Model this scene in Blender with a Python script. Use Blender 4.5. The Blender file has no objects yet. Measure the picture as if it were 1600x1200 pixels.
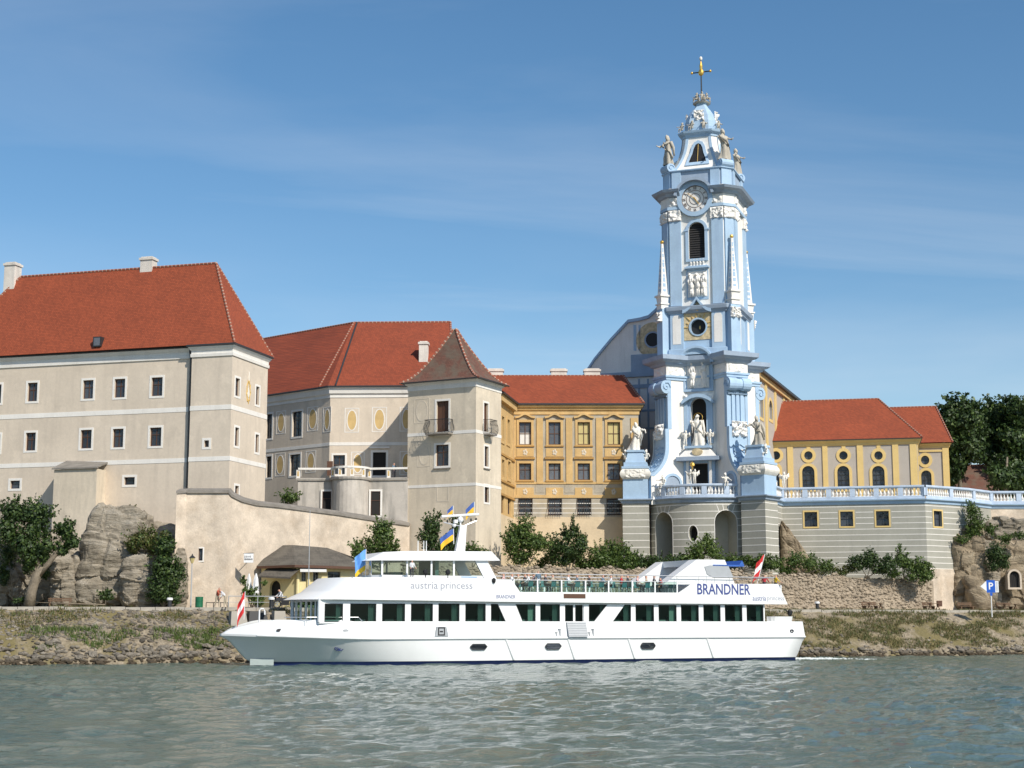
import bpy, bmesh, math, random
import numpy as np
from mathutils import Vector, Matrix, noise
random.seed(7); RNG = np.random.default_rng(7)
R = math.radians
SC = bpy.context.scene
COL = SC.collection
# ------------------------------------------------------------------ camera, sky, sun, exposure
FOC, EYE = 2400.0, Vector((0, 0, 3.2))          # focal length in pixels of the 1600 px wide photograph
PITCH = math.atan(372 / FOC)
cam = bpy.data.cameras.new('camera'); camo = bpy.data.objects.new('camera', cam); COL.objects.link(camo)
cam.sensor_width = 36; cam.lens = 36 * FOC / 1600; cam.clip_end = 6000; cam.clip_start = .5
camo.location = EYE; camo.rotation_euler = (math.pi / 2 + PITCH, 0, 0); SC.camera = camo
SUN_EL, SUN_AZ = R(40), R(38)                    # azimuth measured from -Y (towards the camera) to +X
SV = Vector((math.sin(SUN_AZ) * math.cos(SUN_EL), -math.cos(SUN_AZ) * math.cos(SUN_EL), math.sin(SUN_EL)))
sl = bpy.data.lights.new('sun', 'SUN'); sl.energy = 4.7; sl.angle = R(.53); sl.color = (1, .93, .82)
so = bpy.data.objects.new('sun', sl); COL.objects.link(so)
so.rotation_euler = SV.to_track_quat('Z', 'Y').to_euler(); so.location = (60, -60, 120)
W = bpy.data.worlds.new('World'); SC.world = W; W.use_nodes = True
nt = W.node_tree; nt.nodes.clear(); N = nt.nodes.new; K = nt.links.new
out = N('ShaderNodeOutputWorld'); bg = N('ShaderNodeBackground'); sky = N('ShaderNodeTexSky')
sky.sky_type = 'NISHITA'; sky.sun_disc = False; sky.sun_elevation = SUN_EL; sky.sun_rotation = math.pi - SUN_AZ
sky.altitude = 200; sky.air_density = 1.0; sky.dust_density = .5; sky.ozone_density = 1.6
bg.inputs[1].default_value = .105
tc = N('ShaderNodeTexCoord'); sep = N('ShaderNodeSeparateXYZ'); K(tc.outputs['Generated'], sep.inputs[0])
zz = N('ShaderNodeMath'); zz.operation = 'ADD'; zz.inputs[1].default_value = .10; K(sep.outputs[2], zz.inputs[0])
zm = N('ShaderNodeMath'); zm.operation = 'MAXIMUM'; zm.inputs[1].default_value = .06; K(zz.outputs[0], zm.inputs[0])
dx = N('ShaderNodeMath'); dx.operation = 'DIVIDE'; K(sep.outputs[0], dx.inputs[0]); K(zm.outputs[0], dx.inputs[1])
dy = N('ShaderNodeMath'); dy.operation = 'DIVIDE'; K(sep.outputs[1], dy.inputs[0]); K(zm.outputs[0], dy.inputs[1])
cv = N('ShaderNodeCombineXYZ'); K(dx.outputs[0], cv.inputs[0]); K(dy.outputs[0], cv.inputs[1])
mp = N('ShaderNodeMapping'); mp.inputs['Rotation'].default_value = (0, 0, .75); mp.inputs['Scale'].default_value = (.5, 1.5, 1); mp.inputs['Location'].default_value = (1.7, 0.4, 0)
K(cv.outputs[0], mp.inputs[0])
n1 = N('ShaderNodeTexNoise'); n1.inputs['Scale'].default_value = .55; n1.inputs['Detail'].default_value = 12; n1.inputs['Roughness'].default_value = .55; n1.inputs['Distortion'].default_value = 1.1
K(mp.outputs[0], n1.inputs[0])
r1 = N('ShaderNodeValToRGB'); r1.color_ramp.elements[0].position = .50; r1.color_ramp.elements[1].position = .82
K(n1.outputs[0], r1.inputs[0])
cm = N('ShaderNodeMath'); cm.operation = 'MULTIPLY'; cm.inputs[1].default_value = .30; K(r1.outputs[0], cm.inputs[0])
mx = N('ShaderNodeMix'); mx.data_type = 'RGBA'; n2 = N('ShaderNodeTexNoise'); n2.inputs['Scale'].default_value = 2.6; n2.inputs['Detail'].default_value = 6; mp2 = N('ShaderNodeMapping'); mp2.inputs['Scale'].default_value = (1, 1, 5); mp2.inputs['Location'].default_value = (.3, .4, 0); K(tc.outputs['Generated'], mp2.inputs[0]); K(mp2.outputs[0], n2.inputs[0])
lo = N('ShaderNodeMapRange'); lo.inputs[1].default_value = .26; lo.inputs[2].default_value = .10; K(sep.outputs[2], lo.inputs[0])
r2_ = N('ShaderNodeMapRange'); r2_.inputs[1].default_value = .36; r2_.inputs[2].default_value = .62; K(n2.outputs[0], r2_.inputs[0])
lm = N('ShaderNodeMath'); lm.operation = 'MULTIPLY'; K(lo.outputs[0], lm.inputs[0]); K(r2_.outputs[0], lm.inputs[1]); lm2 = N('ShaderNodeMath'); lm2.operation = 'MULTIPLY'; lm2.inputs[1].default_value = .30; K(lm.outputs[0], lm2.inputs[0])
ca = N('ShaderNodeMath'); ca.operation = 'MAXIMUM'; K(cm.outputs[0], ca.inputs[0]); K(lm2.outputs[0], ca.inputs[1]); K(ca.outputs[0], mx.inputs[0]); mx.inputs[7].default_value = (8.6, 8.9, 9.2, 1)
hs_ = N('ShaderNodeHueSaturation'); hs_.inputs['Hue'].default_value = .496; hs_.inputs['Saturation'].default_value = 1.22; hs_.inputs['Value'].default_value = 1.16; K(sky.outputs[0], hs_.inputs['Color']); K(hs_.outputs[0], mx.inputs[6])
K(mx.outputs[2], bg.inputs[0]); K(bg.outputs[0], out.inputs[0])
vs = SC.view_settings; vs.view_transform = 'Standard'; vs.look = 'None'; vs.exposure = .05; vs.gamma = 1; vs.use_curve_mapping = False
SC.cycles.max_bounces = 6; SC.cycles.transparent_max_bounces = 12
# ------------------------------------------------------------------ pixel rays and frames
def ray(px, py):
    x = (px - 800) / FOC; y = (600 - py) / FOC
    c, s = math.cos(PITCH), math.sin(PITCH)
    return Vector((x, c - y * s, s + y * c))
def at(px, py, Y):
    d = ray(px, py); return EYE + d * (Y / d.y)
class Fr:                                        # a vertical frame: x along a facade, y into the building, z up
    def __init__(s, x, y, th): s.x, s.y, s.th = x, y, th; s.c, s.s = math.cos(th), math.sin(th)
    def world(s, lx, ly, z=0): return Vector((s.x + lx * s.c - ly * s.s, s.y + lx * s.s + ly * s.c, z))
    def loc(s, P): dx, dy = P[0] - s.x, P[1] - s.y; return (dx * s.c + dy * s.s, -dx * s.s + dy * s.c)
    def px(s, px, py, ly=0.0):
        d = ray(px, py); n = (-s.s, s.c)
        t = (ly + (s.x - EYE.x) * n[0] + (s.y - EYE.y) * n[1]) / (d.x * n[0] + d.y * n[1])
        P = EYE + d * t
        return s.loc(P)[0], P.z
    def sub(s, lx, ly, phi): w = s.world(lx, ly); return Fr(w.x, w.y, s.th + phi)
def frp(px, D, deg, py=850): P = at(px, py, D); return Fr(P.x, P.y, R(deg))
# ------------------------------------------------------------------ materials
MATS = {}
def mat(name, col, rough=.85, var=.12, scale=.6, bump=.15, bscale=9, stain=0, stain_col=None, metal=0, fine=.06, streak=True, patch=0):
    if name in MATS: return MATS[name]
    m = bpy.data.materials.new(name); m.use_nodes = True; t = m.node_tree; n = t.nodes; l = t.links.new
    b = n['Principled BSDF']; b.inputs['Roughness'].default_value = rough; b.inputs['Metallic'].default_value = metal
    tc = n.new('ShaderNodeTexCoord')
    def nz(sc, det=5, mapscale=None):
        x = n.new('ShaderNodeTexNoise'); x.inputs['Scale'].default_value = sc; x.inputs['Detail'].default_value = det; x.inputs['Roughness'].default_value = .6
        if mapscale:
            mp = n.new('ShaderNodeMapping'); mp.inputs['Scale'].default_value = mapscale; l(tc.outputs['Object'], mp.inputs[0]); l(mp.outputs[0], x.inputs[0])
        else: l(tc.outputs['Object'], x.inputs[0])
        return x
    a = nz(scale); c = list(col) + [1]
    ramp = n.new('ShaderNodeValToRGB'); e = ramp.color_ramp.elements
    e[0].position = .3; e[1].position = .7
    e[0].color = [k * (1 - var) for k in col] + [1]; e[1].color = [min(1, k * (1 + var)) for k in col] + [1]
    l(a.outputs[0], ramp.inputs[0]); cur = ramp.outputs[0]
    if fine:
        f = nz(scale * 14, 3); mx = n.new('ShaderNodeMix'); mx.data_type = 'RGBA'; mx.blend_type = 'MULTIPLY'; mx.inputs[0].default_value = 1
        fr = n.new('ShaderNodeMapRange'); fr.inputs[3].default_value = 1 - fine * 2; fr.inputs[4].default_value = 1 + fine * 2
        l(f.outputs[0], fr.inputs[0]); l(cur, mx.inputs[6]); l(fr.outputs[0], mx.inputs[7]); cur = mx.outputs[2]
    if stain:
        s = nz(1.0, 6, (1.1, 1.1, .16) if streak else (.35, .35, .35)); sr = n.new('ShaderNodeValToRGB'); sr.color_ramp.elements[0].position = .5; sr.color_ramp.elements[1].position = .75
        l(s.outputs[0], sr.inputs[0]); sm = n.new('ShaderNodeMath'); sm.operation = 'MULTIPLY'; sm.inputs[1].default_value = stain; l(sr.outputs[0], sm.inputs[0])
        mx = n.new('ShaderNodeMix'); mx.data_type = 'RGBA'; l(sm.outputs[0], mx.inputs[0]); l(cur, mx.inputs[6]); mx.inputs[7].default_value = list(stain_col or [k * .5 for k in col]) + [1]; cur = mx.outputs[2]
    if patch:                                    # repaired and faded plaster areas with their own edges
        for sc_, lo_, k_ in ((.33, .56, 1 + patch), (.21, .60, 1 - patch * .8), (1.3, .66, 1 - patch)):
            s = nz(sc_, 9); sr = n.new('ShaderNodeMapRange'); sr.inputs[1].default_value = lo_; sr.inputs[2].default_value = lo_ + .03; sr.inputs[3].default_value = 1; sr.inputs[4].default_value = k_; l(s.outputs[0], sr.inputs[0])
            mx = n.new('ShaderNodeMix'); mx.data_type = 'RGBA'; mx.blend_type = 'MULTIPLY'; mx.inputs[0].default_value = 1; l(cur, mx.inputs[6]); l(sr.outputs[0], mx.inputs[7]); cur = mx.outputs[2]
    l(cur, b.inputs['Base Color'])
    if bump:
        bn = nz(bscale, 4); bp = n.new('ShaderNodeBump'); bp.inputs['Strength'].default_value = bump; bp.inputs['Distance'].default_value = .05
        l(bn.outputs[0], bp.inputs['Height']); l(bp.outputs[0], b.inputs['Normal'])
    MATS[name] = m; return m
def plain(name, col, rough=.5, metal=0, emit=0): return mat(name, col, rough, var=.05, scale=2, bump=0, fine=.02, metal=metal)
def tile_mat(name, col, dark, tw=.2, th=.17, moss=None, mossamt=0):
    m = bpy.data.materials.new(name); m.use_nodes = True; t = m.node_tree; n = t.nodes; l = t.links.new
    b = n['Principled BSDF']; b.inputs['Roughness'].default_value = .8
    tc = n.new('ShaderNodeTexCoord'); sp = n.new('ShaderNodeSeparateXYZ'); l(tc.outputs['Object'], sp.inputs[0])
    ad = n.new('ShaderNodeMath'); ad.operation = 'ADD'; l(sp.outputs[0], ad.inputs[0]); l(sp.outputs[1], ad.inputs[1])
    cb = n.new('ShaderNodeCombineXYZ'); l(ad.outputs[0], cb.inputs[0]); l(sp.outputs[2], cb.inputs[1])
    br = n.new('ShaderNodeTexBrick'); l(cb.outputs[0], br.inputs[0]); br.inputs['Scale'].default_value = 1
    br.inputs['Brick Width'].default_value = tw; br.inputs['Row Height'].default_value = th; br.inputs['Mortar Size'].default_value = .012; br.inputs['Mortar Smooth'].default_value = .6
    br.inputs['Color1'].default_value = list(col) + [1]; br.inputs['Color2'].default_value = [k * .74 for k in col] + [1]; br.inputs['Mortar'].default_value = list(dark) + [1]
    ns = n.new('ShaderNodeTexNoise'); ns.inputs['Scale'].default_value = .35; ns.inputs['Detail'].default_value = 7; l(tc.outputs['Object'], ns.inputs[0])
    mr = n.new('ShaderNodeMapRange'); mr.inputs[3].default_value = .76; mr.inputs[4].default_value = 1.24; l(ns.outputs[0], mr.inputs[0])
    mx = n.new('ShaderNodeMix'); mx.data_type = 'RGBA'; mx.blend_type = 'MULTIPLY'; mx.inputs[0].default_value = 1; l(br.outputs[0], mx.inputs[6]); l(mr.outputs[0], mx.inputs[7]); cur = mx.outputs[2]
    if moss:
        s = n.new('ShaderNodeTexNoise'); s.inputs['Scale'].default_value = .9; s.inputs['Detail'].default_value = 8; l(tc.outputs['Object'], s.inputs[0])
        sr = n.new('ShaderNodeValToRGB'); sr.color_ramp.elements[0].position = .42; sr.color_ramp.elements[1].position = .62; l(s.outputs[0], sr.inputs[0])
        sm = n.new('ShaderNodeMath'); sm.operation = 'MULTIPLY'; sm.inputs[1].default_value = mossamt; l(sr.outputs[0], sm.inputs[0])
        m2 = n.new('ShaderNodeMix'); m2.data_type = 'RGBA'; l(sm.outputs[0], m2.inputs[0]); l(cur, m2.inputs[6]); m2.inputs[7].default_value = list(moss) + [1]; cur = m2.outputs[2]
    l(cur, b.inputs['Base Color'])
    # each course tips up towards its lower edge
    md = n.new('ShaderNodeMath'); md.operation = 'MODULO'; md.inputs[1].default_value = th; l(sp.outputs[2], md.inputs[0])
    bp = n.new('ShaderNodeBump'); bp.inputs['Strength'].default_value = .5; bp.inputs['Distance'].default_value = .15; bp.invert = True; l(md.outputs[0], bp.inputs['Height']); l(bp.outputs[0], b.inputs['Normal'])
    MATS[name] = m; return m
def leaf_mat(name, col, col2):
    m = bpy.data.materials.new(name); m.use_nodes = True; t = m.node_tree; n = t.nodes; l = t.links.new
    b = n['Principled BSDF']; b.inputs['Roughness'].default_value = .55
    g = n.new('ShaderNodeNewGeometry'); ramp = n.new('ShaderNodeValToRGB'); ramp.color_ramp.elements[0].color = list(col) + [1]; ramp.color_ramp.elements[1].color = list(col2) + [1]
    l(g.outputs['Random Per Island'], ramp.inputs[0]); l(ramp.outputs[0], b.inputs['Base Color'])
    tr = n.new('ShaderNodeBsdfTranslucent'); l(ramp.outputs[0], tr.inputs[0]); ms = n.new('ShaderNodeMixShader'); ms.inputs[0].default_value = .25
    l(b.outputs[0], ms.inputs[1]); l(tr.outputs[0], ms.inputs[2]); l(ms.outputs[0], n['Material Output'].inputs[0])
    MATS[name] = m; return m
def glass_mat(name, tint, refl=.12):
    m = bpy.data.materials.new(name); m.use_nodes = True; t = m.node_tree; n = t.nodes; l = t.links.new
    tr = n.new('ShaderNodeBsdfTransparent'); tr.inputs[0].default_value = list(tint) + [1]
    gl = n.new('ShaderNodeBsdfGlossy'); gl.inputs['Roughness'].default_value = .03; gl.inputs[0].default_value = (.9, .95, .95, 1)
    fr = n.new('ShaderNodeFresnel'); fr.inputs[0].default_value = 1.5
    ms = n.new('ShaderNodeMixShader'); l(fr.outputs[0], ms.inputs[0]); l(tr.outputs[0], ms.inputs[1]); l(gl.outputs[0], ms.inputs[2]); l(ms.outputs[0], n['Material Output'].inputs[0])
    MATS[name] = m; return m
def rock_mat(name, c1, c2, c3, band=1.2, tilt=.15, wet=None, island=0):
    m = bpy.data.materials.new(name); m.use_nodes = True; t = m.node_tree; n = t.nodes; l = t.links.new
    b = n['Principled BSDF']; b.inputs['Roughness'].default_value = .92
    tc = n.new('ShaderNodeTexCoord'); mp = n.new('ShaderNodeMapping'); mp.inputs['Scale'].default_value = (.35, .35, band); mp.inputs['Rotation'].default_value = (tilt, tilt, 0); l(tc.outputs['Object'], mp.inputs[0])
    a = n.new('ShaderNodeTexNoise'); a.inputs['Scale'].default_value = 1.1; a.inputs['Detail'].default_value = 9; a.inputs['Roughness'].default_value = .65; a.inputs['Distortion'].default_value = .5; l(mp.outputs[0], a.inputs[0])
    r = n.new('ShaderNodeValToRGB'); e = r.color_ramp.elements; e[0].position = .3; e[0].color = list(c1) + [1]; e[1].position = .72; e[1].color = list(c3) + [1]; k = e.new(.5); k.color = list(c2) + [1]
    l(a.outputs[0], r.inputs[0]); cur = r.outputs[0]
    if island:
        g = n.new('ShaderNodeNewGeometry'); mr = n.new('ShaderNodeMapRange'); mr.inputs[3].default_value = 1 - island; mr.inputs[4].default_value = 1 + island * .7; l(g.outputs['Random Per Island'], mr.inputs[0])
        mx = n.new('ShaderNodeMix'); mx.data_type = 'RGBA'; mx.blend_type = 'MULTIPLY'; mx.inputs[0].default_value = 1; l(cur, mx.inputs[6]); l(mr.outputs[0], mx.inputs[7]); cur = mx.outputs[2]
    if wet:                                      # algae-brown, wet stone below the high-water line
        g = n.new('ShaderNodeNewGeometry'); sp = n.new('ShaderNodeSeparateXYZ'); l(g.outputs['Position'], sp.inputs[0]); mr = n.new('ShaderNodeMapRange'); mr.inputs[1].default_value = .22; mr.inputs[2].default_value = .62; l(sp.outputs[2], mr.inputs[0])
        mx = n.new('ShaderNodeMix'); mx.data_type = 'RGBA'; l(mr.outputs[0], mx.inputs[0]); mx.inputs[6].default_value = list(wet) + [1]; l(cur, mx.inputs[7]); cur = mx.outputs[2]
    l(cur, b.inputs['Base Color'])
    w = n.new('ShaderNodeTexNoise'); w.inputs['Scale'].default_value = 2.4; w.inputs['Detail'].default_value = 10; w.inputs['Roughness'].default_value = .7; l(mp.outputs[0], w.inputs[0])
    bp = n.new('ShaderNodeBump'); bp.inputs['Strength'].default_value = .9; bp.inputs['Distance'].default_value = .35; l(w.outputs[0], bp.inputs['Height']); l(bp.outputs[0], b.inputs['Normal'])
    MATS[name] = m; return m
def window_glass(name, c1, c2):                  # reflections and curtains painted in as a random base tone per window
    m = bpy.data.materials.new(name); m.use_nodes = True; t = m.node_tree; n = t.nodes; l = t.links.new; b = n['Principled BSDF']; b.inputs['Roughness'].default_value = .06
    oi = n.new('ShaderNodeObjectInfo'); r = n.new('ShaderNodeValToRGB'); r.color_ramp.elements[0].color = list(c1) + [1]; r.color_ramp.elements[1].color = list(c2) + [1]; l(oi.outputs['Random'], r.inputs[0]); l(r.outputs[0], b.inputs['Base Color'])
    tc = n.new('ShaderNodeTexCoord'); x = n.new('ShaderNodeTexNoise'); x.inputs['Scale'].default_value = 1.6; l(tc.outputs['Object'], x.inputs[0]); bp = n.new('ShaderNodeBump'); bp.inputs['Strength'].default_value = .25; bp.inputs['Distance'].default_value = .3; l(x.outputs[0], bp.inputs['Height']); l(bp.outputs[0], b.inputs['Normal']); MATS[name] = m
mat('beige', (.635, .545, .44), var=.09, scale=.25, bump=.25, stain=.5, stain_col=(.45, .385, .315), patch=.06)
mat('beige2', (.635, .55, .43), var=.12, scale=.3, bump=.25, stain=.55, stain_col=(.39, .34, .27), patch=.09)
mat('rough_plaster', (.56, .475, .38), var=.22, scale=.55, bump=.5, bscale=5, stain=.75, stain_col=(.37, .28, .19), streak=False, fine=.12, patch=.13)
mat('terrace_plaster', (.48, .44, .39), var=.2, scale=.4, bump=.3, stain=.8, stain_col=(.20, .19, .17))
mat('whiteplaster', (.78, .75, .70), var=.05, scale=.6, bump=.1, stain=.35, stain_col=(.55, .52, .46))
mat('ochre', (.565, .38, .165), var=.13, scale=.7, bump=.2, stain=.5, stain_col=(.47, .32, .15), patch=.10)
mat('ochre_dark', (.44, .25, .075), var=.15, scale=.8, bump=.2, stain=.5, stain_col=(.25, .17, .09))
mat('facade_grey', (.40, .36, .29), var=.2, scale=.6, bump=.3, stain=.6, stain_col=(.50, .36, .16), streak=False)
mat('yellow', (.66, .485, .20), var=.07, scale=.7, bump=.1)
mat('cream_yellow', (.72, .62, .34), var=.07, scale=.7, bump=.1, stain=.2)
mat('chapelgrey', (.42, .38, .335), var=.07, scale=.7, bump=.1)
mat('wallgrey', (.355, .345, .295), var=.09, scale=.35, bump=.2, stain=.4, stain_col=(.27, .265, .23))
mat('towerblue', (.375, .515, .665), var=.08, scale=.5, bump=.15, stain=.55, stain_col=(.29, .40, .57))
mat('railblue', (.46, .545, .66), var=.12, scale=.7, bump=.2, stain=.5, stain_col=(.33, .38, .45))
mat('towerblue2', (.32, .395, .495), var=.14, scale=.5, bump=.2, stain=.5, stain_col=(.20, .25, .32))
mat('towerwhite', (.80, .775, .735), var=.05, scale=.5, bump=.1, stain=.45, stain_col=(.52, .49, .44))
mat('statue', (.47, .43, .36), var=.2, scale=1.3, bump=.4, bscale=6, stain=.7, stain_col=(.24, .22, .19))
mat('statuewhite', (.76, .73, .66), var=.12, scale=1.3, bump=.3, bscale=6, stain=.5, stain_col=(.40, .37, .33))
mat('sunburst', (.58, .47, .29), var=.35, scale=2.2, bump=.5, bscale=5)
mat('gold', (.80, .50, .11), .35, var=.1, metal=.8, bump=.1)
mat('goldpaint', (.62, .42, .13), .7, var=.15)
mat('ovalyellow', (.60, .42, .18), var=.15, scale=1.2, bump=.1)
mat('faded', (.60, .53, .43), var=.1)
mat('cream_base', (.62, .50, .34), var=.12, scale=.5, bump=.3, stain=.5, stain_col=(.45, .33, .2), streak=False)
plain('iron', (.025, .027, .03), .5); plain('gutter', (.035, .035, .038), .5); plain('darkwood', (.10, .045, .025), .6)
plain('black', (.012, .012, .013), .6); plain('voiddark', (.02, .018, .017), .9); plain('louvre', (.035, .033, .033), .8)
window_glass('glass', (.012, .015, .02), (.07, .08, .10)); window_glass('glassgrey', (.06, .065, .08), (.15, .16, .18)); plain('shade_white', (.7, .7, .68), .8); plain('shade_yellow', (.55, .45, .20), .8)
plain('windowgrey', (.25, .25, .24), .6)
mat('stone_cop', (.22, .20, .175), var=.25, scale=1.2, bump=.6, bscale=5)
tile_mat('roofred', (.325, .068, .024), (.12, .028, .014)); tile_mat('roofred2', (.30, .060, .022), (.11, .026, .014))
tile_mat('roofbrown', (.17, .075, .05), (.07, .035, .025), moss=(.13, .11, .08), mossamt=.7)
tile_mat('roofslate', (.12, .105, .085), (.05, .045, .04), moss=(.17, .15, .12), mossamt=.5)
plain('ridge_red', (.27, .085, .05), .8); plain('ridge_mortar', (.42, .30, .23), .9)
mat('chimney', (.66, .61, .55), var=.15, bump=.3, stain=.5, stain_col=(.3, .27, .24))
rock_mat('cliff', (.10, .085, .062), (.30, .26, .20), (.48, .43, .355), band=1.6); rock_mat('cliff2', (.11, .085, .055), (.29, .23, .155), (.42, .35, .25), band=.9)
rock_mat('riprap', (.08, .068, .052), (.20, .175, .14), (.35, .31, .255), band=.5, wet=(.075, .055, .032), island=.4)
leaf_mat('leaf_dark', (.018, .040, .010), (.055, .10, .024)); leaf_mat('leaf_mid', (.035, .075, .014), (.11, .165, .035)); leaf_mat('leaf_olive', (.06, .075, .018), (.15, .145, .04))
leaf_mat('leaf_light', (.06, .115, .018), (.16, .22, .045))
leaf_mat('grass', (.10, .10, .035), (.26, .20, .09)); leaf_mat('grass_green', (.05, .085, .018), (.13, .17, .04))
mat('bark', (.20, .165, .12), var=.3, scale=3, bump=.8, bscale=9)
mat('boatwhite', (.80, .81, .81), .28, var=.02, scale=.4, bump=.02, bscale=1.5, fine=.01, stain=.10, stain_col=(.62, .64, .62)); plain('boatblue', (.015, .03, .12), .4); plain('steel', (.55, .56, .57), .3, .8); plain('greypaint', (.38, .40, .42), .5)
plain('lettering', (.045, .07, .24), .6); plain('lettering_grey', (.30, .31, .38), .6); plain('rubber', (.03, .03, .035), .7)
glass_mat('tinted', (.42, .60, .54)); glass_mat('clearglass', (.62, .80, .74)); glass_mat('bridgeglass', (.62, .72, .70))
plain('curtain', (.42, .50, .46), .9); plain('interior', (.16, .25, .22), .8); plain('teal', (.02, .16, .18), .5)
plain('red', (.55, .02, .02), .6); plain('flagwhite', (.8, .8, .8), .7); plain('flagblue', (.04, .10, .35), .7); plain('flagyellow', (.75, .42, .02), .7); plain('lightblue', (.12, .32, .72), .7); plain('signblue', (.01, .10, .50), .4)
plain('skin', (.55, .30, .21), .6); plain('hair_dark', (.03, .02, .015), .7); plain('hair_fair', (.30, .20, .10), .7)
plain('bingreen', (.01, .13, .06), .5); plain('wood', (.14, .085, .05), .8); plain('concrete', (.40, .37, .32), .9); plain('blue_awning', (.03, .12, .45), .6)
plain('yellowcloth', (.75, .50, .03), .8); plain('bodygreen', (.10, .16, .15), .8)
# ------------------------------------------------------------------ mesh builder
def rotm(phi, ox=0, oy=0): return Matrix.Translation((ox, oy, 0)) @ Matrix.Rotation(phi, 4, 'Z')
class MB:
    def __init__(s, M=None): s.v, s.f, s.m, s.mats, s.M, s.k = [], [], [], [], M, 0
    def use(s, name):
        if name not in s.mats: s.mats.append(name)
        s.k = s.mats.index(name); return s
    def add(s, vs, fs):
        o = len(s.v)
        for p in vs:
            p = Vector(p); s.v.append(tuple(s.M @ p) if s.M else tuple(p))
        for f in fs: s.f.append([i + o for i in f]); s.m.append(s.k)
    def quad(s, *p): s.add(p, [list(range(len(p)))])
    def box(s, x0, x1, y0, y1, z0, z1):
        s.add([(x0, y0, z0), (x1, y0, z0), (x1, y1, z0), (x0, y1, z0), (x0, y0, z1), (x1, y0, z1), (x1, y1, z1), (x0, y1, z1)],
              [(0, 3, 2, 1), (4, 5, 6, 7), (0, 1, 5, 4), (1, 2, 6, 5), (2, 3, 7, 6), (3, 0, 4, 7)])
    def prism(s, poly, y0, y1):                  # polygon in x,z extruded along y
        n = len(poly); s.add([(x, y0, z) for x, z in poly] + [(x, y1, z) for x, z in poly],
              [list(range(n)), list(range(2 * n - 1, n - 1, -1))] + [(i, i + n, (i + 1) % n + n, (i + 1) % n) for i in range(n)])
    def plan(s, poly, z0, z1, poly1=None):       # polygon in x,y extruded (or lofted) upwards
        q = poly1 or poly; n = len(poly); s.add([(x, y, z0) for x, y in poly] + [(x, y, z1) for x, y in q],
              [list(range(n - 1, -1, -1)), list(range(n, 2 * n))] + [(i, (i + 1) % n, (i + 1) % n + n, i + n) for i in range(n)])
    def tube(s, pts, r, n=6, r1=None):
        pts = [Vector(p) for p in pts]; m = len(pts); vs = []
        for i, p in enumerate(pts):
            d = (pts[min(i + 1, m - 1)] - pts[max(i - 1, 0)]).normalized(); u = d.orthogonal().normalized(); w = d.cross(u)
            rr = r if r1 is None else r + (r1 - r) * i / (m - 1)
            vs += [p + (u * math.cos(2 * math.pi * j / n) + w * math.sin(2 * math.pi * j / n)) * rr for j in range(n)]
        fs = [(i * n + j, i * n + (j + 1) % n, (i + 1) * n + (j + 1) % n, (i + 1) * n + j) for i in range(m - 1) for j in range(n)]
        s.add(vs, fs + [list(range(n - 1, -1, -1)), list(range((m - 1) * n, m * n))])
    def lathe(s, prof, n=10, c=(0, 0, 0), sx=1, sy=1):
        vs = [(c[0] + r * sx * math.cos(2 * math.pi * j / n), c[1] + r * sy * math.sin(2 * math.pi * j / n), c[2] + z) for r, z in prof for j in range(n)]
        m = len(prof); s.add(vs, [(i * n + j, i * n + (j + 1) % n, (i + 1) * n + (j + 1) % n, (i + 1) * n + j) for i in range(m - 1) for j in range(n)] + [list(range(n - 1, -1, -1)), list(range((m - 1) * n, m * n))])
    def ball(s, c, r, n=8, sx=1, sy=1, sz=1):
        s.lathe([(max(.001, r * math.sin(math.pi * i / n)), -r * sz * math.cos(math.pi * i / n)) for i in range(n + 1)], n + 2, c, sx, sy)
    def ring(s, outer, inner, y0, y1):           # frame between two x,z polygons of equal count
        n = len(outer); vs = [(x, y0, z) for x, z in outer] + [(x, y0, z) for x, z in inner] + [(x, y1, z) for x, z in outer] + [(x, y1, z) for x, z in inner]
        fs = []
        for i in range(n):
            j = (i + 1) % n; fs += [(i, j, j + n, i + n), (i, i + 2 * n, j + 2 * n, j), (i + n, j + n, j + 3 * n, i + 3 * n)]
        s.add(vs, fs)
    def sweep(s, poly, prof, closed=True):       # mitred moulding: profile (out, z) swept along a plan polygon (counter-clockwise)
        n = len(poly); rows = []
        for o, z in prof:
            q = offset(poly, o) if closed else offset_open(poly, o); rows.append([(x, y, z) for x, y in q])
        vs = [p for r in rows for p in r]; m = n if closed else n - 1
        fs = [(i * n + j, i * n + (j + 1) % n, (i + 1) * n + (j + 1) % n, (i + 1) * n + j) for i in range(len(prof) - 1) for j in range(m)]
        s.add(vs, fs)
    def build(s, name, parent=None, loc=(0, 0, 0), rot=0, smooth=False, mat=None, warp=None):
        vs = [warp(*p) for p in s.v] if warp else s.v
        me = bpy.data.meshes.new(name); me.from_pydata(vs, [], s.f)
        for k in (s.mats or [mat or 'concrete']): me.materials.append(MATS[k])
        if s.mats: me.polygons.foreach_set('material_index', s.m)
        if smooth: me.polygons.foreach_set('use_smooth', [True] * len(me.polygons))
        me.update()
        bm = bmesh.new(); bm.from_mesh(me); bmesh.ops.recalc_face_normals(bm, faces=bm.faces); bm.to_mesh(me); bm.free()
        return link(name, me, parent, loc, rot)
BASE = {}
def link(name, me, parent=None, loc=(0, 0, 0), rot=0):
    o = bpy.data.objects.new(name, me); COL.objects.link(o); o.location = loc; o.rotation_euler = (0, 0, rot)
    if parent is not None:
        o.parent = parent
        if parent.name in BASE: o.location.z -= BASE[parent.name]
    return o
def tag(o, label=None, cat=None, group=None, kind=None):
    for k, v in (('label', label), ('category', cat), ('group', group), ('kind', kind)):
        if v: o[k] = v
    return o
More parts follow.
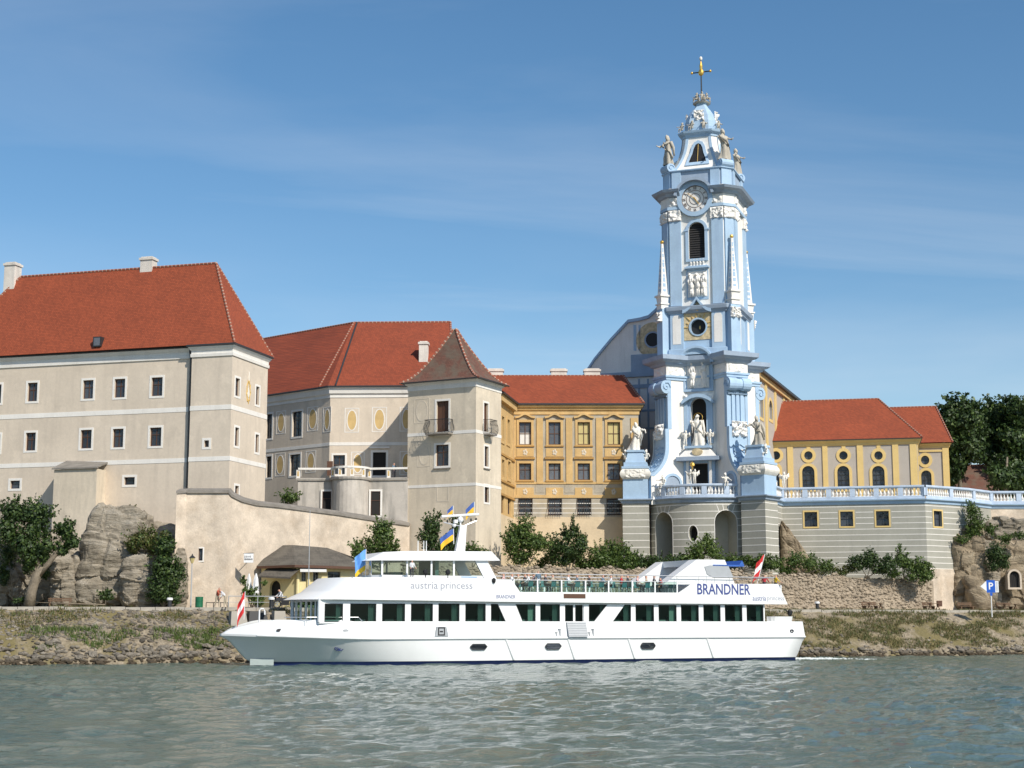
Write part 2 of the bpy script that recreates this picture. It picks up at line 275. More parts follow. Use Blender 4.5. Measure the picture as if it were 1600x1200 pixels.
def thing(name, label, cat, fr=None, base=0.0, group=None, loc=None, rot=0):
    o = bpy.data.objects.new(name, None); COL.objects.link(o); o.empty_display_size = .5
    if fr is not None: o.location = (fr.x, fr.y, base); o.rotation_euler = (0, 0, fr.th)
    else: o.location = (loc[0], loc[1], base); o.rotation_euler = (0, 0, rot)
    BASE[o.name] = base
    return tag(o, label, cat, group)
def offset(poly, d):
    n = len(poly); out = []
    for i in range(n):
        a, b, c = Vector(poly[i - 1]), Vector(poly[i]), Vector(poly[(i + 1) % n])
        u, v = (b - a).normalized(), (c - b).normalized(); n1, n2 = Vector((u.y, -u.x)), Vector((v.y, -v.x))
        k = 1 + n1.dot(n2); out.append(tuple(b + (n1 + n2) * (d / max(k, .25))))
    return out
def offset_open(poly, d):
    n = len(poly); out = []
    for i in range(n):
        b = Vector(poly[i]); u = (b - Vector(poly[i - 1])).normalized() if i else None; v = (Vector(poly[i + 1]) - b).normalized() if i < n - 1 else None
        u = u or v; v = v or u; n1, n2 = Vector((u.y, -u.x)), Vector((v.y, -v.x)); out.append(tuple(b + (n1 + n2) * (d / max(1 + n1.dot(n2), .25))))
    return out
def arch(x0, x1, z0, z1, n=10):                  # round-headed opening, counter-clockwise in x,z
    r = (x1 - x0) / 2; c = (x0 + x1) / 2; zs = z1 - r
    return [(x0, z0), (x1, z0)] + [(c + r * math.cos(math.pi * i / n), zs + r * math.sin(math.pi * i / n)) for i in range(n + 1)]
def rect(x0, x1, z0, z1): return [(x0, z0), (x1, z0), (x1, z1), (x0, z1)]
def oval(cx, cz, rx, rz, n=20): return [(cx + rx * math.cos(2 * math.pi * i / n), cz + rz * math.sin(2 * math.pi * i / n)) for i in range(n)]
def bbox(p): return min(a[0] for a in p), max(a[0] for a in p), min(a[1] for a in p), max(a[1] for a in p)
def wall(mb, x0, x1, z0, z1, holes, depth=.25, y=0.0, xs=(), zs=()):
    """vertical wall in the plane y with real openings; each hole is a convex polygon in x,z"""
    B = [bbox(h) for h in holes]
    X = sorted({round(a, 4) for a in [x0, x1, *xs] + [v for b in B for v in b[:2]] if x0 - 1e-4 <= a <= x1 + 1e-4}); Z = sorted({round(a, 4) for a in [z0, z1, *zs] + [v for b in B for v in b[2:]] if z0 - 1e-4 <= a <= z1 + 1e-4})
    for i in range(len(X) - 1):
        for j in range(len(Z) - 1):
            cx, cz = (X[i] + X[i + 1]) / 2, (Z[j] + Z[j + 1]) / 2
            if any(b[0] < cx < b[1] and b[2] < cz < b[3] for b in B): continue
            mb.quad((X[i], y, Z[j]), (X[i + 1], y, Z[j]), (X[i + 1], y, Z[j + 1]), (X[i], y, Z[j + 1]))
    for h, b in zip(holes, B):
        n = len(h)
        for i in range(n):
            p, q = h[i], h[(i + 1) % n]; mb.quad((p[0], y, p[1]), (p[0], y + depth, p[1]), (q[0], y + depth, q[1]), (q[0], y, q[1]))
        if n == 4 and all(abs(p[0] - b[0]) < 1e-6 or abs(p[0] - b[1]) < 1e-6 for p in h) and all(abs(p[1] - b[2]) < 1e-6 or abs(p[1] - b[3]) < 1e-6 for p in h): continue
        cx, cz = (b[0] + b[1]) / 2, (b[2] + b[3]) / 2
        def edge(a):
            dx, dz = math.cos(a), math.sin(a); t = min(((b[1] - cx) / abs(dx)) if abs(dx) > 1e-9 else 1e9, ((b[3] - cz) / abs(dz)) if abs(dz) > 1e-9 else 1e9)
            return (cx + dx * t, cz + dz * t)
        ca = [math.atan2(zc - cz, xc - cx) % (2 * math.pi) for xc, zc in ((b[0], b[2]), (b[1], b[2]), (b[1], b[3]), (b[0], b[3]))]
        for i in range(n):
            p, q = h[i], h[(i + 1) % n]; a0 = math.atan2(p[1] - cz, p[0] - cx) % (2 * math.pi); a1 = math.atan2(q[1] - cz, q[0] - cx) % (2 * math.pi)
            if a1 < a0: a1 += 2 * math.pi
            mid = sorted(c + k for c in ca for k in (0, 2 * math.pi) if a0 + 1e-6 < c + k < a1 - 1e-6)
            ring = [p, edge(a0)] + [edge(m) for m in mid] + [edge(a1), q]
            cl = [ring[0]]
            for r_ in ring[1:]:
                if math.dist(r_, cl[-1]) > 1e-5: cl.append(r_)
            if math.dist(cl[0], cl[-1]) < 1e-5: cl.pop()
            if len(cl) > 2: mb.quad(*[(r_[0], y, r_[1]) for r_ in cl])
MESH = {}
class Face:                                      # a facade of a building: holes are collected, then the wall is cut
    def __init__(s, root, fr, ox=0, oy=0, phi=0): s.root, s.rfr, s.ox, s.oy, s.phi = root, fr, ox, oy, phi; s.fr = fr.sub(ox, oy, phi); s.holes = []; s.M = rotm(phi, ox, oy)
    def px(s, a, b, ly=0): return s.fr.px(a, b, ly)
    def rpx(s, a, b, c, d, ly=0):
        x0, z1 = s.px(a, (b + d) / 2, ly)[0], s.px((a + c) / 2, b, ly)[1]; x1, z0 = s.px(c, (b + d) / 2, ly)[0], s.px((a + c) / 2, d, ly)[1]
        return x0, x1, z0, z1
    def P(s, x, y, z): v = s.M @ Vector((x, y, z)); return (v.x, v.y, v.z)
    def put(s, name, mb, x=0, y=0, z=0, **k): return mb.build(name, s.root, s.P(x, y, z), s.phi, **k)
    def window(s, a, b, c, d, shape='rect', rec=.22, frame='darkwood', nv=1, nh=1, sur=None, sw=.2, glass='glass', name='window', sill=False, bar=.06, out=.03, cut=True, bt=None):
        x0, x1, z0, z1 = s.rpx(a, b, c, d); return s.win(x0, x1, z0, z1, shape, rec, frame, nv, nh, sur, sw, glass, name, sill, bar, out, cut, bt)
    def win(s, x0, x1, z0, z1, shape='rect', rec=.22, frame='darkwood', nv=1, nh=1, sur=None, sw=.2, glass='glass', name='window', sill=False, bar=.06, out=.03, cut=True, bt=None):
        w, h = round(x1 - x0, 2), round(z1 - z0, 2); xc = (x0 + x1) / 2; x0, x1 = xc - w / 2, xc + w / 2
        sh = {'rect': lambda q: rect(-w / 2, w / 2, 0, h), 'arch': lambda q: arch(-w / 2, w / 2, 0, h), 'oval': lambda q: oval(0, h / 2, w / 2, h / 2)}[shape](0)
        if cut: s.holes.append([(x + xc, z + z0) for x, z in sh])
        key = (w, h, shape, rec, frame, nv, nh, sur, sw, glass, sill, out)
        if key not in MESH:
            m = MB().use(frame); m.ring(sh, offset(sh, -bar), rec - .02, rec + .06)
            for i in range(1, nv + 1): xx = -w / 2 + w * i / (nv + 1); m.box(xx - bar * .4, xx + bar * .4, rec - .012, rec + .05, bar, h - bar * .8 if shape == 'rect' else h * .97)
            for i in range(1, nh + 1):
                zc = h * i / (nh + 1) if bt is None else h * bt; hw = w / 2 - bar * .8
                if shape == 'arch' and zc > h - w / 2: hw = math.sqrt(max(.01, (w / 2) ** 2 - (zc - h + w / 2) ** 2)) - bar * .5
                if shape == 'oval': hw = w / 2 * math.sqrt(max(.01, 1 - (2 * zc / h - 1) ** 2)) - bar * .5
                m.box(-hw, hw, rec - .016, rec + .045, zc - bar * .4, zc + bar * .4)
            g = MB().use(glass); g.quad(*[(x, rec + .035, z) for x, z in offset(sh, -bar * .5)])
            u = None
            if sur: u = MB().use(sur); u.ring(offset(sh, sw), sh, -out, .02)
            q = None
            if sill: q = MB().use('stone_cop' if sill is True else sill); q.box(-w / 2 - sw - .06, w / 2 + sw + .06, -.14, .05, -sw - .1, -sw - .004)
            MESH[key] = [x and x.build(nm, None) for x, nm in ((m, 'window'), (g, 'pane'), (u, 'surround'), (q, 'sill'))]
            for o in MESH[key]:
                if o: COL.objects.unlink(o)
        src = MESH[key]; o = link(name, src[0].data, s.root, s.P(xc, 0, z0), s.phi)
        for t, nm in zip(src[1:], ('pane', 'surround', 'sill')):
            if t: c = bpy.data.objects.new(nm, t.data); COL.objects.link(c); c.parent = o
        return o
    def hole(s, a, b, c, d, shape='rect'):
        x0, x1, z0, z1 = s.rpx(a, b, c, d); h = {'rect': rect, 'arch': arch}[shape](x0, x1, z0, z1); s.holes.append(h); return h
    def band(s, name, mt, a, b, c, d, out=.04, z=None, x=None):
        x0, x1, z0, z1 = s.rpx(a, b, c, d)
        if z: z0, z1 = z
        if x: x0, x1 = x
        m = MB().use(mt); m.box(x0, x1, -out, .02, z0, z1); return s.put(name, m)
    def oval_panel(s, a, b, c, d, fill='ovalyellow', rim='whiteplaster'):
        x0, x1, z0, z1 = s.rpx(a, b, c, d); cx, cz, rx, rz = (x0 + x1) / 2, (z0 + z1) / 2, (x1 - x0) / 2, (z1 - z0) / 2
        m = MB().use(fill); m.prism(oval(0, 0, rx, rz), -.012, .02); o = s.put('painted_oval', m, cx, 0, cz)
        q = MB().use(rim); q.ring(oval(0, 0, rx + .11, rz + .11), oval(0, 0, rx, rz), -.02, .02)
        q.ring(rect(-rx - .30, rx + .30, -rz - .28, rz + .28), rect(-rx - .22, rx + .22, -rz - .20, rz + .20), -.018, .02)
        c_ = q.build('painted_rim', None); c_.parent = o; return o
    def build(s, mt, x0, x1, z0, z1, name='wall', depth=.3):
        m = MB().use(mt); wall(m, x0, x1, z0, z1, s.holes, depth); return s.put(name, m)
def ridge(root, p, q, r=.16, step=.42, name='ridge_tiles'):
    """a line of overlapping half-round ridge tiles bedded in mortar"""
    p, q = Vector(p), Vector(q); n = max(2, int((q - p).length / step)); d = (q - p) / n; u = d.normalized(); m = MB()
    for i in range(n):
        a = p + d * i; m.use('ridge_red'); m.tube([a, a + d * .80], r * .72, 6, r * .66); m.use('ridge_mortar'); m.tube([a + d * .76, a + d * .999], r * .78, 6, r * .74)
    return m.build(name, root)
def roof(root, name, mt, faces):
    m = MB().use(mt)
    for f in faces: m.quad(*f)
    return m.build(name, root)
def chimney(root, x, y, z0, z1, w=.9, d=.9):
    m = MB().use('chimney'); m.box(x - w / 2, x + w / 2, y - d / 2, y + d / 2, z0, z1 - .35); m.box(x - w / 2 - .1, x + w / 2 + .1, y - d / 2 - .1, y + d / 2 + .1, z1 - .35, z1 - .12); m.box(x - w / 2 + .06, x + w / 2 - .06, y - d / 2 + .06, y + d / 2 - .06, z1 - .12, z1)
    return m.build('chimney', root)
# ------------------------------------------------------------------ the setting: water, bank, path, ground
SH = Fr(-38.6, 116.0, math.atan2(38, 89.6))      # shore frame: x downstream along the waterline, y inland
def fbm(x, y, z=0, o=4): return noise.fractal(Vector((x, y, z)), 1.0, 2.0, o)
def np_mesh(name, V, F, mats, parent=None, loc=(0, 0, 0), smooth=False, mi=None, rot=0):
    me = bpy.data.meshes.new(name); V = np.asarray(V, np.float32); F = np.asarray(F, np.int32); k = F.shape[1]
    me.vertices.add(len(V)); me.vertices.foreach_set('co', V.ravel()); me.loops.add(F.size); me.loops.foreach_set('vertex_index', F.ravel())
    me.polygons.add(len(F)); me.polygons.foreach_set('loop_start', np.arange(len(F), dtype=np.int32) * k); me.polygons.foreach_set('loop_total', np.full(len(F), k, np.int32))
    for m in mats: me.materials.append(MATS[m])
    if mi is not None: me.polygons.foreach_set('material_index', np.asarray(mi, np.int32))
    if smooth: me.polygons.foreach_set('use_smooth', np.ones(len(F), bool))
    me.update(calc_edges=True); return link(name, me, parent, loc, rot)
def grid_faces(nu, nv):
    i = np.arange(nu - 1)[:, None] * nv + np.arange(nv - 1)[None]; i = i.ravel(); return np.stack([i, i + nv, i + nv + 1, i + 1], 1)
# river
def water_mat():
    m = bpy.data.materials.new('river_water'); m.use_nodes = True; t = m.node_tree; n = t.nodes; l = t.links.new
    b = n['Principled BSDF']; b.inputs['Base Color'].default_value = (.095, .135, .115, 1); b.inputs['Roughness'].default_value = .06; b.inputs['IOR'].default_value = 1.33
    tc = n.new('ShaderNodeTexCoord')
    def lay(sc, ms, det, rot=0):
        mp = n.new('ShaderNodeMapping'); mp.inputs['Scale'].default_value = ms; mp.inputs['Rotation'].default_value = (0, 0, rot); l(tc.outputs['Object'], mp.inputs[0])
        x = n.new('ShaderNodeTexNoise'); x.inputs['Scale'].default_value = sc; x.inputs['Detail'].default_value = det; x.inputs['Roughness'].default_value = .62; l(mp.outputs[0], x.inputs[0]); return x
    a = lay(2.6, (.62, 1, 1), 8, .35); bp = n.new('ShaderNodeBump'); bp.inputs['Strength'].default_value = 1.0; bp.inputs['Distance'].default_value = .30; l(a.outputs[0], bp.inputs['Height'])
    c = lay(.10, (.6, 1, 1), 4); rr = n.new('ShaderNodeValToRGB'); rr.color_ramp.elements[0].position = .35; rr.color_ramp.elements[1].position = .65
    rr.color_ramp.elements[0].color = (.085, .135, .122, 1); rr.color_ramp.elements[1].color = (.130, .165, .132, 1); l(c.outputs[0], rr.inputs[0]); l(rr.outputs[0], b.inputs['Base Color'])
    l(bp.outputs[0], b.inputs['Normal']); MATS['river_water'] = m
water_mat()
ys = [14.0]
while ys[-1] < 175: ys.append(ys[-1] + max(.16, ys[-1] * .006))
ys = np.array(ys); us = np.linspace(-1, 1, 420)
Yg, Ug = np.meshgrid(ys, us, indexing='ij'); Xg = Ug * (14 + Yg * .46)
H = np.zeros_like(Xg); rs = np.random.default_rng(3)
for i in range(60):
    lam = rs.uniform(.55, 2.4) if i < 44 else rs.uniform(2.4, 7); th = rs.normal(-.5, .75); k = 2 * math.pi / lam; kx, ky = k * math.sin(th), k * math.cos(th)
    H += ((.0072 if i < 44 else .0050) * lam ** .75) * np.sin(kx * Xg + ky * Yg + rs.uniform(0, 6.28) + 1.4 * np.sin(.08 * Xg + i) + 1.2 * np.sin(.06 * Yg + 2 * i))
env = .75 + .35 * np.sin(.11 * Xg + .05 * Yg) * np.sin(.07 * Yg - .04 * Xg + 1); H *= env
edge = np.clip((1 - np.abs(Ug)) * 12, 0, 1) * np.clip((Yg - 14) / 3, 0, 1) * np.clip((175 - Yg) / 3, 0, 1); H *= edge
V = np.stack([Xg, Yg, H], -1).reshape(-1, 3); Fg = grid_faces(len(ys), len(us))
# the rest of the river: flat sheets round the waved patch
o = len(V); wl, wr = 14 + 14 * .46, 14 + 175 * .46
wl = Xg[0, -1]; wr = Xg[-1, -1]; B = 3000
ext = [(-B, -B, 0), (B, -B, 0), (B, 14, 0), (-B, 14, 0), (-wl, 14, 0), (wl, 14, 0), (-wr, ys[-1], 0), (wr, ys[-1], 0), (-B, ys[-1], 0), (B, ys[-1], 0), (-B, B, 0), (B, B, 0)]
V = np.concatenate([V, np.array(ext)]); Fg = np.concatenate([Fg, np.array([[0, 1, 2, 3], [3, 4, 6, 8], [5, 2, 9, 7], [8, 9, 11, 10]]) + o])
tag(np_mesh('water', V, Fg, ['river_water'], smooth=True), 'grey-green rippled river in the foreground', None, kind='structure')
# foam along the stern and hull is added with the boat
# embankment: sloping revetment
def bank_z(x, y):
    t = min(1, max(0, y / 7.0)); z = -.5 + 4.85 * (t ** .9)
    low = max(0, 1 - abs(y - 1.6) / 2.2)
    return z + (.32 * fbm(x * .35, y * .45, 1) + .14 * fbm(x * 1.3, y * 1.3, 5)) * min(1, (7 - y) / 1.2 if y < 7 else 0) + low * .12 * fbm(x * 2, y * 2, 9)
def bank_mat():
    m = bpy.data.materials.new('bank'); m.use_nodes = True; t = m.node_tree; n = t.nodes; l = t.links.new
    b = n['Principled BSDF']; b.inputs['Roughness'].default_value = .95; tc = n.new('ShaderNodeTexCoord')
    def nz(s, d=6):
        x = n.new('ShaderNodeTexNoise'); x.inputs['Scale'].default_value = s; x.inputs['Detail'].default_value = d; l(tc.outputs['Object'], x.inputs[0]); return x
    a, c, g = nz(.35), nz(3.2, 8), nz(.55)
    r = n.new('ShaderNodeValToRGB'); r.color_ramp.elements[0].position = .3; r.color_ramp.elements[0].color = (.15, .12, .075, 1); r.color_ramp.elements[1].position = .72; r.color_ramp.elements[1].color = (.36, .30, .22, 1); l(c.outputs[0], r.inputs[0])
    r2 = n.new('ShaderNodeValToRGB'); r2.color_ramp.elements[0].position = .46; r2.color_ramp.elements[1].position = .60; l(a.outputs[0], r2.inputs[0])
    mx = n.new('ShaderNodeMix'); mx.data_type = 'RGBA'; l(r2.outputs[0], mx.inputs[0]); l(r.outputs[0], mx.inputs[6]); mx.inputs[7].default_value = (.17, .14, .06, 1)
    l(mx.outputs[2], b.inputs['Base Color']); bp = n.new('ShaderNodeBump'); bp.inputs['Strength'].default_value = .9; bp.inputs['Distance'].default_value = .25; l(c.outputs[0], bp.inputs['Height']); l(bp.outputs[0], b.inputs['Normal'])
    MATS['bank'] = m
bank_mat()
xs_ = np.arange(-45, 175, .45); yv = np.linspace(-1.2, 7.0, 24)
BV = [(x, y, bank_z(x, y)) for x in xs_ for y in yv]
bank = np_mesh('embankment', BV, grid_faces(len(xs_), len(yv)), ['bank'], None, (SH.x, SH.y, 0), smooth=True, rot=SH.th)
tag(bank, 'sloping river embankment of dry grass, earth and stones', None, kind='structure')
# stones of the revetment
def stone_mesh(seed, sub=1):
    bm = bmesh.new(); bmesh.ops.create_icosphere(bm, subdivisions=sub, radius=1); rg = random.Random(seed)
    sx, sy, sz = rg.uniform(.8, 1.4), rg.uniform(.7, 1.1), rg.uniform(.45, .8)
    for v in bm.verts: k = rg.uniform(.72, 1.18); v.co = Vector((v.co.x * sx * k, v.co.y * sy * k, v.co.z * sz * k))
    me = bpy.data.meshes.new('stone'); bm.to_mesh(me); bm.free(); me.materials.append(MATS['riprap']); return me
SM = [stone_mesh(i) for i in range(7)]
def stones_stuff(name, pts, parent, label=None, mt='riprap', sub=1):
    arr = []
    for i in range(7):
        me = SM[i]; v = np.empty(len(me.vertices) * 3, np.float32); me.vertices.foreach_get('co', v); f = np.empty(len(me.polygons) * 3, np.int32); me.polygons.foreach_get('vertices', f); arr.append((v.reshape(-1, 3), f.reshape(-1, 3)))
    VV, FF, o = [], [], 0
    for i, (x, y, z, s, a) in enumerate(pts):
        v, f = arr[i % 7]; c, sn = math.cos(a), math.sin(a); w = v * s; w = np.stack([w[:, 0] * c - w[:, 1] * sn + x, w[:, 0] * sn + w[:, 1] * c + y, w[:, 2] + z], 1); VV.append(w); FF.append(f + o); o += len(v)
    ob = np_mesh(name, np.concatenate(VV), np.concatenate(FF), [mt], parent); ob['kind'] = 'stuff'; return ob
rg = random.Random(11); small = []; big = []
for i in range(300):
    x = rg.uniform(-2, 25) if i < 170 else rg.uniform(68, 108); y = rg.triangular(.1, 3.0, .9) * (1 if x < 40 else .55); s = rg.uniform(.2, .46)
    big.append((x, y, bank_z(x, y) + .05, s, rg.uniform(0, 6.3)))
for i, (x, y, z, s, a) in enumerate(big):
    o_ = link('stone', SM[i % 7], bank, (x, y, z), a); o_.scale = (s, s, s); o_.rotation_euler = (rg.uniform(-.4, .4), rg.uniform(-.4, .4), a)
for i in range(6500):
    x = rg.uniform(-30, 150); y = rg.triangular(-.3, 3.4, .8) * (1 if x < 40 else .55) if rg.random() < .85 else rg.uniform(2, 6.8); small.append((x, y, bank_z(x, y) + .02, rg.uniform(.08, .26) * (1 if y < 3.4 else .6), rg.uniform(0, 6.3)))
for i in range(3200):
    x, y = rg.uniform(-14, 30), rg.uniform(3.0, 6.8); s = rg.uniform(.10, .24); small.append((x, y, bank_z(x, y) - s * .25, s, rg.uniform(0, .5)))
stones_stuff('small_stones', small, bank)
# grass on the bank
def blades(name, pts, mats, parent=None, loc=(0, 0, 0), h=(.15, .45), w=.035, n=7, rot=0):
    rs = np.random.default_rng(len(pts)); P = np.repeat(np.array(pts, np.float32), n, 0); k = len(P)
    P[:, :2] += rs.normal(0, .16, (k, 2)); a = rs.uniform(0, 6.28, k); hh = rs.uniform(h[0], h[1], k); lean = rs.normal(0, .3, (k, 2)) * hh[:, None]
    dx, dy = np.cos(a) * w, np.sin(a) * w; z = np.zeros(k)
    A = P + np.stack([dx, dy, z], 1); Bq = P - np.stack([dx, dy, z], 1); T = P + np.stack([lean[:, 0], lean[:, 1], hh], 1)
    V = np.stack([A, Bq, T], 1).reshape(-1, 3); F = np.arange(3 * k).reshape(-1, 3); mi = rs.integers(0, len(mats), k)
    ob = np_mesh(name, V, F, mats, parent, loc, mi=mi, rot=rot); ob['kind'] = 'stuff'; return ob
gp = []; gg = []
for i in range(26000):
    x, y = rg.uniform(-12, 112), rg.uniform(1.6, 7.3); d = fbm(x * .22, y * .4, 3)
    if y > 2.2 + (.6 if x < 40 else -.6) and d + (.15 if y > 5.6 else 0) - (.28 if x < 30 else -.18) > .05: gp.append((x, y, bank_z(x, y) if y < 7 else 4.33))
    if d < -.05 and 2.0 < y < 4.4 and x < 30 and rg.random() < .7: gg.append((x, y, bank_z(x, y)))
tag(blades('dry_grass', gp, ['grass', 'grass', 'grass_green'], None, (SH.x, SH.y, 0), rot=SH.th, h=(.08, .3)), 'dry grass tufts over the sloping embankment', 'grass')
tag(blades('green_grass', gg, ['grass_green', 'leaf_light'], None, (SH.x, SH.y, 0), rot=SH.th, h=(.12, .45)), 'fresh green weeds among the lower bank stones', 'grass')
# path with stone kerb, ground behind it
mat('pathmat', (.34, .29, .22), var=.15, scale=.5, bump=.3); mat('groundmat', (.20, .17, .10), var=.3, scale=.2, bump=.4); mat('kerbstone', (.36, .33, .28), var=.2, scale=1, bump=.4)
m = MB().use('groundmat'); m.quad((-900, 11, 4.36), (1200, 11, 4.36), (1200, 2600, 4.36), (-900, 2600, 4.36)); tag(m.build('ground', None, (SH.x, SH.y, 0), SH.th), kind='structure')
m = MB().use('pathmat'); m.quad((-300, 6.9, 4.3), (400, 6.9, 4.3), (400, 11.2, 4.44), (-300, 11.2, 4.44)); tag(m.build('path', None, (SH.x, SH.y, 0), SH.th), kind='structure')
kr = MB().use('kerbstone'); kr.box(-1, -.99, 7, 7.01, 4.3, 4.31)
kb = tag(MB().use('kerbstone').build('kerb', None, (SH.x, SH.y, 0), SH.th), kind='structure')
kmesh = []
for i in range(4):
    q = MB().use('kerbstone'); w = 1.16; q.box(-w / 2, w / 2, -.16, .16, -.22, .1 + .012 * i); kmesh.append(q.build('kerb_stone', None)); COL.objects.unlink(kmesh[-1])
for i in range(100): link('kerb_stone', kmesh[i % 4].data, kb, (-8 + i * 1.2, 6.82 + .02 * (i % 3), 4.3), .006 * ((i * 7) % 5 - 2))
# wooded far bank, added unseen behind the camera so glass mirrors green
fbv = [(x, y, z) for x in np.arange(-1500, 1501, 25) for y, z in ((-150, -.5), (-165, 3), (-185, 14 + 5 * fbm(x * .02, 1) + 3 * fbm(x * .09, 3)), (-320, 24 + 6 * fbm(x * .01, 7)), (-330, -1))]
tag(np_mesh('added_far_bank', fbv, grid_faces(121, 5), ['leaf_dark']), None, None, kind='structure')
# raised ground behind the rubble wall, and the abbey terrace
def poly_sheet(name, pts, mt): q = MB().use(mt); q.quad(*pts); return tag(q.build(name, None), kind='structure')
a_, b_, c_, d_ = SH.world(28, 11.6, 7.4), SH.world(93, 11.6, 7.6), SH.world(100, 34, 9.0), SH.world(26, 40, 9.0)
poly_sheet('terrace_ground', [tuple(p) for p in (a_, b_, c_, d_)], 'groundmat')
# ------------------------------------------------------------------ large house at the left
fl = frp(355, 140, -16)
LB = thing('abbey_house', 'large beige house with white bands and steep red hipped roof at the left', 'building', fl, 4.3)
F0 = Face(LB, fl); F = Face(LB, fl, 0, .5); G = Face(LB, fl, 0, 0, math.pi / 2); xst = F0.px(297, 650)[0]
kw = dict(sur='whiteplaster', sw=.2, frame='darkwood', nv=1, nh=1, bar=.07)
for r in ((-13, 601, 2, 630), (43, 598, 58.3, 627), (129.5, 594, 145.7, 623), (178.8, 592, 195.4, 621), (236.5, 589.7, 254, 618.7), (-14, 679, 0, 707), (40, 676, 55.6, 704), (126, 671.7, 143, 700.6), (176, 670, 192.7, 699), (234, 668, 252, 697)): F.window(*r, bt=.62, **kw)
for r in ((16, 751, 31, 763.5), (194, 745.5, 210.6, 757.5)): F.window(*r, sur='whiteplaster', sw=.22, nv=0, nh=0, bar=.05)
F0.window(319, 688, 326.5, 698.5, sur='whiteplaster', sw=.22, nv=0, nh=0, bar=.05)
for r in ((367.7, 591, 374.5, 619), (399.7, 604, 405, 632.7), (367, 668, 373, 697), (399, 679, 404.2, 707), (367, 759, 373, 772)): G.window(*r, sur='whiteplaster', sw=.2, nv=1, nh=1, bt=.62, bar=.07)
zc = F0.px(355, 556)[1]; ze = F0.px(355, 540)[1]; LR = G.px(417, 640)[0]
F.build('beige', -32, xst + .01, 4, ze); F0.build('beige', xst, 0, 4, ze, name='corner_wall'); m = MB().use('beige'); m.quad((xst, 0, 4), (xst, .5, 4), (xst, .5, ze), (xst, 0, ze)); m.build('corner_return', LB); G.build('beige', 0, LR, 4, ze)
m = MB().use('beige'); m.quad((-32, 0, 4), (-32, LR, 4), (-32, LR, ze), (-32, 0, ze)); m.quad((-32, LR, 4), (0, LR, 4), (0, LR, ze), (-32, LR, ze)); m.build('back_wall', LB)
pl = [(-32, .5), (xst, .5), (xst, 0), (0, 0), (0, LR), (-32, LR)]
m = MB().use('whiteplaster'); m.sweep(pl, [(0.01, zc), (.1, zc + .02), (.12, zc + .3), (.05, zc + .34), (.06, zc + .6), (.2, ze - .2), (.3, ze), (0, ze + .02)]); m.build('cornice', LB)
m = MB().use('gutter'); m.sweep(pl, [(.28, ze), (.42, ze + .03), (.42, ze + .2), (.25, ze + .22)]); m.build('gutter', LB)
for y0, y1 in ((632, 639.5), (712.5, 719.5)):
    z0, z1 = F0.px(355, y1)[1], F0.px(355, y0)[1]
    m = MB().use('whiteplaster'); m.sweep(pl, [(.004, z0), (.03, z0), (.03, z1), (.004, z1)]); m.build('string_band', LB)
rx, rz = F0.px(338, 411, LR / 2); e = .38; zr = ze + .16; lx = F0.px(33, 431, LR / 2)[0]
A, Bp = (rx, LR / 2, rz), (lx, LR / 2, rz)
c0, c1, c2, c3 = (-32 - e, -e + .3, zr), (e, -e, zr), (e, LR + e, zr), (-32 - e, LR + e, zr)
lx2 = -32 - e; roof(LB, 'roof', 'roofred', [(c0, c1, A, Bp), (c1, c2, A), (c2, c3, Bp, A), (c3, c0, Bp)])
ridge(LB, Bp, A); ridge(LB, c1, A); ridge(LB, c2, A); ridge(LB, c0, Bp)
sx = F.px(24, 440, LR / 2)[0]; chimney(LB, sx, LR / 2, rz - 3, F.px(24, 413, LR / 2)[1], 1.2, 1.2)
sx = F.px(234, 410, LR / 2)[0]; chimney(LB, sx, LR / 2 + .3, rz - 1, F.px(234, 403, LR / 2)[1], 1.3, 1)
# skylight, downpipe, buttress, sundial
sx, sz = F0.px(159, 535, .6); sy_ = -e + (sz - zr) * (LR / 2 + e) / (rz - zr); m = MB(rotm(0, sx, sy_)).use('iron'); m.box(-.42, .42, -.35, .5, sz - .55, sz + .4); m.use('glassgrey'); m.quad((-.33, -.36, sz - .45), (.33, -.36, sz - .45), (.33, -.355, sz + .3), (-.33, -.355, sz + .3)); m.build('skylight', LB)
px_ = xst - .2; m = MB().use('gutter'); m.tube([(px_, .1, ze + .02), (px_, .1, ze - .4), (px_, .3, ze - 1.1), (px_, .3, 4.4)], .15, 8); m.build('downpipe', LB)
x0, x1, z0, z1 = F.rpx(83, 733, 150, 812, -2.2); xr = F.px(165, 760)[0]; zt_ = F.px(110, 726)[1]
m = MB().use('beige2'); x1b = x1; m.plan([(x0, -1.7), (x1, -1.7), (xr, 0.52), (x0, .52)], 4, z1); m.use('stone_cop')
m.add([(x0 - .15, -1.9, z1), (x1 + .12, -1.9, z1), (xr + .15, .5, zt_), (x0 - .1, .5, zt_ + .25), (x0 - .15, -1.9, z1 + .14), (x1 + .12, -1.9, z1 + .14), (xr + .15, .5, zt_ + .15), (x0 - .1, .5, zt_ + .4)], [(0, 1, 2, 3), (4, 5, 6, 7), (0, 1, 5, 4), (1, 2, 6, 5), (3, 0, 4, 7)]); m.build('buttress', LB)
ox, oz = G.px(388, 612); m = MB().use('goldpaint')
for i in range(9): an = i * .7; m.tube([(math.cos(an) * .3, -.02, math.sin(an) * .8), (math.cos(an + .6) * .42, -.03, math.sin(an + .6) * 1.15), (math.cos(an + 1.1) * .25, -.02, math.sin(an + 1.1) * .95)], .05, 5)
m.ring(oval(0, 0, .42, 1.0), oval(0, 0, .34, .9), -.02, .01); m.use('statuewhite'); m.prism(oval(0, -.1, .24, .45), -.03, .01); m.tube([(0, -.03, 1.0), (0, -.03, 1.9)], .05, 5); G.put('painted_coat_of_arms', m, ox, 0, oz)
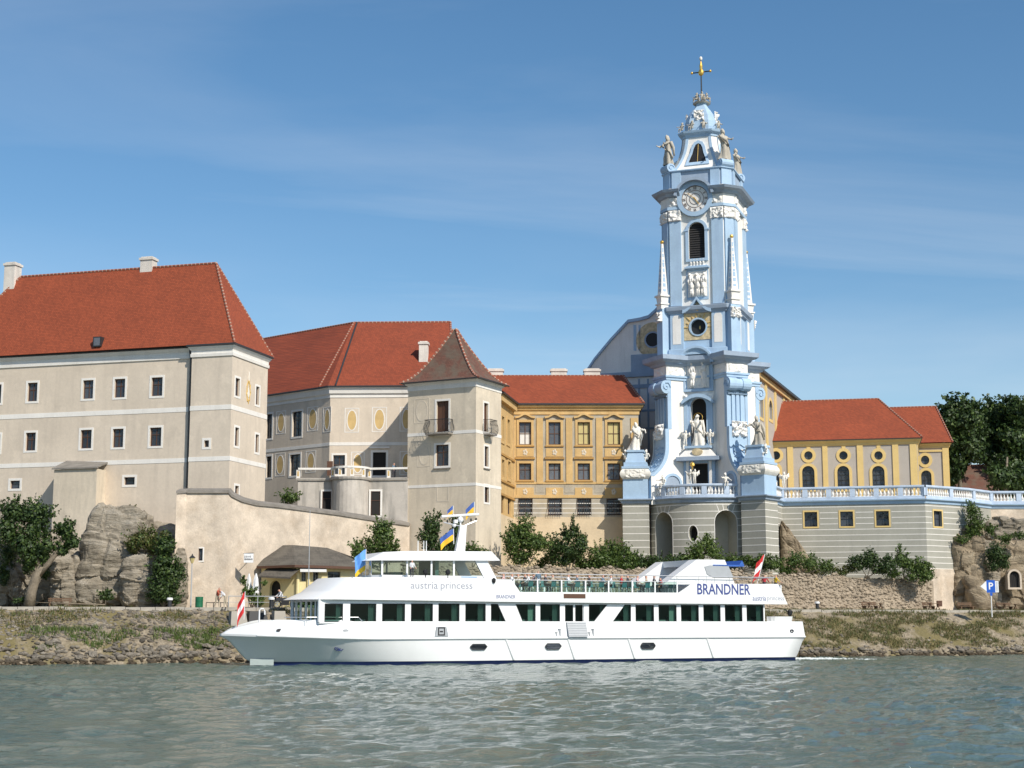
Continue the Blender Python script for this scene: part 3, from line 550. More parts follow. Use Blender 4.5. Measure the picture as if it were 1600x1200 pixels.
# ------------------------------------------------------------------ old rampart wall below it
RW = [(276, 771, 135.2), (292, 770, 136), (357, 770, 136.6), (362, 776, 137), (378, 784, 138), (400, 789.5, 139.3), (435, 793, 141), (470, 797.5, 143), (535, 806, 147), (605, 817, 151), (640, 822, 153)]
fw = frp(325, 136.3, 0); RWr = thing('rampart_wall', 'patched plaster rampart wall with stone coping stepping down towards the cafe', 'wall', fw, 4.3)
pts = [(fw.loc(at(a, b, d)), at(a, b, d).z) for a, b, d in RW]
m = MB().use('rough_plaster'); cp = MB().use('stone_cop'); fwf = Face(RWr, fw)
slit = fwf.window(310.5, 857, 317, 876, nv=0, nh=0, sur='whiteplaster', sw=.12, bar=.04)
(l0, h0), (l1, h1) = (pts[1][0], pts[1][1]), (pts[2][0], pts[2][1])
for i in range(len(pts) - 1):
    (p, hp), (q, hq) = pts[i], pts[i + 1]
    if i == 1:
        mm = MB(); mm.use('rough_plaster'); dx, dy = q[0] - p[0], q[1] - p[1]
        tmp = MB(); wall(tmp, p[0], q[0], 4, hp, fwf.holes, .3)
        for f in tmp.f: m.add([(tmp.v[k][0], tmp.v[k][1] + (p[1] + dy * (tmp.v[k][0] - p[0]) / dx) if abs(tmp.v[k][1]) < .01 else tmp.v[k][1] + (p[1] + dy * (tmp.v[k][0] - p[0]) / dx), tmp.v[k][2]) for k in f], [list(range(len(f)))])
    else: m.quad((*p, 4), (*q, 4), (*q, hq), (*p, hp))
    m.quad((*p, hp), (*q, hq), (q[0], q[1] + 1.0, hq), (p[0], p[1] + 1.0, hp))
    cp.add([(p[0], p[1] - .22, hp), (q[0], q[1] - .22, hq), (q[0], q[1] + 1.1, hq + .15), (p[0], p[1] + 1.1, hp + .15), (p[0], p[1] - .22, hp + .22), (q[0], q[1] - .22, hq + .22), (q[0], q[1] + 1.1, hq + .5), (p[0], p[1] + 1.1, hp + .5)], [(0, 3, 2, 1), (4, 5, 6, 7), (0, 1, 5, 4), (2, 3, 7, 6), (0, 4, 7, 3), (1, 2, 6, 5)])
slit.location.y = pts[1][0][1] + (pts[2][0][1] - pts[1][0][1]) * (slit.location.x - pts[1][0][0]) / (pts[2][0][0] - pts[1][0][0])
p = pts[0][0]; m.quad((*p, 4), (p[0], p[1] + 4, 4), (p[0], p[1] + 4, pts[0][1]), (*p, pts[0][1]))
m.build('wall', RWr); cp.build('coping', RWr)
# ------------------------------------------------------------------ middle wing behind the terrace
fm = frp(512, 160, -2)
MW = thing('residential_wing', 'beige wing with painted yellow ovals and long red roof bent at a corner', 'building', fm, 4.3)
P0 = (0, 0); ext_l = fm.loc(at(417, 690, 166.7)); kn = fm.loc(at(503, 690, 160.9))
d = Vector((kn[0] - ext_l[0], kn[1] - ext_l[1])); phiL = math.atan2(d.y, d.x); LL = d.length
FL = Face(MW, fm, ext_l[0], ext_l[1], phiL); FC = Face(MW, fm, kn[0], kn[1], math.atan2(-kn[1], -kn[0])); FM = Face(MW, fm)
LC = math.hypot(*kn)
for r in ((416, 647, 425, 685), (456.7, 643, 471.4, 682), (416, 713, 424, 746), (453, 710, 469, 743)): FL.window(*r, sur='whiteplaster', sw=.2, nv=1, nh=2, frame='iron', bar=.07)
for r in ((434.4, 646, 443.7, 674), (483, 639.5, 494, 669.5), (432.6, 712, 442.5, 740), (480.5, 708.5, 490.5, 734.5)): FL.oval_panel(*r)
FC.oval_panel(507.5, 640, 514.5, 671)
for r in ((543, 641.5, 556.7, 671.7), (585.6, 640, 600, 670.7), (629, 640, 641, 670), (552.8, 710, 565, 738), (629, 709, 642, 738)): FM.oval_panel(*r)
FM.window(520.5, 711, 539, 741, name='terrace_door', sur='whiteplaster', sw=.2, nv=1, nh=1); FM.window(582.5, 706.6, 603, 743, name='terrace_door', sur='whiteplaster', sw=.22, nv=0, nh=0, glass='voiddark', frame='iron')
m = MB().use('darkwood'); x_, z_ = FM.px(519, 743, -.5); m.box(x_ - .55, x_ + .05, -.5, -.45, z_, z_ + 1.5); m.build('open_shutter', MW)
FM.band('door_hood', 'whiteplaster', 577, 698, 609, 700.5, .22)
zeM = FM.px(560, 618)[1]; zcM = FM.px(560, 620)[1]; zeM = FM.px(560, 606)[1]
EM = FM.px(700, 690)[0]
FL.build('beige', -14, LL, 4, zeM); FC.build('beige', 0, LC, 4, zeM); FM.build('beige', 0, EM, 4, zeM)
far = FL.P(-14, 0, 0)
m = MB().use('beige'); m.quad((EM, 0, 4), (EM, 9, 4), (EM, 9, zeM), (EM, 0, zeM)); m.build('end_wall', MW)
plo = [(far[0], far[1]), kn, (0, 0), (EM, 0), (EM, 9)]
m = MB().use('whiteplaster'); m.sweep(plo, [(.01, zcM - .1), (.06, zcM - .08), (.06, zcM + .2), (.22, zcM + .35), (.3, zeM - .1), (.4, zeM), (0, zeM + .01)], False); m.build('cornice', MW)
m = MB().use('gutter'); m.sweep(plo, [(.40, zeM), (.55, zeM + .03), (.55, zeM + .18), (.35, zeM + .2)], False); m.build('gutter', MW)
z0, z1 = FM.px(560, 696)[1], FM.px(560, 691)[1]
m = MB().use('whiteplaster'); m.sweep(plo, [(.004, z0), (.03, z0), (.03, z1), (.004, z1)], False); m.build('string_band', MW)
RD = 8.0
a1 = (*((fm.px(553, 504, RD)[0], RD)), fm.px(553, 504, RD)[1]); a2x, a2z = fm.px(704, 499, RD); a2 = (a2x, RD, a1[2])
eo = offset_open(plo, .5); zz_ = zeM + .17
nL = Vector((-math.sin(phiL), math.cos(phiL))); a0 = (far[0] + nL.x * RD - 2, far[1] + nL.y * RD, a1[2] - .0)
lp = lambda i: (eo[i][0], eo[i][1], zz_)
bk = [(a0[0], a0[1] + 10, zz_), (a1[0], 17, zz_), (EM + .5, 17, zz_)]
roof(MW, 'roof', 'roofred2', [(lp(0), lp(1), a1, a0), (lp(1), lp(2), a1), (lp(2), lp(3), a2, a1), (lp(3), bk[2], a2), (a0, a1, bk[1], bk[0]), (a1, a2, bk[2], bk[1])])
ridge(MW, a0, a1); ridge(MW, a1, a2); ridge(MW, lp(1), a1); ridge(MW, lp(3), a2)
q0, q1 = Vector(lp(2)) + Vector((.5, 0, .02)), Vector(a1) + Vector((.35, 0, .0))
m = MB().use('gutter'); m.tube([q0 + Vector((.3, -.05, 0)), q1 + Vector((0, -.05, 0))], .10, 6); m.build('valley_flashing', MW)
cx, cz = FM.px(662, 570, 3.0); chimney(MW, cx, 3.0, zeM + 1, FM.px(662, 534, 3.0)[1], .95, .95)
# ------------------------------------------------------------------ small terrace with parapet in front
ft = frp(550, 154, -2)
TE = thing('garden_terrace', 'weathered stone terrace with bulging round middle and low white parapet', 'terrace', ft, 4.3)
xl, xr_ = ft.px(466, 760)[0], ft.px(638, 760)[0]; xa, xb = ft.px(519, 760)[0], ft.px(577, 760)[0]; zf = ft.px(550, 748)[1]; zt2 = ft.px(550, 731)[1]
arc = [(xa + (xb - xa) * (.5 - .5 * math.cos(t)), -2.2 * math.sin(t)) for t in [math.pi * i / 14 for i in range(15)]]
TP = [(xl, 4.5), (xl, -.2)] + [(xa, 0)] + arc[1:-1] + [(xb, 0), (xr_, -.5), (xr_ + .5, 5)]
m = MB().use('terrace_plaster'); m.plan(TP, 4, zf); m.build('wall', TE)
m = MB().use('terrace_plaster'); m.sweep(TP[:-1], [(0.01, zf - .25), (.14, zf - .2), (.2, zf - .02), (.2, zf + .06), (-.3, zf + .06)], False); m.build('ledge', TE)
m = MB().use('whiteplaster'); m.sweep(TP[1:-1], [(-.02, zt2 - .2), (.12, zt2 - .2), (.12, zt2), (-.25, zt2), (-.25, zt2 - .2)], False); m.build('parapet_rail', TE)
pq = TP[1:-1]; L_ = 0
for i in range(len(pq) - 1):
    p, q = Vector(pq[i]), Vector(pq[i + 1])
    n_ = max(1, round((q - p).length / 2.6)) if (q - p).length > 1.5 else (1 if i % 3 == 0 else 0)
    for k in range(n_):
        c = p.lerp(q, k / n_); m = MB().use('whiteplaster'); m.box(-.17, .17, -.14, .14, zf + .05, zt2 - .2); m.use('ovalyellow'); m.box(-.09, .09, -.155, -.13, zf + .25, zt2 - .35); m.build('parapet_post', TE, (c.x, c.y + .1, 0))
FT = Face(TE, ft)
for r in ((504, 768, 518, 798), (580, 768, 595, 806)):
    w_ = FT.window(*r, rec=-.06, sur='whiteplaster', sw=.18, nv=0, nh=1, bt=.62, glass='voiddark', cut=False, out=.1); w_.location.y = -.12 if r[0] < 550 else -.3
# ------------------------------------------------------------------ corner tower house with balcony
fs = frp(743, 150, -27)
ST = thing('corner_tower', 'square beige corner tower with pointed brown bell-cast roof and iron balcony', 'tower', fs, 4.3)
F = Face(ST, fs); G = Face(ST, fs, 0, 0, math.pi / 2)
xw = F.px(637, 690)[0]; yw = G.px(783, 690)[0]
F.window(682, 626.5, 701, 678, name='balcony_door', sur='whiteplaster', sw=.2, nv=1, nh=0, frame='darkwood', glass='darkwood', bar=.09)
F.window(681, 695, 701, 728, sur='whiteplaster', sw=.2, nv=1, nh=1, bt=.66, sill=True, bar=.07)
G.window(756, 630, 762.8, 680, name='balcony_door', sur='whiteplaster', sw=.18, nv=1, nh=0, glass='darkwood'); G.window(757, 697.6, 763.2, 729, sur='whiteplaster', sw=.18, sill=True, nv=1, nh=1); G.window(757, 759, 764, 785, sur='whiteplaster', sw=.18, nv=1, nh=1)
zeS = F.px(743, 592)[1]
F.build('beige2', xw, 0, 4, zeS); G.build('beige2', 0, yw, 4, zeS)
m = MB().use('beige2'); m.quad((xw, 0, 4), (xw, yw, 4), (xw, yw, zeS), (xw, 0, zeS)); m.quad((xw, yw, 4), (0, yw, 4), (0, yw, zeS), (xw, yw, zeS)); m.build('back_wall', ST)
pl = [(xw, 0), (0, 0), (0, yw), (xw, yw)]
for (y0, y1) in ((671, 676), (754, 758.5)):
    z0, z1 = F.px(743, y1)[1], F.px(743, y0)[1]; m = MB().use('whiteplaster'); m.sweep(pl, [(.004, z0), (.025, z0), (.025, z1), (.004, z1)]); m.build('string_band', ST)
m = MB().use('whiteplaster'); m.sweep(pl, [(.01, zeS - .75), (.05, zeS - .73), (.05, zeS - .25), (.2, zeS - .15), (.28, zeS), (0, zeS + .01)]); m.build('cornice', ST)
ax_, az_ = fs.px(705, 513, yw / 2); cxm, cym = xw / 2, yw / 2
def lerp2(a, b, t): return a[0] + (b[0] - a[0]) * t, a[1] + (b[1] - a[1]) * t
base = offset(pl, .62); lv = [(0, 0), (.16, .06), (.34, .19), (.52, .38), (.72, .62), (.88, .83), (.97, .97)]
hh = az_ - zeS; rows = [[(*lerp2(b, (cxm, cym), t), zeS + .05 + z * hh) for b in base] for t, z in lv]
fc = []
for i in range(len(rows) - 1):
    for j in range(4): fc.append((rows[i][j], rows[i][(j + 1) % 4], rows[i + 1][(j + 1) % 4], rows[i + 1][j]))
fc.append(tuple(rows[-1])); roof(ST, 'roof', 'roofbrown', fc)
m = MB().use('gutter'); m.sweep(pl, [(.28, zeS), (.66, zeS + .0), (.66, zeS + .09), (.5, zeS + .1)]); m.build('eaves_board', ST)
for j in range(4):
    for i in range(len(rows) - 1): 
        if i == 0: mm = MB()
        p, q = Vector(rows[i][j]), Vector(rows[i + 1][j]); n_ = max(1, int((q - p).length / .4))
        for k in range(n_): mm.use('ridge_red'); mm.tube([p.lerp(q, k / n_), p.lerp(q, (k + .72) / n_)], .12, 6); mm.use('ridge_mortar'); mm.tube([p.lerp(q, (k + .7) / n_), p.lerp(q, (k + 1) / n_)], .13, 6)
    mm.build('ridge_tiles', ST)
def balcony(Fc, a, c, ytop, ybot, proj=1.0):
    x0, x1, z0, z1 = Fc.rpx(a, ytop, c, ybot); cx = (x0 + x1) / 2; w = (x1 - x0) / 2 * .8
    m = MB().use('stone_cop'); m.box(-w, w, -proj, .02, 0, .14); ob = Fc.put('balcony', m, cx, 0, z0)
    q = MB().use('iron'); h = z1 - z0; path = [(-w, -.02), (-w, -proj), (w, -proj), (w, -.02)]
    q.tube([(*p, h) for p in path], .035, 5); q.tube([(*p, .2) for p in path], .02, 5)
    for (p, s_) in zip(path[:-1], path[1:]):
        n_ = int(math.dist(p, s_) / .13)
        for k in range(n_ + 1):
            x, y = lerp2(p, s_, k / n_); ox = .18 * (1 if x > 0 else -1) if s_[0] == p[0] else 0; oy = -.18 if s_[1] == p[1] else 0
            q.tube([(x, y, .15), (x + ox, y + oy, .35 * h), (x + ox * .8, y + oy * .8, .55 * h), (x, y, .8 * h), (x, y, h)], .014, 4)
    c_ = q.build('railing', None); c_.parent = ob; return ob
balcony(F, 667, 712, 657, 680); balcony(G, 753.5, 767, 657, 681, .8)
for r in ((651, 627, 667, 657), (656, 697, 669, 725)): F.oval_panel(*r, fill='beige2', rim='faded')
x0, x1, z0, z1 = F.rpx(682, 757, 701.5, 784); m = MB().use('faded'); m.ring(rect(x0, x1, z0, z1), rect(x0 + .12, x1 - .12, z0 + .12, z1 - .12), -.02, .01); F.put('blind_panel', m)
# ------------------------------------------------------------------ ochre monastery wing
fy = frp(803, 168, 0)
YB = thing('ochre_wing', 'ochre baroque monastery wing with red roof and four window bays', 'building', fy, 4.3)
F = Face(YB, fy); xe = F.px(998, 690)[0]
zeY = F.px(900, 634)[1]
bays = [(811, 830), (857, 876), (902.5, 921.8), (949, 968.8)]
up = ['shade_white', 'glassgrey', 'shade_yellow', 'shade_yellow']
def frame_bits(F, a, c):
    F.band('sill', 'ochre_dark', a - 5, 696.2, c + 5, 698, .14); F.band('lower_hood', 'ochre_dark', a - 6, 714.5, c + 6, 717.5, .2); F.band('lower_sill', 'ochre_dark', a - 5, 751, c + 5, 752.8, .14)
    x0, x1, z0, z1 = F.rpx(a - 6, 646.5, c + 6, 652); m = MB().use('ochre'); n = 10; xm = (x0 + x1) / 2
    up_ = [(x0 + (x1 - x0) * i / n, z0 + .08 + (z1 - z0) * (math.exp(-((i / n - .5) * 4.2) ** 2))) for i in range(n + 1)]
    lo = [(x, z - .22) for x, z in up_]
    for i in range(n): m.prism([lo[i], lo[i + 1], up_[i + 1], up_[i]], -.28, .02)
    F.put('curved_pediment', m)
    for yy in (700.5, 762):
        x0, x1, z0, z1 = F.rpx(a - 4, yy, c + 4, yy + 13); m = MB().use('ochre'); m.box(x0, x1, -.06, .02, z0, z1); o_ = F.put('apron_panel', m)
        q = MB().use('faded'); xm, zm = (x0 + x1) / 2, (z0 + z1) / 2
        for k in range(5): q.ball((xm + .16 * math.cos(k * 1.3), -.06, zm + .22 * math.sin(k * 1.3)), .13, 5, 1, .5, 1.2)
        r_ = q.build('stucco_ornament', None); r_.parent = o_
for (a, c), g in zip(bays, up):
    F.window(a, 659.7, c, 695, sur='ochre', sw=.26, out=.09, nv=1, nh=1, bt=.5, frame='darkwood', glass='glassgrey', bar=.1)
    F.window(a, 724, c, 750, sur='ochre', sw=.26, out=.09, nv=1, nh=1, bt=.62, frame='darkwood', glass='glassgrey', bar=.1)
    F.window(a - .5, 779, c + 1.5, 805, sur=None, nv=1, nh=1, frame='darkwood', bar=.1)
    frame_bits(F, a, c)
    x0, x1, z0, z1 = F.rpx(a - 1, 779, c + 2, 806); m = MB().use('iron')
    for k in range(7):
        x = x0 + (x1 - x0) * k / 6; m.tube([(x, -.03, z1), (x, -.1, z0 + (z1 - z0) * .5), (x, -.42, z0 + .12), (x, -.3, z0)], .025, 4)
    for k, yo in ((.2, -.36), (.5, -.12), (.85, -.05)): m.tube([(x0, yo, z0 + (z1 - z0) * k), (x1, yo, z0 + (z1 - z0) * k)], .025, 4)
    F.put('window_grille', m)
    x0, x1, z0, z1 = F.rpx(a, 659.7, c, 695)
    if g.startswith('shade'):
        m = MB().use(g); zb = z0 + .12 if g == 'shade_yellow' else z0 + .1; zt_ = z1 - .1 if g == 'shade_yellow' else (z0 + z1) / 2 + .1; m.quad((x0 + .1, .245, zb), (x1 - .1, .245, zb), (x1 - .1, .245, zt_), (x0 + .1, .245, zt_)); F.put('roller_blind', m)
F.build('facade_grey', 0, xe, F.px(900, 808)[1], zeY); zb = F.px(900, 808)[1]
m = MB().use('cream_base'); m.box(-.02, xe + .02, -.05, .6, 4, zb); m.build('base_wall', YB)
for a, c in ((838.5, 848.5), (884.5, 894.5), (931.5, 941.5)): F.band('pilaster', 'ochre', a, 653, c, 756, .1); F.band('panel', 'facade_grey', a - 2, 758, c + 2, 770, .03)
for a, c in ((803, 806.5), (986, 997.5)): F.band('pilaster', 'ochre', a, 653, c, 776, .1)
F.band('string_band', 'ochre', 803, 753, 998, 756.5, .07); F.band('string_band', 'ochre', 803, 773.5, 998, 778, .09)
pl = [(0, 0), (xe, 0), (xe, 11)]
z1 = zeY; m = MB().use('ochre'); m.sweep(pl, [(.01, z1 - 1.0), (.1, z1 - .98), (.1, z1 - .62), (.25, z1 - .5), (.3, z1 - .3), (.5, z1 - .18), (.55, z1), (0, z1 + .01)], False); m.build('cornice', YB)
m = MB().use('gutter'); m.sweep(pl, [(.55, z1), (.68, z1 + .03), (.68, z1 + .2), (.5, z1 + .22)], False); m.build('gutter', YB)
for i, yy in enumerate((786, 793.5, 801)): F.band('joint_line', 'whiteplaster', 803, yy, 998, yy + 1.1, .008)
m = MB().use('ochre'); m.quad((xe, 0, 4), (xe, 11, 4), (xe, 11, zeY), (xe, 0, zeY)); m.build('end_wall', YB)
rzY = F.px(900, 587, 5.5)[1]; xrr = F.px(974, 588, 5.5)[0]; xll = F.px(735, 588, 5.5)[0]; e = .6
roof(YB, 'roof', 'roofred', [((-8, -e, zeY + .2), (xe + e, -e, zeY + .2), (xrr, 5.5, rzY), (xll, 5.5, rzY)), ((xe + e, -e, zeY + .2), (xe + e, 11.5, zeY + .2), (xrr, 5.5, rzY)), ((xe + e, 11.5, zeY + .2), (-8, 11.5, zeY + .2), (xll, 5.5, rzY), (xrr, 5.5, rzY))])
ridge(YB, (xll, 5.5, rzY), (xrr, 5.5, rzY), .13); ridge(YB, (xe + e, -e, zeY + .2), (xrr, 5.5, rzY), .2)
for a in (774, 873, 925): xx = F.px(a, 585, 6.2)[0]; chimney(YB, xx, 6.2, rzY - 1.5, F.px(a, 576.5, 6.2)[1], 1.8, .9)
# its side wing, seen edge-on beside the corner tower
ws = fy.loc(at(778.5, 690, 159.0)); phiW = math.atan2(0 - ws[1], 0 - ws[0]); LW = math.hypot(*ws)
G = Face(YB, fy, ws[0], ws[1], phiW)
for a, c, y0, y1 in ((783.3, 787, 651, 689), (792, 796, 656, 693)):
    G.window(a, y0, c, y1, sur='ochre', sw=.3, out=.09, bar=.1)
for a, c, y0, y1 in ((783.3, 787.3, 718.5, 745.5), (793, 797, 721.5, 748)): G.window(a, y0, c, y1, sur='ochre', sw=.3, out=.09, bar=.1)
for a, c, y0, y1 in ((783.5, 788, 774, 802), (793.5, 798.5, 777, 804)): G.window(a, y0, c, y1, bar=.1, nv=1, nh=1)
zb2 = G.px(790, 806)[1]; G.build('ochre', 0, LW - .03, zb2, zeY, name='side_wing_wall'); m = MB().use('cream_base'); m.box(0, LW - .03, -.04, .3, 4, zb2); G.put('side_base', m)
for yy in (712, 753, 774): 
    x_, z_ = G.px(790, yy + 3); m = MB().use('ochre_dark'); m.box(0, LW - .05, -.16, .02, z_, z_ + .22); G.put('string_band', m)
m = MB(G.M).use('ochre'); m.box(0, LW - .5, -.45, .02, zeY - .7, zeY - .02); m.build('side_cornice', YB)
m = MB(G.M).use('gutter'); m.box(-.2, LW - .3, -.7, .1, zeY, zeY + .18); m.build('side_gutter', YB)
m = MB(G.M).use('roofred'); m.quad((-.3, -.65, zeY + .2), (LW - .3, -.65, zeY + .2), (LW + 1, 7, rzY - .5), (-.3, 7, rzY - .5)); m.build('side_roof', YB)
# ------------------------------------------------------------------ figures (people and statues share one skinned skeleton)
def skin_mesh(verts, edges, radii, sub=1):
    me = bpy.data.meshes.new('t'); me.from_pydata(verts, edges, []); ob = bpy.data.objects.new('t', me); COL.objects.link(ob)
    md = ob.modifiers.new('s', 'SKIN'); md.use_smooth_shade = True
    for i, r in enumerate(radii): me.skin_vertices[0].data[i].radius = (r, r)
    me.skin_vertices[0].data[0].use_root = True
    if sub: s = ob.modifiers.new('u', 'SUBSURF'); s.levels = sub; s.render_levels = sub
    dg = bpy.context.evaluated_depsgraph_get(); ev = ob.evaluated_get(dg); r = bpy.data.meshes.new_from_object(ev)
    bpy.data.objects.remove(ob); bpy.data.meshes.remove(me); return r
def skeleton(sit=False, lean=0, arms=((20, 10), (20, 10)), step=0, turn=0, fingers=True):
    """joints of a 1.75 m figure that faces -y; arms = (forward lift, outward lift) in degrees, elbow bends on its own"""
    V, E, Rr, T = [], [], [], []
    def j(p, r, par=None, t='shirt'): V.append(Vector(p)); Rr.append(r); T.append(t); (E.append((par, len(V) - 1)) if par is not None else None); return len(V) - 1
    hz = .50 if sit else .95
    q = Matrix.Rotation(R(lean), 3, 'X'); P = lambda x, y, z: Vector((0, 0, hz)) + q @ Vector((x, y, z - .95))
    pel = j((0, 0, hz), .135, None, 'pants'); sp = j(P(0, 0, 1.15), .125, pel); ch = j(P(0, .01, 1.36), .145, sp); nk = j(P(0, 0, 1.50), .055, ch, 'skin')
    hd = j(P(0, -.02, 1.61), .125, nk, 'skin'); j(P(0, .005, 1.72), .105, hd, 'hair'); j(P(0, -.115, 1.60), .016, hd, 'skin')
    for s, (fw_, ow) in zip((-1, 1), arms):
        sh = j(P(.19 * s, .01, 1.41), .062, ch); a = R(fw_); b = R(ow)
        d1 = Vector((math.sin(b) * s, -math.sin(a) * math.cos(b), -math.cos(a) * math.cos(b))); el = V[sh] + q @ d1 * .29
        e_ = j(el, .046, sh); a2 = a + R(35); d2 = Vector((math.sin(b) * .4 * s, -math.sin(a2), -math.cos(a2))).normalized(); wr = j(V[e_] + q @ d2 * .25, .034, e_, 'skin'); hn = j(V[wr] + q @ d2 * .09, .036, wr, 'skin')
        if fingers:
            side = Vector((1, 0, 0))
            for k, ln in enumerate((.055, .08, .085, .078, .06)):
                o_ = side * (.018 * (k - 2)); j(V[hn] + q @ (d2 * (ln if k else .03)) + o_ * (1 if k else 2.0), .0095, hn, 'skin')
    for s in (-1, 1):
        hp = j((.095 * s, 0, hz - .03), .10, pel, 'pants')
        if sit: kn = j((.12 * s, -.43, hz), .068, hp, 'pants'); an = j((.12 * s, -.40, .08), .042, kn, 'pants'); j((.12 * s, -.55, .04), .035, an, 'shoe')
        else: st = step * s; kn = j((.10 * s, -.03 - st * .5, .50), .066, hp, 'pants'); an = j((.10 * s, .03 - st, .085), .044, kn, 'pants'); j((.10 * s, -.13 - st, .04), .036, an, 'shoe')
    return V, E, Rr, T
def person(label, P, heading, shirt, pants, hair='hair_dark', scale=1.0, group=None, **kw):
    V, E, Rr, T = skeleton(**kw); me = skin_mesh(V, E, Rr, 1)
    slots = ['shirt', 'pants', 'skin', 'hair', 'shoe']; mt = {'shirt': shirt, 'pants': pants, 'skin': 'skin', 'hair': hair, 'shoe': 'black'}
    for k in slots: me.materials.append(MATS[mt[k]])
    for f in me.polygons:
        c = f.center; b = min(range(len(V)), key=lambda i: (V[i] - c).length - Rr[i]); f.material_index = slots.index(T[b]); f.use_smooth = True
    o = link('person', me, None, P, heading); o.scale = (scale,) * 3; return tag(o, label, 'person', group)
def statue_mesh(seed=0, h=1.0, robe=True, arms=((60, 25), (25, 30)), wings=False, seat=False, mt='statue'):
    rg_ = random.Random(seed); V, E, Rr, T = skeleton(sit=seat, lean=rg_.uniform(-4, 6), arms=arms, fingers=False)
    me = skin_mesh(V, E, [r * (1.22 if i < 4 else 1.15) for i, r in enumerate(Rr)], 1); m = MB().use(mt)
    vs = [tuple(v.co) for v in me.vertices]; m.add(vs, [list(p.vertices) for p in me.polygons]); bpy.data.meshes.remove(me)
    hv = V[4]; m.ball(tuple(hv + Vector((0, -.01, .03))), .125, 8, .9, 1.0, 1.2); m.ball(tuple(hv + Vector((0, .04, .07))), .13, 8, .95, 1, 1)
    if robe and not seat:
        n = 30; ph = rg_.uniform(0, 6); prof = [(.30, 0), (.29, .1), (.25, .4), (.20, .75), (.17, 1.0), (.20, 1.25), (.17, 1.42)]
        vs = []
        for i, (r, z) in enumerate(prof):
            for k in range(n):
                a = 2 * math.pi * k / n; rr = r * (1.06 + .24 * (1 - z / 1.6) * math.sin(5 * a + ph + z * 2.2) + .10 * math.sin(3 * a - z * 5 + ph) + .10 * math.sin(9 * a + z * 3 + ph)); vs.append((rr * 1.08 * math.cos(a) + .05 * math.sin(z * 2.5 + ph), rr * .85 * math.sin(a) - .03 * math.sin(z * 3), z))
        m.add(vs, [(i * n + k, i * n + (k + 1) % n, (i + 1) * n + (k + 1) % n, (i + 1) * n + k) for i in range(len(prof) - 1) for k in range(n)] + [list(range((len(prof) - 1) * n, len(prof) * n))])
        a = [(-.28, -.12, 1.35), (-.12, -.27, 1.1), (.12, -.27, .9), (.27, -.1, .75), (.34, .05, .35)]; m.tube(a, .085, 6, .05); m.tube([(.26, .05, 1.4), (.36, .12, 1.0), (.33, .16, .5)], .1, 6, .05)
    if wings:
        for s in (-1, 1): m.add([(0, .12, 1.2), (.5 * s, .2, 1.65), (.62 * s, .2, 1.3), (.3 * s, .16, .95), (0, .18, 1.2), (.5 * s, .26, 1.65), (.62 * s, .26, 1.3), (.3 * s, .22, .95)], [(0, 1, 2, 3), (7, 6, 5, 4), (0, 1, 5, 4), (1, 2, 6, 5), (2, 3, 7, 6)])
    m.v = [tuple(Vector(p) * (1 + .10 * fbm(p[0] * 5, p[1] * 5, p[2] * 5 + seed, 3)) + Vector((.06 * math.sin(p[2] * 2.4 + seed), 0, 0))) for p in m.v]
    o = m.build('statue', None, smooth=True); COL.objects.unlink(o); return o.data
ST_A = statue_mesh(1, arms=((40, 60), (50, 15)), mt='statue'); ST_B = statue_mesh(2, arms=((70, 10), (60, 20)), mt='statuewhite'); ST_C = statue_mesh(5, arms=((30, 30), (20, 70)), mt='statuewhite')
PUT = statue_mesh(3, robe=False, wings=True, arms=((80, 40), (30, 60)), mt='statuewhite'); PUT2 = statue_mesh(4, robe=False, wings=False, seat=True, arms=((50, 40), (40, 40)), mt='statue'); PUTW = statue_mesh(6, robe=False, seat=True, arms=((60, 50), (20, 50)), mt='statuewhite')
def statue(label, me, P, h, heading, plinth=False):
    o = link('statue', me, None, P, heading); k = h / 1.77; o.scale = (k,) * 3; return tag(o, label, 'statue')
def relief(name, root, w, h, seed, mt='towerwhite', amp=.16, nu=22, nv=22, figs=0, loose=False):
    """modelled stucco relief panel; figures are columns of rounded lumps"""
    rg_ = random.Random(seed); L = []
    for k in range(figs):
        cx = (k + .5) / figs * w - w / 2; t = rg_.uniform(-.06, .06) * w
        L += [(cx + t, h * .86, h * .055, h * .07), (cx, h * .66, h * .09, h * .16), (cx - t, h * .42, h * .10, h * .18), (cx - t * 1.5 - .05 * w, h * .17, h * .05, h * .17), (cx - t + .05 * w, h * .17, h * .05, h * .17), (cx + .1 * w, h * .68, h * .04, h * .13), (cx - .1 * w, h * .6, h * .04, h * .13)]
    m = MB().use(mt); vs = []
    for i in range(nu + 1):
        for k in range(nv + 1):
            x, z = -w / 2 + w * i / nu, h * k / nv; d = 0
            for lx, lz, rx_, rz_ in L:
                q = ((x - lx) / rx_) ** 2 + ((z - lz) / rz_) ** 2
                if q < 1: d = max(d, math.sqrt(1 - q) * amp * 1.3)
            if not L: d = amp * max(0, .3 + fbm(x * 2.6 + seed * 7, z * 2.6, seed, 3))
            else: d += amp * .25 * max(0, fbm(x * 5 + seed, z * 5, 3))
            if i in (0, nu) or k in (0, nv): d = 0
            vs.append((x, -d - .012, z))
    fs_ = [(i * (nv + 1) + k, (i + 1) * (nv + 1) + k, (i + 1) * (nv + 1) + k + 1, i * (nv + 1) + k + 1) for i in range(nu) for k in range(nv)]
    m.add(vs, [f for f in fs_ if not loose or max(-vs[q][1] for q in f) > .045]); return m
FONT = {}
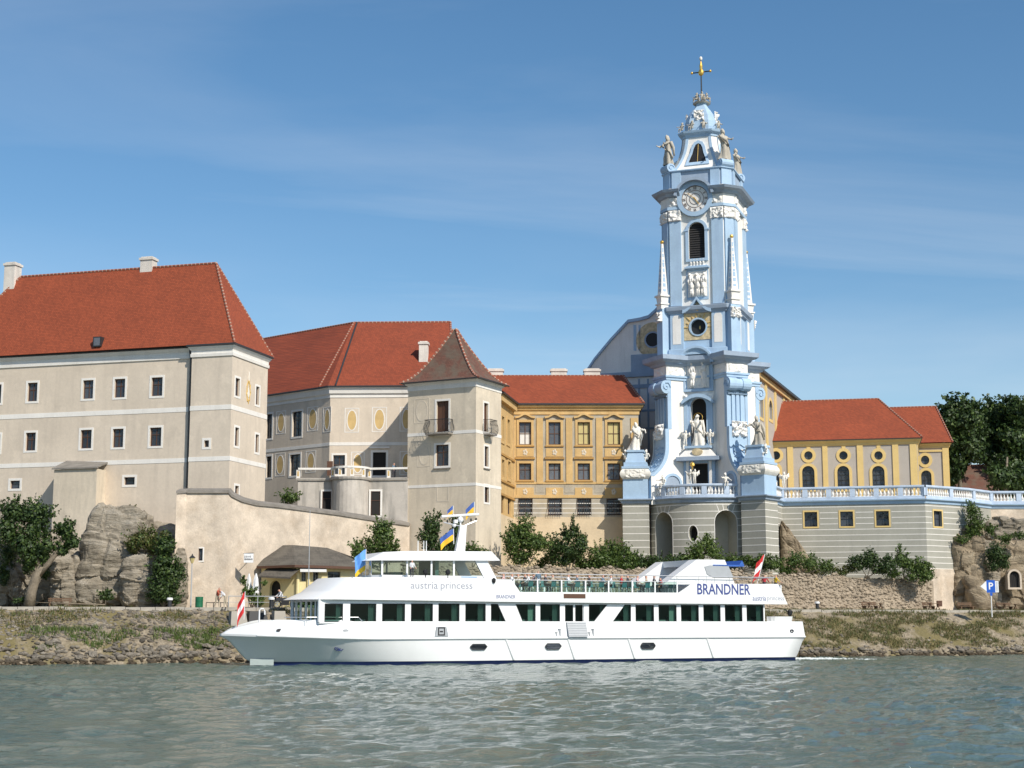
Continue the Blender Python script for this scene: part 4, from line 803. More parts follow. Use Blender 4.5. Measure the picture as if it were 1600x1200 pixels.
def text_mb(s, size, mt, depth=.01, align='CENTER', shear=0, offs=0, xs=1.0):
    cu = bpy.data.curves.new('t', 'FONT'); cu.body = s; cu.size = size; cu.align_x = align; cu.align_y = 'CENTER'; cu.extrude = depth; cu.shear = shear; cu.offset = offs; cu.resolution_u = 3
    ob = bpy.data.objects.new('t', cu); COL.objects.link(ob); dg = bpy.context.evaluated_depsgraph_get(); me = bpy.data.meshes.new_from_object(ob.evaluated_get(dg))
    m = MB().use(mt); m.add([(v.co.x * xs, -v.co.z, v.co.y) for v in me.vertices], [list(p.vertices) for p in me.polygons]); bpy.data.objects.remove(ob); bpy.data.curves.remove(cu); bpy.data.meshes.remove(me); return m
# ------------------------------------------------------------------ church tower
ptw = at(1106, 650, 170); ft_ = Fr(ptw.x, ptw.y, R(-20)); TB = 15.7
TW = thing('church_tower', 'tall blue and white baroque church tower with clock, obelisks and gilded cross', 'tower', ft_, TB)
def zt(py, ly=-4.0, px=1090): return ft_.px(px, py, ly)[1]
def oct8(H, c): a = H - c; return [(-a, -H), (a, -H), (H, -a), (H, a), (a, H), (-a, H), (-H, a), (-H, -a)]
HB, WB = 4.27, 2.6; IB = 3.4; CB = 1.5
def star(k=0.0):
    p = []
    d = WB / 2 * .7071
    for r in range(4):
        c, s = math.cos(r * math.pi / 2), math.sin(r * math.pi / 2)
        for x, y in ((-CB, -IB - k * .3), (CB, -IB - k * .3), (HB - d + k, -HB - d - k), (HB + d + k, -HB + d - k)): p.append((x * c - y * s, x * s + y * c))
    return p
zA = zt(592, -4.6); zA2 = zt(553, -5.2)
FW = Face(TW, ft_, 0, -IB)                       # centre bay of the lower storey
# core of lower storey
nx0, nx1, nz0, nz1 = FW.rpx(1080, 622, 1104.5, 693); FW.holes.append(arch(nx0, nx1, nz0, nz1))
dx0, dx1, dz0, dz1 = FW.rpx(1081, 724, 1108, 762); FW.holes.append(rect(dx0, dx1, TB, dz1))
FW.build('towerwhite', -CB - .9, CB + .9, TB, zA2, name='front_bay', depth=.5)
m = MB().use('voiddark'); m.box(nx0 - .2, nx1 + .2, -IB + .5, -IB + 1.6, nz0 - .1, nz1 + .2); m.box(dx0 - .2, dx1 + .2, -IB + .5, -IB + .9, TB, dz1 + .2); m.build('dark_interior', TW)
m = MB().use('towerwhite')
for k in range(1, 4):
    m.M = rotm(k * math.pi / 2); m.quad((-IB, -IB, TB), (IB, -IB, TB), (IB, -IB, zA2), (-IB, -IB, zA2))
m.M = None; m.plan([(-IB, -IB + .05), (-CB - .9, -IB + .05), (-CB - .9, IB), (-IB, IB)], TB, zA2); m.plan([(CB + .9, -IB + .05), (IB, -IB + .05), (IB, IB), (CB + .9, IB)], TB, zA2); m.build('core', TW)
# diagonal buttresses with concave flare, volute and blue edging
r2 = HB * math.sqrt(2); zst = zt(668, -5.2); zfl = zt(742, -6); ztop = zA
def prof_out(z):
    if z > zst: return r2 - .12
    t = (zst - z) / (zst - zfl); return r2 + .22 + 1.9 * max(0, (t - .30) / .70) ** 2.6
zs_ = [zfl + (zst - .001 - zfl) * i / 16 for i in range(17)] + [zst + .001, zst + 1.5, ztop]
prof = [(prof_out(max(z, zfl)), z) for z in zs_]
for k in range(4):
    ang = R(-45) + k * math.pi / 2                # outward direction of the buttress
    M = Matrix.Rotation(ang + math.pi / 2, 4, 'Z')  # local -y points outwards
    poly = [(2.5, TB), (prof[0][0], TB)] + prof + [(2.5, ztop)]
    m = MB(M).use('towerwhite'); w = WB / 2
    for s in (-1, 1): m.quad(*[(s * w, -d, z) for d, z in poly])
    m.use('towerblue'); pr = [(prof[0][0], TB)] + prof
    for (d0, z0), (d1, z1) in zip(pr[:-1], pr[1:]): m.quad((-w, -d0, z0), (w, -d0, z0), (w, -d1, z1), (-w, -d1, z1))
    b = m.build('buttress', TW)
    # blue edging along both flanks
    for s in (-1, 1):
        e = MB(M).use('towerblue')
        for (d0, z0), (d1, z1) in zip(prof[:-1], prof[1:]):
            t = Vector((d1 - d0, z1 - z0)).normalized(); nrm = Vector((-t.y, t.x)) * .42
            t0 = t
            e.quad((s * (w + .05), -d0 - .06, z0), (s * (w + .05), -d1 - .06, z1), (s * (w + .05), -d1 - nrm.x * (1 if nrm.x < 0 else -1) * 0 + .42, z1), (s * (w + .05), -d0 + .42, z0))
            e.quad((s * (w + .05), -d0 + .42, z0), (s * (w + .05), -d1 + .42, z1), (s * w, -d1 + .42, z1), (s * w, -d0 + .42, z0))
            e.quad((s * (w + .05), -d0 - .06, z0), (s * (w + .05), -d1 - .06, z1), (s * (w - .3), -d1 - .06, z1), (s * (w - .3), -d0 - .06, z0))
        c = e.build('edging', None); c.parent = b
    # fluted strips on the narrow face, garland and volute
    zv = zt(602, -5.2)
    g = MB(M).use('towerblue')
    for xx in (-.55, 0, .55): g.box(xx - .2, xx + .2, -r2 - .02, -r2 + .2, zst + .25, zv - .9)
    for yy in (-.95, -.55): g.box(-w + .02, w - .02, -r2 - .1, -r2 + .1, zv - 1.1 + 0, zv - .95)
    c = g.build('fluting', None); c.parent = b
    v = MB(M).use('towerblue'); n = 16
    cyl = [(-.0 + .66 * math.cos(2 * math.pi * i / n), .74 * math.sin(2 * math.pi * i / n)) for i in range(n)]
    xs3 = [-w - .1, -.35, -.3, .3, .35, w + .1]; sc3 = [1, 1, .86, .86, 1, 1]
    vs = [(x, -r2 - .12 + a * s_, zv + b_ * s_) for x, s_ in zip(xs3, sc3) for a, b_ in cyl]
    v.add(vs, [(i * n + j, i * n + (j + 1) % n, (i + 1) * n + (j + 1) % n, (i + 1) * n + j) for i in range(5) for j in range(n)] + [list(range(n)), list(range(5 * n, 6 * n))])
    for s in (-1, 1):
        sp = [(s * (w + .14), -r2 - .12 + (.52 - .035 * i) * math.cos(i * .6), zv + (.58 - .04 * i) * math.sin(i * .6)) for i in range(14)]; v.tube(sp, .075, 5, .05)
    c = v.build('volute', None); c.parent = b
    h = relief('garland', None, 1.9, 1.7, 20 + k, amp=.45, nu=22, nv=22, loose=True); h.v = [tuple(M @ Vector((x, y - prof_out(zst - 1.2) - .02, z + zst - 1.1))) for x, y, z in h.v]
    c = h.build('garland', None); c.parent = b
    for cc in b.children: cc.location = (0, 0, 0)
    q = MB(M).use('towerblue')
    for i in range(5):
        z = zst - 1.9 - i * .62; d_ = prof_out(z) + .05
        for s in (-1, 1): q.tube([(0, -d_ - .02, z), (s * .5, -prof_out(z - .3) - .08, z - .3), (s * .85, -prof_out(z - .15) - .06, z - .12)], .05, 5)
    c = q.build('scrollwork', None); c.parent = b
# little arched niches at the foot of the front flanks
for k, s in ((0, -1), (3, 1)):
    M = Matrix.Rotation(R(-45) + k * math.pi / 2 + math.pi / 2, 4, 'Z'); d0 = -r2 + (.55 if s > 0 else -.35)
    ar = arch(-.9, .9, 0, 2.7); m = MB(M @ Matrix.Translation((s * (WB / 2), d0, TB + .5)) @ Matrix.Rotation(s * math.pi / 2, 4, 'Z'))
    m.use('towerblue'); m.ring(offset(ar, .28), ar, -.12, .02); m.use('towerblue2'); m.quad(*[(x, -.015, z) for x, z in ar]); m.build('flank_niche', TW)
# portal, console and upper niche frame in the centre bay
def pil(F, name, mt, x0, x1, z0, z1, out): m = MB().use(mt); m.box(x0, x1, -out, .02, z0, z1); return F.put(name, m)
for s, xx in ((-1, dx0), (1, dx1)):
    pil(FW, 'portal_pilaster', 'towerblue', min(xx, xx + s * .75), max(xx, xx + s * .75), TB, dz1 + .5, .55); pil(FW, 'portal_column', 'towerwhite', xx + s * .3 - .14, xx + s * .3 + .14, TB + .3, dz1 + .2, .72)
xm = (dx0 + dx1) / 2; ph_ = (dx1 - dx0) / 2
zp0, zp1 = zt(720, -4.2), zt(714, -4.2); pil(FW, 'portal_lintel', 'towerblue', dx0 - .8, dx1 + .8, dz1 + .0, zp0, .5)
m = MB().use('towerblue2'); m.plan([(xm - 2.35, -1.5), (xm + 2.35, -1.5), (xm + 2.35, .0), (xm - 2.35, 0)], zp0, zp1); m.use('towerwhite'); zp2 = zt(697, -4.2)
m.plan([(xm - 2.1, -1.4), (xm + 2.1, -1.4), (xm + 2.0, 0), (xm - 2.0, 0)], zp1, zp2 - .25, [(xm - 1.2, -1.0), (xm + 1.2, -1.0), (xm + 1.2, 0), (xm - 1.2, 0)]); m.use('towerblue'); m.box(xm - 1.45, xm + 1.45, -1.25, .0, zp2 - .25, zp2); FW.put('portal_hood', m)
hd = MB().use('sunburst'); hd.prism(oval(xm, (zp1 + zp2) / 2 - .1, .6, .4, 12), -1.42, -.6); FW.put('gilded_cartouche', hd)
ar = arch(nx0, nx1, nz0, nz1); m = MB().use('towerblue'); m.ring(offset(ar, .34), ar, -.22, .02); FW.put('niche_frame', m)
for s, xx in ((-1, nx0), (1, nx1)):
    pil(FW, 'niche_pilaster', 'towerblue', xx + s * .52 - .2, xx + s * .52 + .2, nz0, nz1 - .4, .35); 
    r_ = relief('x', None, .5, .8, 31 + s, amp=.2, nu=10, nv=10); FW.put('niche_capital', r_, xx + s * .55, -.35, nz1 - .4)
xm2 = (nx0 + nx1) / 2; zq = zt(615, -4); m = MB().use('towerblue'); n = 12
for i in range(n):
    t0, t1 = -1 + 2 * i / n, -1 + 2 * (i + 1) / n; f_ = lambda t: zq - .75 * t * t
    m.prism([(xm2 + t0 * 1.75, f_(t0) - .4), (xm2 + t1 * 1.75, f_(t1) - .4), (xm2 + t1 * 1.75, f_(t1)), (xm2 + t0 * 1.75, f_(t0))], -.8, .02)
FW.put('niche_hood', m); pil(FW, 'keystone', 'towerblue', xm2 - .28, xm2 + .28, nz1 - .05, zq - .3, .5)
zr0, zr1 = zt(607, -4), zt(558, -4); r_ = relief('x', None, 2.5, zr1 - zr0 - .3, 41, amp=.35, figs=2, nu=30, nv=30); FW.put('relief', r_, xm2, -.12, zr0 + .1)
m = MB().use('towerblue'); ar = arch(xm2 - 1.45, xm2 + 1.45, zr0, zr1 + .5); m.prism(offset(ar, .12), -.1, .02); m.ring(offset(ar, .25), ar, -.3, .02); FW.put('relief_frame', m)
# main entablature of the lower storey, breaking forward over the buttresses
sp_ = star(); z0 = zA; m = MB().use('towerblue'); m.sweep(sp_, [(-.25, z0 - .02), (.10, z0), (.10, z0 + .25), (.22, z0 + .3), (.22, z0 + .5), (.05, z0 + .52)])
m.build('architrave', TW); m = MB().use('towerwhite'); zf0, zf1 = z0 + .52, zt(569, -5); m.sweep(sp_, [(.05, zf0), (.05, zf1)]); m.build('frieze', TW)
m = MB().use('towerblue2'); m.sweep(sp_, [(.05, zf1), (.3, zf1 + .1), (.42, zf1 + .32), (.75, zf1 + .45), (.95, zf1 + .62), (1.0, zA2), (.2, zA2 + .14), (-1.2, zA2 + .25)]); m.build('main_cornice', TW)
for k in range(4):
    M = Matrix.Rotation(R(-45) + k * math.pi / 2 + math.pi / 2, 4, 'Z'); h = relief('x', None, 2.2, zf1 - zf0 - .05, 50 + k, amp=.16, nu=20, nv=8); h.v = [tuple(M @ Vector((x, y - r2 - .06, z + zf0))) for x, y, z in h.v]; h.build('frieze_ornament', TW)
    for s in (-1, 1): h = relief('x', None, 2.0, zf1 - zf0 - .05, 60 + k * 2 + s, amp=.12, nu=18, nv=8); M2 = M @ Matrix.Translation((s * WB / 2, -r2 + 1.05, zf0)) @ Matrix.Rotation(s * math.pi / 2, 4, 'Z'); h.v = [tuple(M2 @ Vector((x, y - .06, z))) for x, y, z in h.v]; h.build('frieze_ornament', TW)
# round pediment over the relief
m = MB().use('towerblue'); zc_ = zA2 - .35; pr = [(1.0, 1.55), (1.25, 1.75), (1.25, 2.0), (0, 2.05)]
n = 14
for i in range(n):
    t0, t1 = math.pi * i / n, math.pi * (i + 1) / n
    for (o0, ra), (o1, rb) in zip([(0, 1.5)] + pr[:-1], pr):
        m.quad((xm2 + ra * math.cos(t0), -o0, zc_ - .5 + ra * .95 * math.sin(t0)), (xm2 + ra * math.cos(t1), -o0, zc_ - .5 + ra * .95 * math.sin(t1)), (xm2 + rb * math.cos(t1), -o1, zc_ - .5 + rb * .95 * math.sin(t1)), (xm2 + rb * math.cos(t0), -o1, zc_ - .5 + rb * .95 * math.sin(t0)))
FW.put('round_pediment', m)
# upper storeys: chamfered square plan
def storey(name, mt, H, c, z0, z1, holes=(), depth=.5):
    F = Face(TW, ft_, 0, -H); F.holes = list(holes); F.build(mt, -(H - c), H - c, z0, z1, name=name, depth=depth); p = oct8(H, c)
    m = MB().use(mt)
    for i in range(1, 8): a, b = p[i], p[(i + 1) % 8]; m.quad((*a, z0), (*b, z0), (*b, z1), (*a, z1))
    m.build(name, TW); return F
def pilasters(H, c, z0, z1, w=1.3, out=.2, cap=None, mt='towerblue', panel=False):
    for k in range(4):
        M = rotm(k * math.pi / 2)
        for s in (-1, 1):
            x = s * (H - c - w / 2); m = MB(M).use(mt); m.box(x - w / 2 + .05, x + w / 2 - .02, -H - out, -H + .02, z0, z1); m.build('pilaster', TW)
            if panel: q = MB(M).use('towerwhite'); q.prism([(x - w * .3, z0 + 1.1), (x + w * .3, z0 + 1.1), (x + w * .3, z1 - .6), (x + w * .18, z1 - .3), (x - w * .18, z1 - .3), (x - w * .3, z1 - .6)], -H - out - .03, -H); q.build('white_panel', TW)
            if cap:
                h = relief('x', None, w + .15, cap, 70 + k * 2 + s, amp=.24, nu=20, nv=14); h.v = [tuple(M @ Vector((xx + x, yy - H - out - .04, zz + z1 - .05))) for xx, yy, zz in h.v]; h.build('capital', TW)
                q = MB(M).use('towerwhite'); q.box(x - w / 2 - .05, x + w / 2 + .05, -H - out - .04, -H + .02, z1, z1 + cap); q.build('capital_block', TW)
        D = (H - c / 2) * math.sqrt(2) - c * 0; L = c * math.sqrt(2); dd = math.hypot(H - c / 2, H - c / 2); Md = Matrix.Rotation(R(-45) + k * math.pi / 2 + math.pi / 2, 4, 'Z')
        m = MB(Md).use(mt); m.box(-L / 2 + .12, L / 2 - .12, -dd - out, -dd + .02, z0, z1); m.build('corner_pilaster', TW)
        if panel: q = MB(Md).use('towerwhite'); q.box(-L * .28, L * .28, -dd - out - .03, -dd, z0 + 1.1, z1 - .5); q.build('white_panel', TW)
        if cap: h = relief('x', None, L, cap, 80 + k, amp=.24, nu=20, nv=14); h.v = [tuple(Md @ Vector((xx, yy - dd - out - .04, zz + z1 - .05))) for xx, yy, zz in h.v]; h.build('capital', TW)
# oculus storey
H1, c1_ = 4.1, 1.0; zb0, zb1 = zA2 + .0, zt(486, -4.1); FB = Face(TW, ft_, 0, -H1)
ox, oz = FB.px(1091, 511); ro = .87
F1 = storey('oculus_storey', 'towerblue', H1, c1_, zb0, zb1, [oval(ox, oz, ro, ro, 20)])
sb = MB().use('sunburst'); x0, x1, z0, z1 = FB.rpx(1069, 486, 1112, 531); sq = [(x0, z0), (x1, z0), (x1, z1), ((x0 + x1) / 2, z1 + 1.0), (x0, z1)]
wall(sb, x0, x1, z0, z1, [oval(ox, oz, ro, ro, 20)], .1, -.06); sb.prism([(x0, z1), (x1, z1), ((x0 + x1) / 2, z1 + 1.1)], -.06, .02); F1.put('sunburst_panel', sb)
ry = MB().use('goldpaint')
for i in range(18):
    a = 2 * math.pi * i / 18; 
    if math.sin(a) > -.2: ry.tube([(ox + 1.15 * math.cos(a), -.1, oz + 1.15 * math.sin(a)), (ox + (1.45 + .35 * (i % 2)) * math.cos(a), -.1, oz + (1.45 + .45 * (i % 2)) * math.sin(a))], .07, 4, .02)
ry.use('gold'); ry.ball((ox, -.2, oz + 1.95), .24, 8); F1.put('gilded_rays', ry)
m = MB().use('towerblue'); m.ring(oval(ox, oz, ro + .16, ro + .16, 20), oval(ox, oz, ro, ro, 20), -.14, .1); F1.put('oculus_frame', m)
m = MB().use('black'); m.prism(oval(ox, oz, ro + .05, ro + .05, 20), .35, .45); m.use('goldpaint'); m.ball((ox + .12, .34, oz), .16, 6, .6, .3, 1.3); F1.put('oculus_grille', m)
pilasters(H1, c1_, zb0 + .25, zb1 - .1, 1.55, .22, panel=True)
m = MB().use('towerblue'); m.sweep(oct8(H1 + .3, c1_ + .15), [(0, zA2 + .14), (.0, zA2 + .75), (-.2, zA2 + .85)]); m.build('plinth', TW)
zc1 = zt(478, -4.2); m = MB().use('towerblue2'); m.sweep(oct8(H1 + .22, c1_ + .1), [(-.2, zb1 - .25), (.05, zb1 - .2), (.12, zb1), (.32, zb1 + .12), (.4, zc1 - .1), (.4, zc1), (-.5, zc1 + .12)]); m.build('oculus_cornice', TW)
m = MB().use('towerblue'); n = 12; xq0, xq1 = x0 - .05, x1 + .05; og = lambda t: zb1 - .25 + 1.45 * (1 - abs(t)) ** 1.8
for i in range(n):
    t0, t1 = -1 + 2 * i / n, -1 + 2 * (i + 1) / n; X_ = lambda t: (xq0 + xq1) / 2 + t * (xq1 - xq0) / 2
    m.prism([(X_(t0), og(t0)), (X_(t1), og(t1)), (X_(t1), og(t1) + .35), (X_(t0), og(t0) + .35)], -.6, .02)
F1.put('ogee_hood', m)
# belfry storey
H2, c2_ = 4.0, .95; zd0, zd1 = zc1 + .05, zt(326, -4); FBf = Face(TW, ft_, 0, -H2)
bx0, bx1, bz0, bz1 = FBf.rpx(1076, 347, 1101.5, 404)
F2 = storey('belfry_wall', 'towerwhite', H2, c2_, zd0, zd1 + 2.6, [arch(bx0, bx1, bz0, bz1)])
lv_ = MB().use('louvre')
for i in range(16):
    z = bz0 + (bz1 - bz0) * i / 16; hw = (bx1 - bx0) / 2; zs1 = bz1 - hw
    if z > zs1: hw = math.sqrt(max(.02, hw * hw - (z - zs1) ** 2))
    xm3 = (bx0 + bx1) / 2; lv_.add([(xm3 - hw, .2, z), (xm3 + hw, .2, z), (xm3 + hw, .42, z + .3), (xm3 - hw, .42, z + .3), (xm3 - hw, .2, z - .04), (xm3 + hw, .2, z - .04)], [(0, 1, 2, 3), (4, 5, 1, 0)])
lv_.use('voiddark'); lv_.quad(*[(x, .45, z) for x, z in arch(bx0, bx1, bz0, bz1)]); F2.put('louvre', lv_)
ar = arch(bx0, bx1, bz0, bz1); m = MB().use('towerblue'); m.ring(offset(ar, .32), ar, -.16, .02); m.box(bx0 - .5, bx0 - .0, -.22, 0, bz1 - 1.0, bz1 - .8); m.box(bx1, bx1 + .5, -.22, 0, bz1 - 1.0, bz1 - .8); F2.put('belfry_window_frame', m)
xm3 = (bx0 + bx1) / 2
for k in range(5): m = MB().use('towerwhite'); m.lathe([(.1, 0), (.1, .08), (.06, .14), (.13, .35), (.06, .6), (.1, .68), (.1, .78)], 8); F2.put('baluster', m, bx0 + .22 + (bx1 - bx0 - .44) * k / 4, -.08, bz0 - .85)
m = MB().use('towerblue'); m.box(bx0 - .25, bx1 + .25, -.3, .02, bz0 - 1.25, bz0 - .85); m.box(bx0 - .45, bx1 + .45, -.45, .02, bz0 - 1.15, bz0 - .98); F2.put('window_ledge', m)
rz0, rz1 = zt(464, -4), zt(424, -4); m = MB().use('towerblue'); m.box(bx0 - .3, bx1 + .3, -.05, .02, rz0 - .3, rz1 + .2); F2.put('relief_back', m)
r_ = relief('x', None, 2.2, rz1 - rz0, 91, amp=.36, figs=3, nu=36, nv=36); F2.put('relief', r_, xm3, -.06, rz0)
pilasters(H2, c2_, zd0 + .1, zt(343, -4), 1.35, .2, cap=zd1 - zt(343, -4))
# clock entablature
zk0 = zd1; zk1 = zt(296, -4); ck, cz_ = FBf.px(1086.5, 311.5); rc = 1.52
p8 = oct8(H2 + .1, c2_ + .05)
def broken(prof, name, mt):                      # moulding that stops on either side of the clock on the front
    p = oct8(H2 + .1, c2_ + .05); a = rc + .15
    line = [(ck + a, p[0][1])] + p[1:] + [p[0], (ck - a, p[0][1])]
    m = MB().use(mt); m.sweep(line, prof, False); m.build(name, TW)
broken([(.0, zk0), (.2, zk0 + .05), (.2, zk0 + .35), (.1, zk0 + .4)], 'clock_architrave', 'towerblue')
broken([(.1, zk0 + .4), (.1, zk1 - .75)], 'clock_frieze', 'towerwhite')
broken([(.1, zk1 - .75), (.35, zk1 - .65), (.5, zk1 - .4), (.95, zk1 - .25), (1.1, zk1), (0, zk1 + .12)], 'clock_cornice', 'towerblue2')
for k in range(4):
    M = rotm(k * math.pi / 2)
    for s in (-1, 1): h = relief('x', None, 1.3, zk1 - zk0 - 1.2, 100 + k * 2 + s, amp=.25, nu=14, nv=8); h.v = [tuple(M @ Vector((xx + s * (H2 - c2_ - .7), yy - H2 - .22, zz + zk0 + .42))) for xx, yy, zz in h.v]; h.build('frieze_ornament', TW)
m = MB().use('towerblue'); o1 = oval(ck, cz_, rc + .5, rc + .5, 32); m.ring(o1, oval(ck, cz_, rc, rc, 32), -.42, .05); clk = F2.put('clock_frame', m)
m = MB().use('towerblue2'); n = 16
for i in range(n):
    t0, t1 = math.pi * (.06 + .88 * i / n), math.pi * (.06 + .88 * (i + 1) / n); Rr_ = rc + .5
    m.prism([(ck + Rr_ * math.cos(t0), cz_ + Rr_ * math.sin(t0)), (ck + (Rr_ + .3) * math.cos(t0), cz_ + (Rr_ + .3) * math.sin(t0)), (ck + (Rr_ + .3) * math.cos(t1), cz_ + (Rr_ + .3) * math.sin(t1)), (ck + Rr_ * math.cos(t1), cz_ + Rr_ * math.sin(t1))], -.95, .02)
F2.put('clock_hood', m)
m = MB().use('towerwhite'); m.prism(oval(ck, cz_, rc + .02, rc + .02, 32), -.2, .05); face = F2.put('clock_face', m)
q = MB().use('darkwood'); q.ring(oval(ck, cz_, rc, rc, 32), oval(ck, cz_, rc - .06, rc - .06, 32), -.24, -.19); q.ring(oval(ck, cz_, rc * .66, rc * .66, 32), oval(ck, cz_, rc * .63, rc * .63, 32), -.23, -.19); q.ring(oval(ck, cz_, rc * .42, rc * .42, 24), oval(ck, cz_, rc * .39, rc * .39, 24), -.23, -.19); c = F2.put('clock_rings', q)
for i, s in enumerate(['XII', 'I', 'II', 'III', 'IV', 'V', 'VI', 'VII', 'VIII', 'IX', 'X', 'XI']):
    a = math.pi / 2 - i * math.pi / 6; t = text_mb(s, .46, 'darkwood', .012, xs=.72); rm = Matrix.Translation((ck + rc * .81 * math.cos(a), -.23, cz_ + rc * .81 * math.sin(a))) @ Matrix.Rotation(-(a - math.pi / 2), 4, 'Y'); t.v = [tuple(rm @ Vector(v)) for v in t.v]; F2.put('numeral', t)
for a, ln, w_ in ((R(-55), rc * .55, .07), (R(140), rc * .75, .045)): q = MB().use('gold'); q.tube([(ck - .2 * math.cos(a), -.28, cz_ - .2 * math.sin(a)), (ck + ln * math.cos(a), -.28, cz_ + ln * math.sin(a))], w_, 5, w_ * .5); F2.put('clock_hand', q)
# attic above the clock
H3, c3_ = 4.0, 1.1; ze0, ze1 = zk1 + .05, zt(264, -3.8)
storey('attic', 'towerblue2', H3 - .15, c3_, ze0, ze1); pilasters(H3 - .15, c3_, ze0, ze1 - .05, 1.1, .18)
m = MB().use('towerblue'); m.sweep(oct8(H3 - .05, c3_), [(0, ze1 - .2), (.2, ze1 - .1), (.2, ze1), (-1, ze1 + .1)]); m.build('attic_cornice', TW)
for k in range(4):                               # corner volutes that carry the statues
    Md = Matrix.Rotation(R(-45) + k * math.pi / 2 + math.pi / 2, 4, 'Z'); v = MB(Md).use('towerblue'); n = 14
    cyl = [(.55 * math.cos(2 * math.pi * i / n), .5 * math.sin(2 * math.pi * i / n)) for i in range(n)]; dd = (H3 - .55) * math.sqrt(2) - .2
    v.add([(x, -dd + a, ze1 + .45 + b) for x in (-.75, .75) for a, b in cyl], [(j, (j + 1) % n, n + (j + 1) % n, n + j) for j in range(n)] + [list(range(n)), list(range(n, 2 * n))])
    for s in (-1, 1): v.tube([(s * .78, -dd + (.42 - .035 * i) * math.cos(i * .65), ze1 + .45 + (.4 - .033 * i) * math.sin(i * .65)) for i in range(11)], .06, 5, .04)
    v.build('corner_volute', TW)
# bell gable
zg1 = zt(207, -2.2); n = 9; lev = []
for i in range(n):
    t = i / (n - 1); hw = 1.42 + 1.3 * (1 - t) ** 2.2; lev.append((hw + .55, .55, ze1 + .05 + (zg1 - ze1) * t))
m = MB().use('towerwhite')
for (Ha, ca, za), (Hb, cb, zb) in zip(lev[:-1], lev[1:]):
    a, b = oct8(Ha, ca), oct8(Hb, cb)
    for i in range(8): m.quad((*a[i], za), (*a[(i + 1) % 8], za), (*b[(i + 1) % 8], zb), (*b[i], zb))
gab = m.build('bell_stage', TW)
for k in range(4):
    M = rotm(k * math.pi / 2)
    for s in (-1, 1):
        m = MB(M).use('towerblue')
        for (Ha, ca, za), (Hb, cb, zb) in zip(lev[:-1], lev[1:]): m.add([(s * (Ha - ca - .28), -Ha - .06, za), (s * (Ha - ca + .04), -Ha - .06, za), (s * (Hb - cb + .04), -Hb - .06, zb), (s * (Hb - cb - .28), -Hb - .06, zb), (s * (Ha - ca - .28), -Ha + .05, za), (s * (Hb - cb - .28), -Hb + .05, zb)], [(0, 1, 2, 3), (0, 3, 5, 4)])
        m.build('edge_scroll', TW)
    zb_ = zt(252, -3); zb2 = zt(223, -2.4); yo = lambda z: -(1.97 + 1.3 * (1 - (z - ze1) / (zg1 - ze1)) ** 2.2) - .05
    bell = [(-1.0, 0), (1.0, 0), (.9, .35), (.62, 1.0), (.5, 1.5), (.3, 1.85), (0, 1.98), (-.3, 1.85), (-.5, 1.5), (-.62, 1.0), (-.9, .35)]
    bo = offset(bell, .3); q = MB(M).use('towerblue'); kk = (zb2 - zb_) / 1.98
    def pt(p, o=0): z = zb_ + p[1] * kk; return (p[0], yo(z) - o, z)
    for i in range(len(bell)):
        j_ = (i + 1) % len(bell); q.quad(pt(bo[i], .12), pt(bo[j_], .12), pt(bell[j_], .12), pt(bell[i], .12)); q.quad(pt(bo[i], .12), pt(bo[j_], .12), pt(bo[j_], -.1), pt(bo[i], -.1))
    q.use('black'); q.add([pt(p, .03) for p in bell] + [pt((0, .8), .03)], [(i, (i + 1) % len(bell), len(bell)) for i in range(len(bell))]); q.use('goldpaint'); q.tube([pt((0, .02), .06), pt((0, 1.9), .06)], .035, 4); q.build('bell_opening', TW)
m = MB().use('towerblue'); pz = oct8(2.0, .55); m.sweep(pz, [(-.05, zg1 - .5), (.08, zg1 - .45), (.1, zg1 - .2), (.42, zg1), (.5, zg1 + .22), (-.6, zg1 + .35)]); m.build('bell_cornice', TW)
# helm
zh0, zh1 = zg1 + .25, zt(161, -.7); hl = [(0, 1.72), (.15, 1.78), (.35, 1.72), (.55, 1.5), (.72, 1.15), (.85, .78), (.95, .58), (1, .62)]
m = MB().use('towerblue'); L3 = [(oct8(h_, h_ * .36), zh0 + (zh1 - zh0) * t) for t, h_ in hl]
for (a, za), (b, zb) in zip(L3[:-1], L3[1:]):
    for i in range(8): m.quad((*a[i], za), (*a[(i + 1) % 8], za), (*b[(i + 1) % 8], zb), (*b[i], zb))
m.quad(*[(*p, L3[-1][1]) for p in L3[-1][0]]); m.build('helm', TW)
for k in range(4):
    M = rotm(k * math.pi / 2); h = relief('x', None, 1.2, 1.3, 120 + k, amp=.35, nu=18, nv=18, loose=True); h.v = [tuple(M @ Vector((x, y - 1.60, z + zh0 + (zh1 - zh0) * .4 - .2))) for x, y, z in h.v]; h.build('helm_relief', TW)
m = MB().use('statue'); m.lathe([(.95, 0), (1.05, .12), (.8, .22), (.5, .3)], 12, (0, 0, zh1)); m.build('crown_base', TW)
m = MB().use('iron'); zp_ = zt(90, 0, 1093); zx = zt(113, 0, 1093); m.tube([(0, 0, zh1), (0, 0, zp_ - .3)], .10, 8, .06); m.build('cross_shaft', TW)
m = MB().use('iron'); m.tube([(-1.0, 0, zx), (1.0, 0, zx)], .07, 6); m.use('gold'); m.ball((-1.08, 0, zx), .16, 6); m.ball((1.08, 0, zx), .16, 6); m.ball((0, -.02, zx - .05), .34, 8, 1, .6, 1.25); m.lathe([(.16, 0), (.2, .5), (.05, 1.1)], 8, (0, 0, zx + .25)); m.use('statuewhite'); m.ball((0, 0, zp_ - .15), .18, 6, 1, 1, 1.5); m.build('gilded_cross', TW)
for k in range(5):
    a = 2 * math.pi * k / 5; o = link('crown_putto', PUT2, TW, (.62 * math.cos(a), .62 * math.sin(a), zh1 + .2), a + math.pi / 2); o.scale = (.85,) * 3
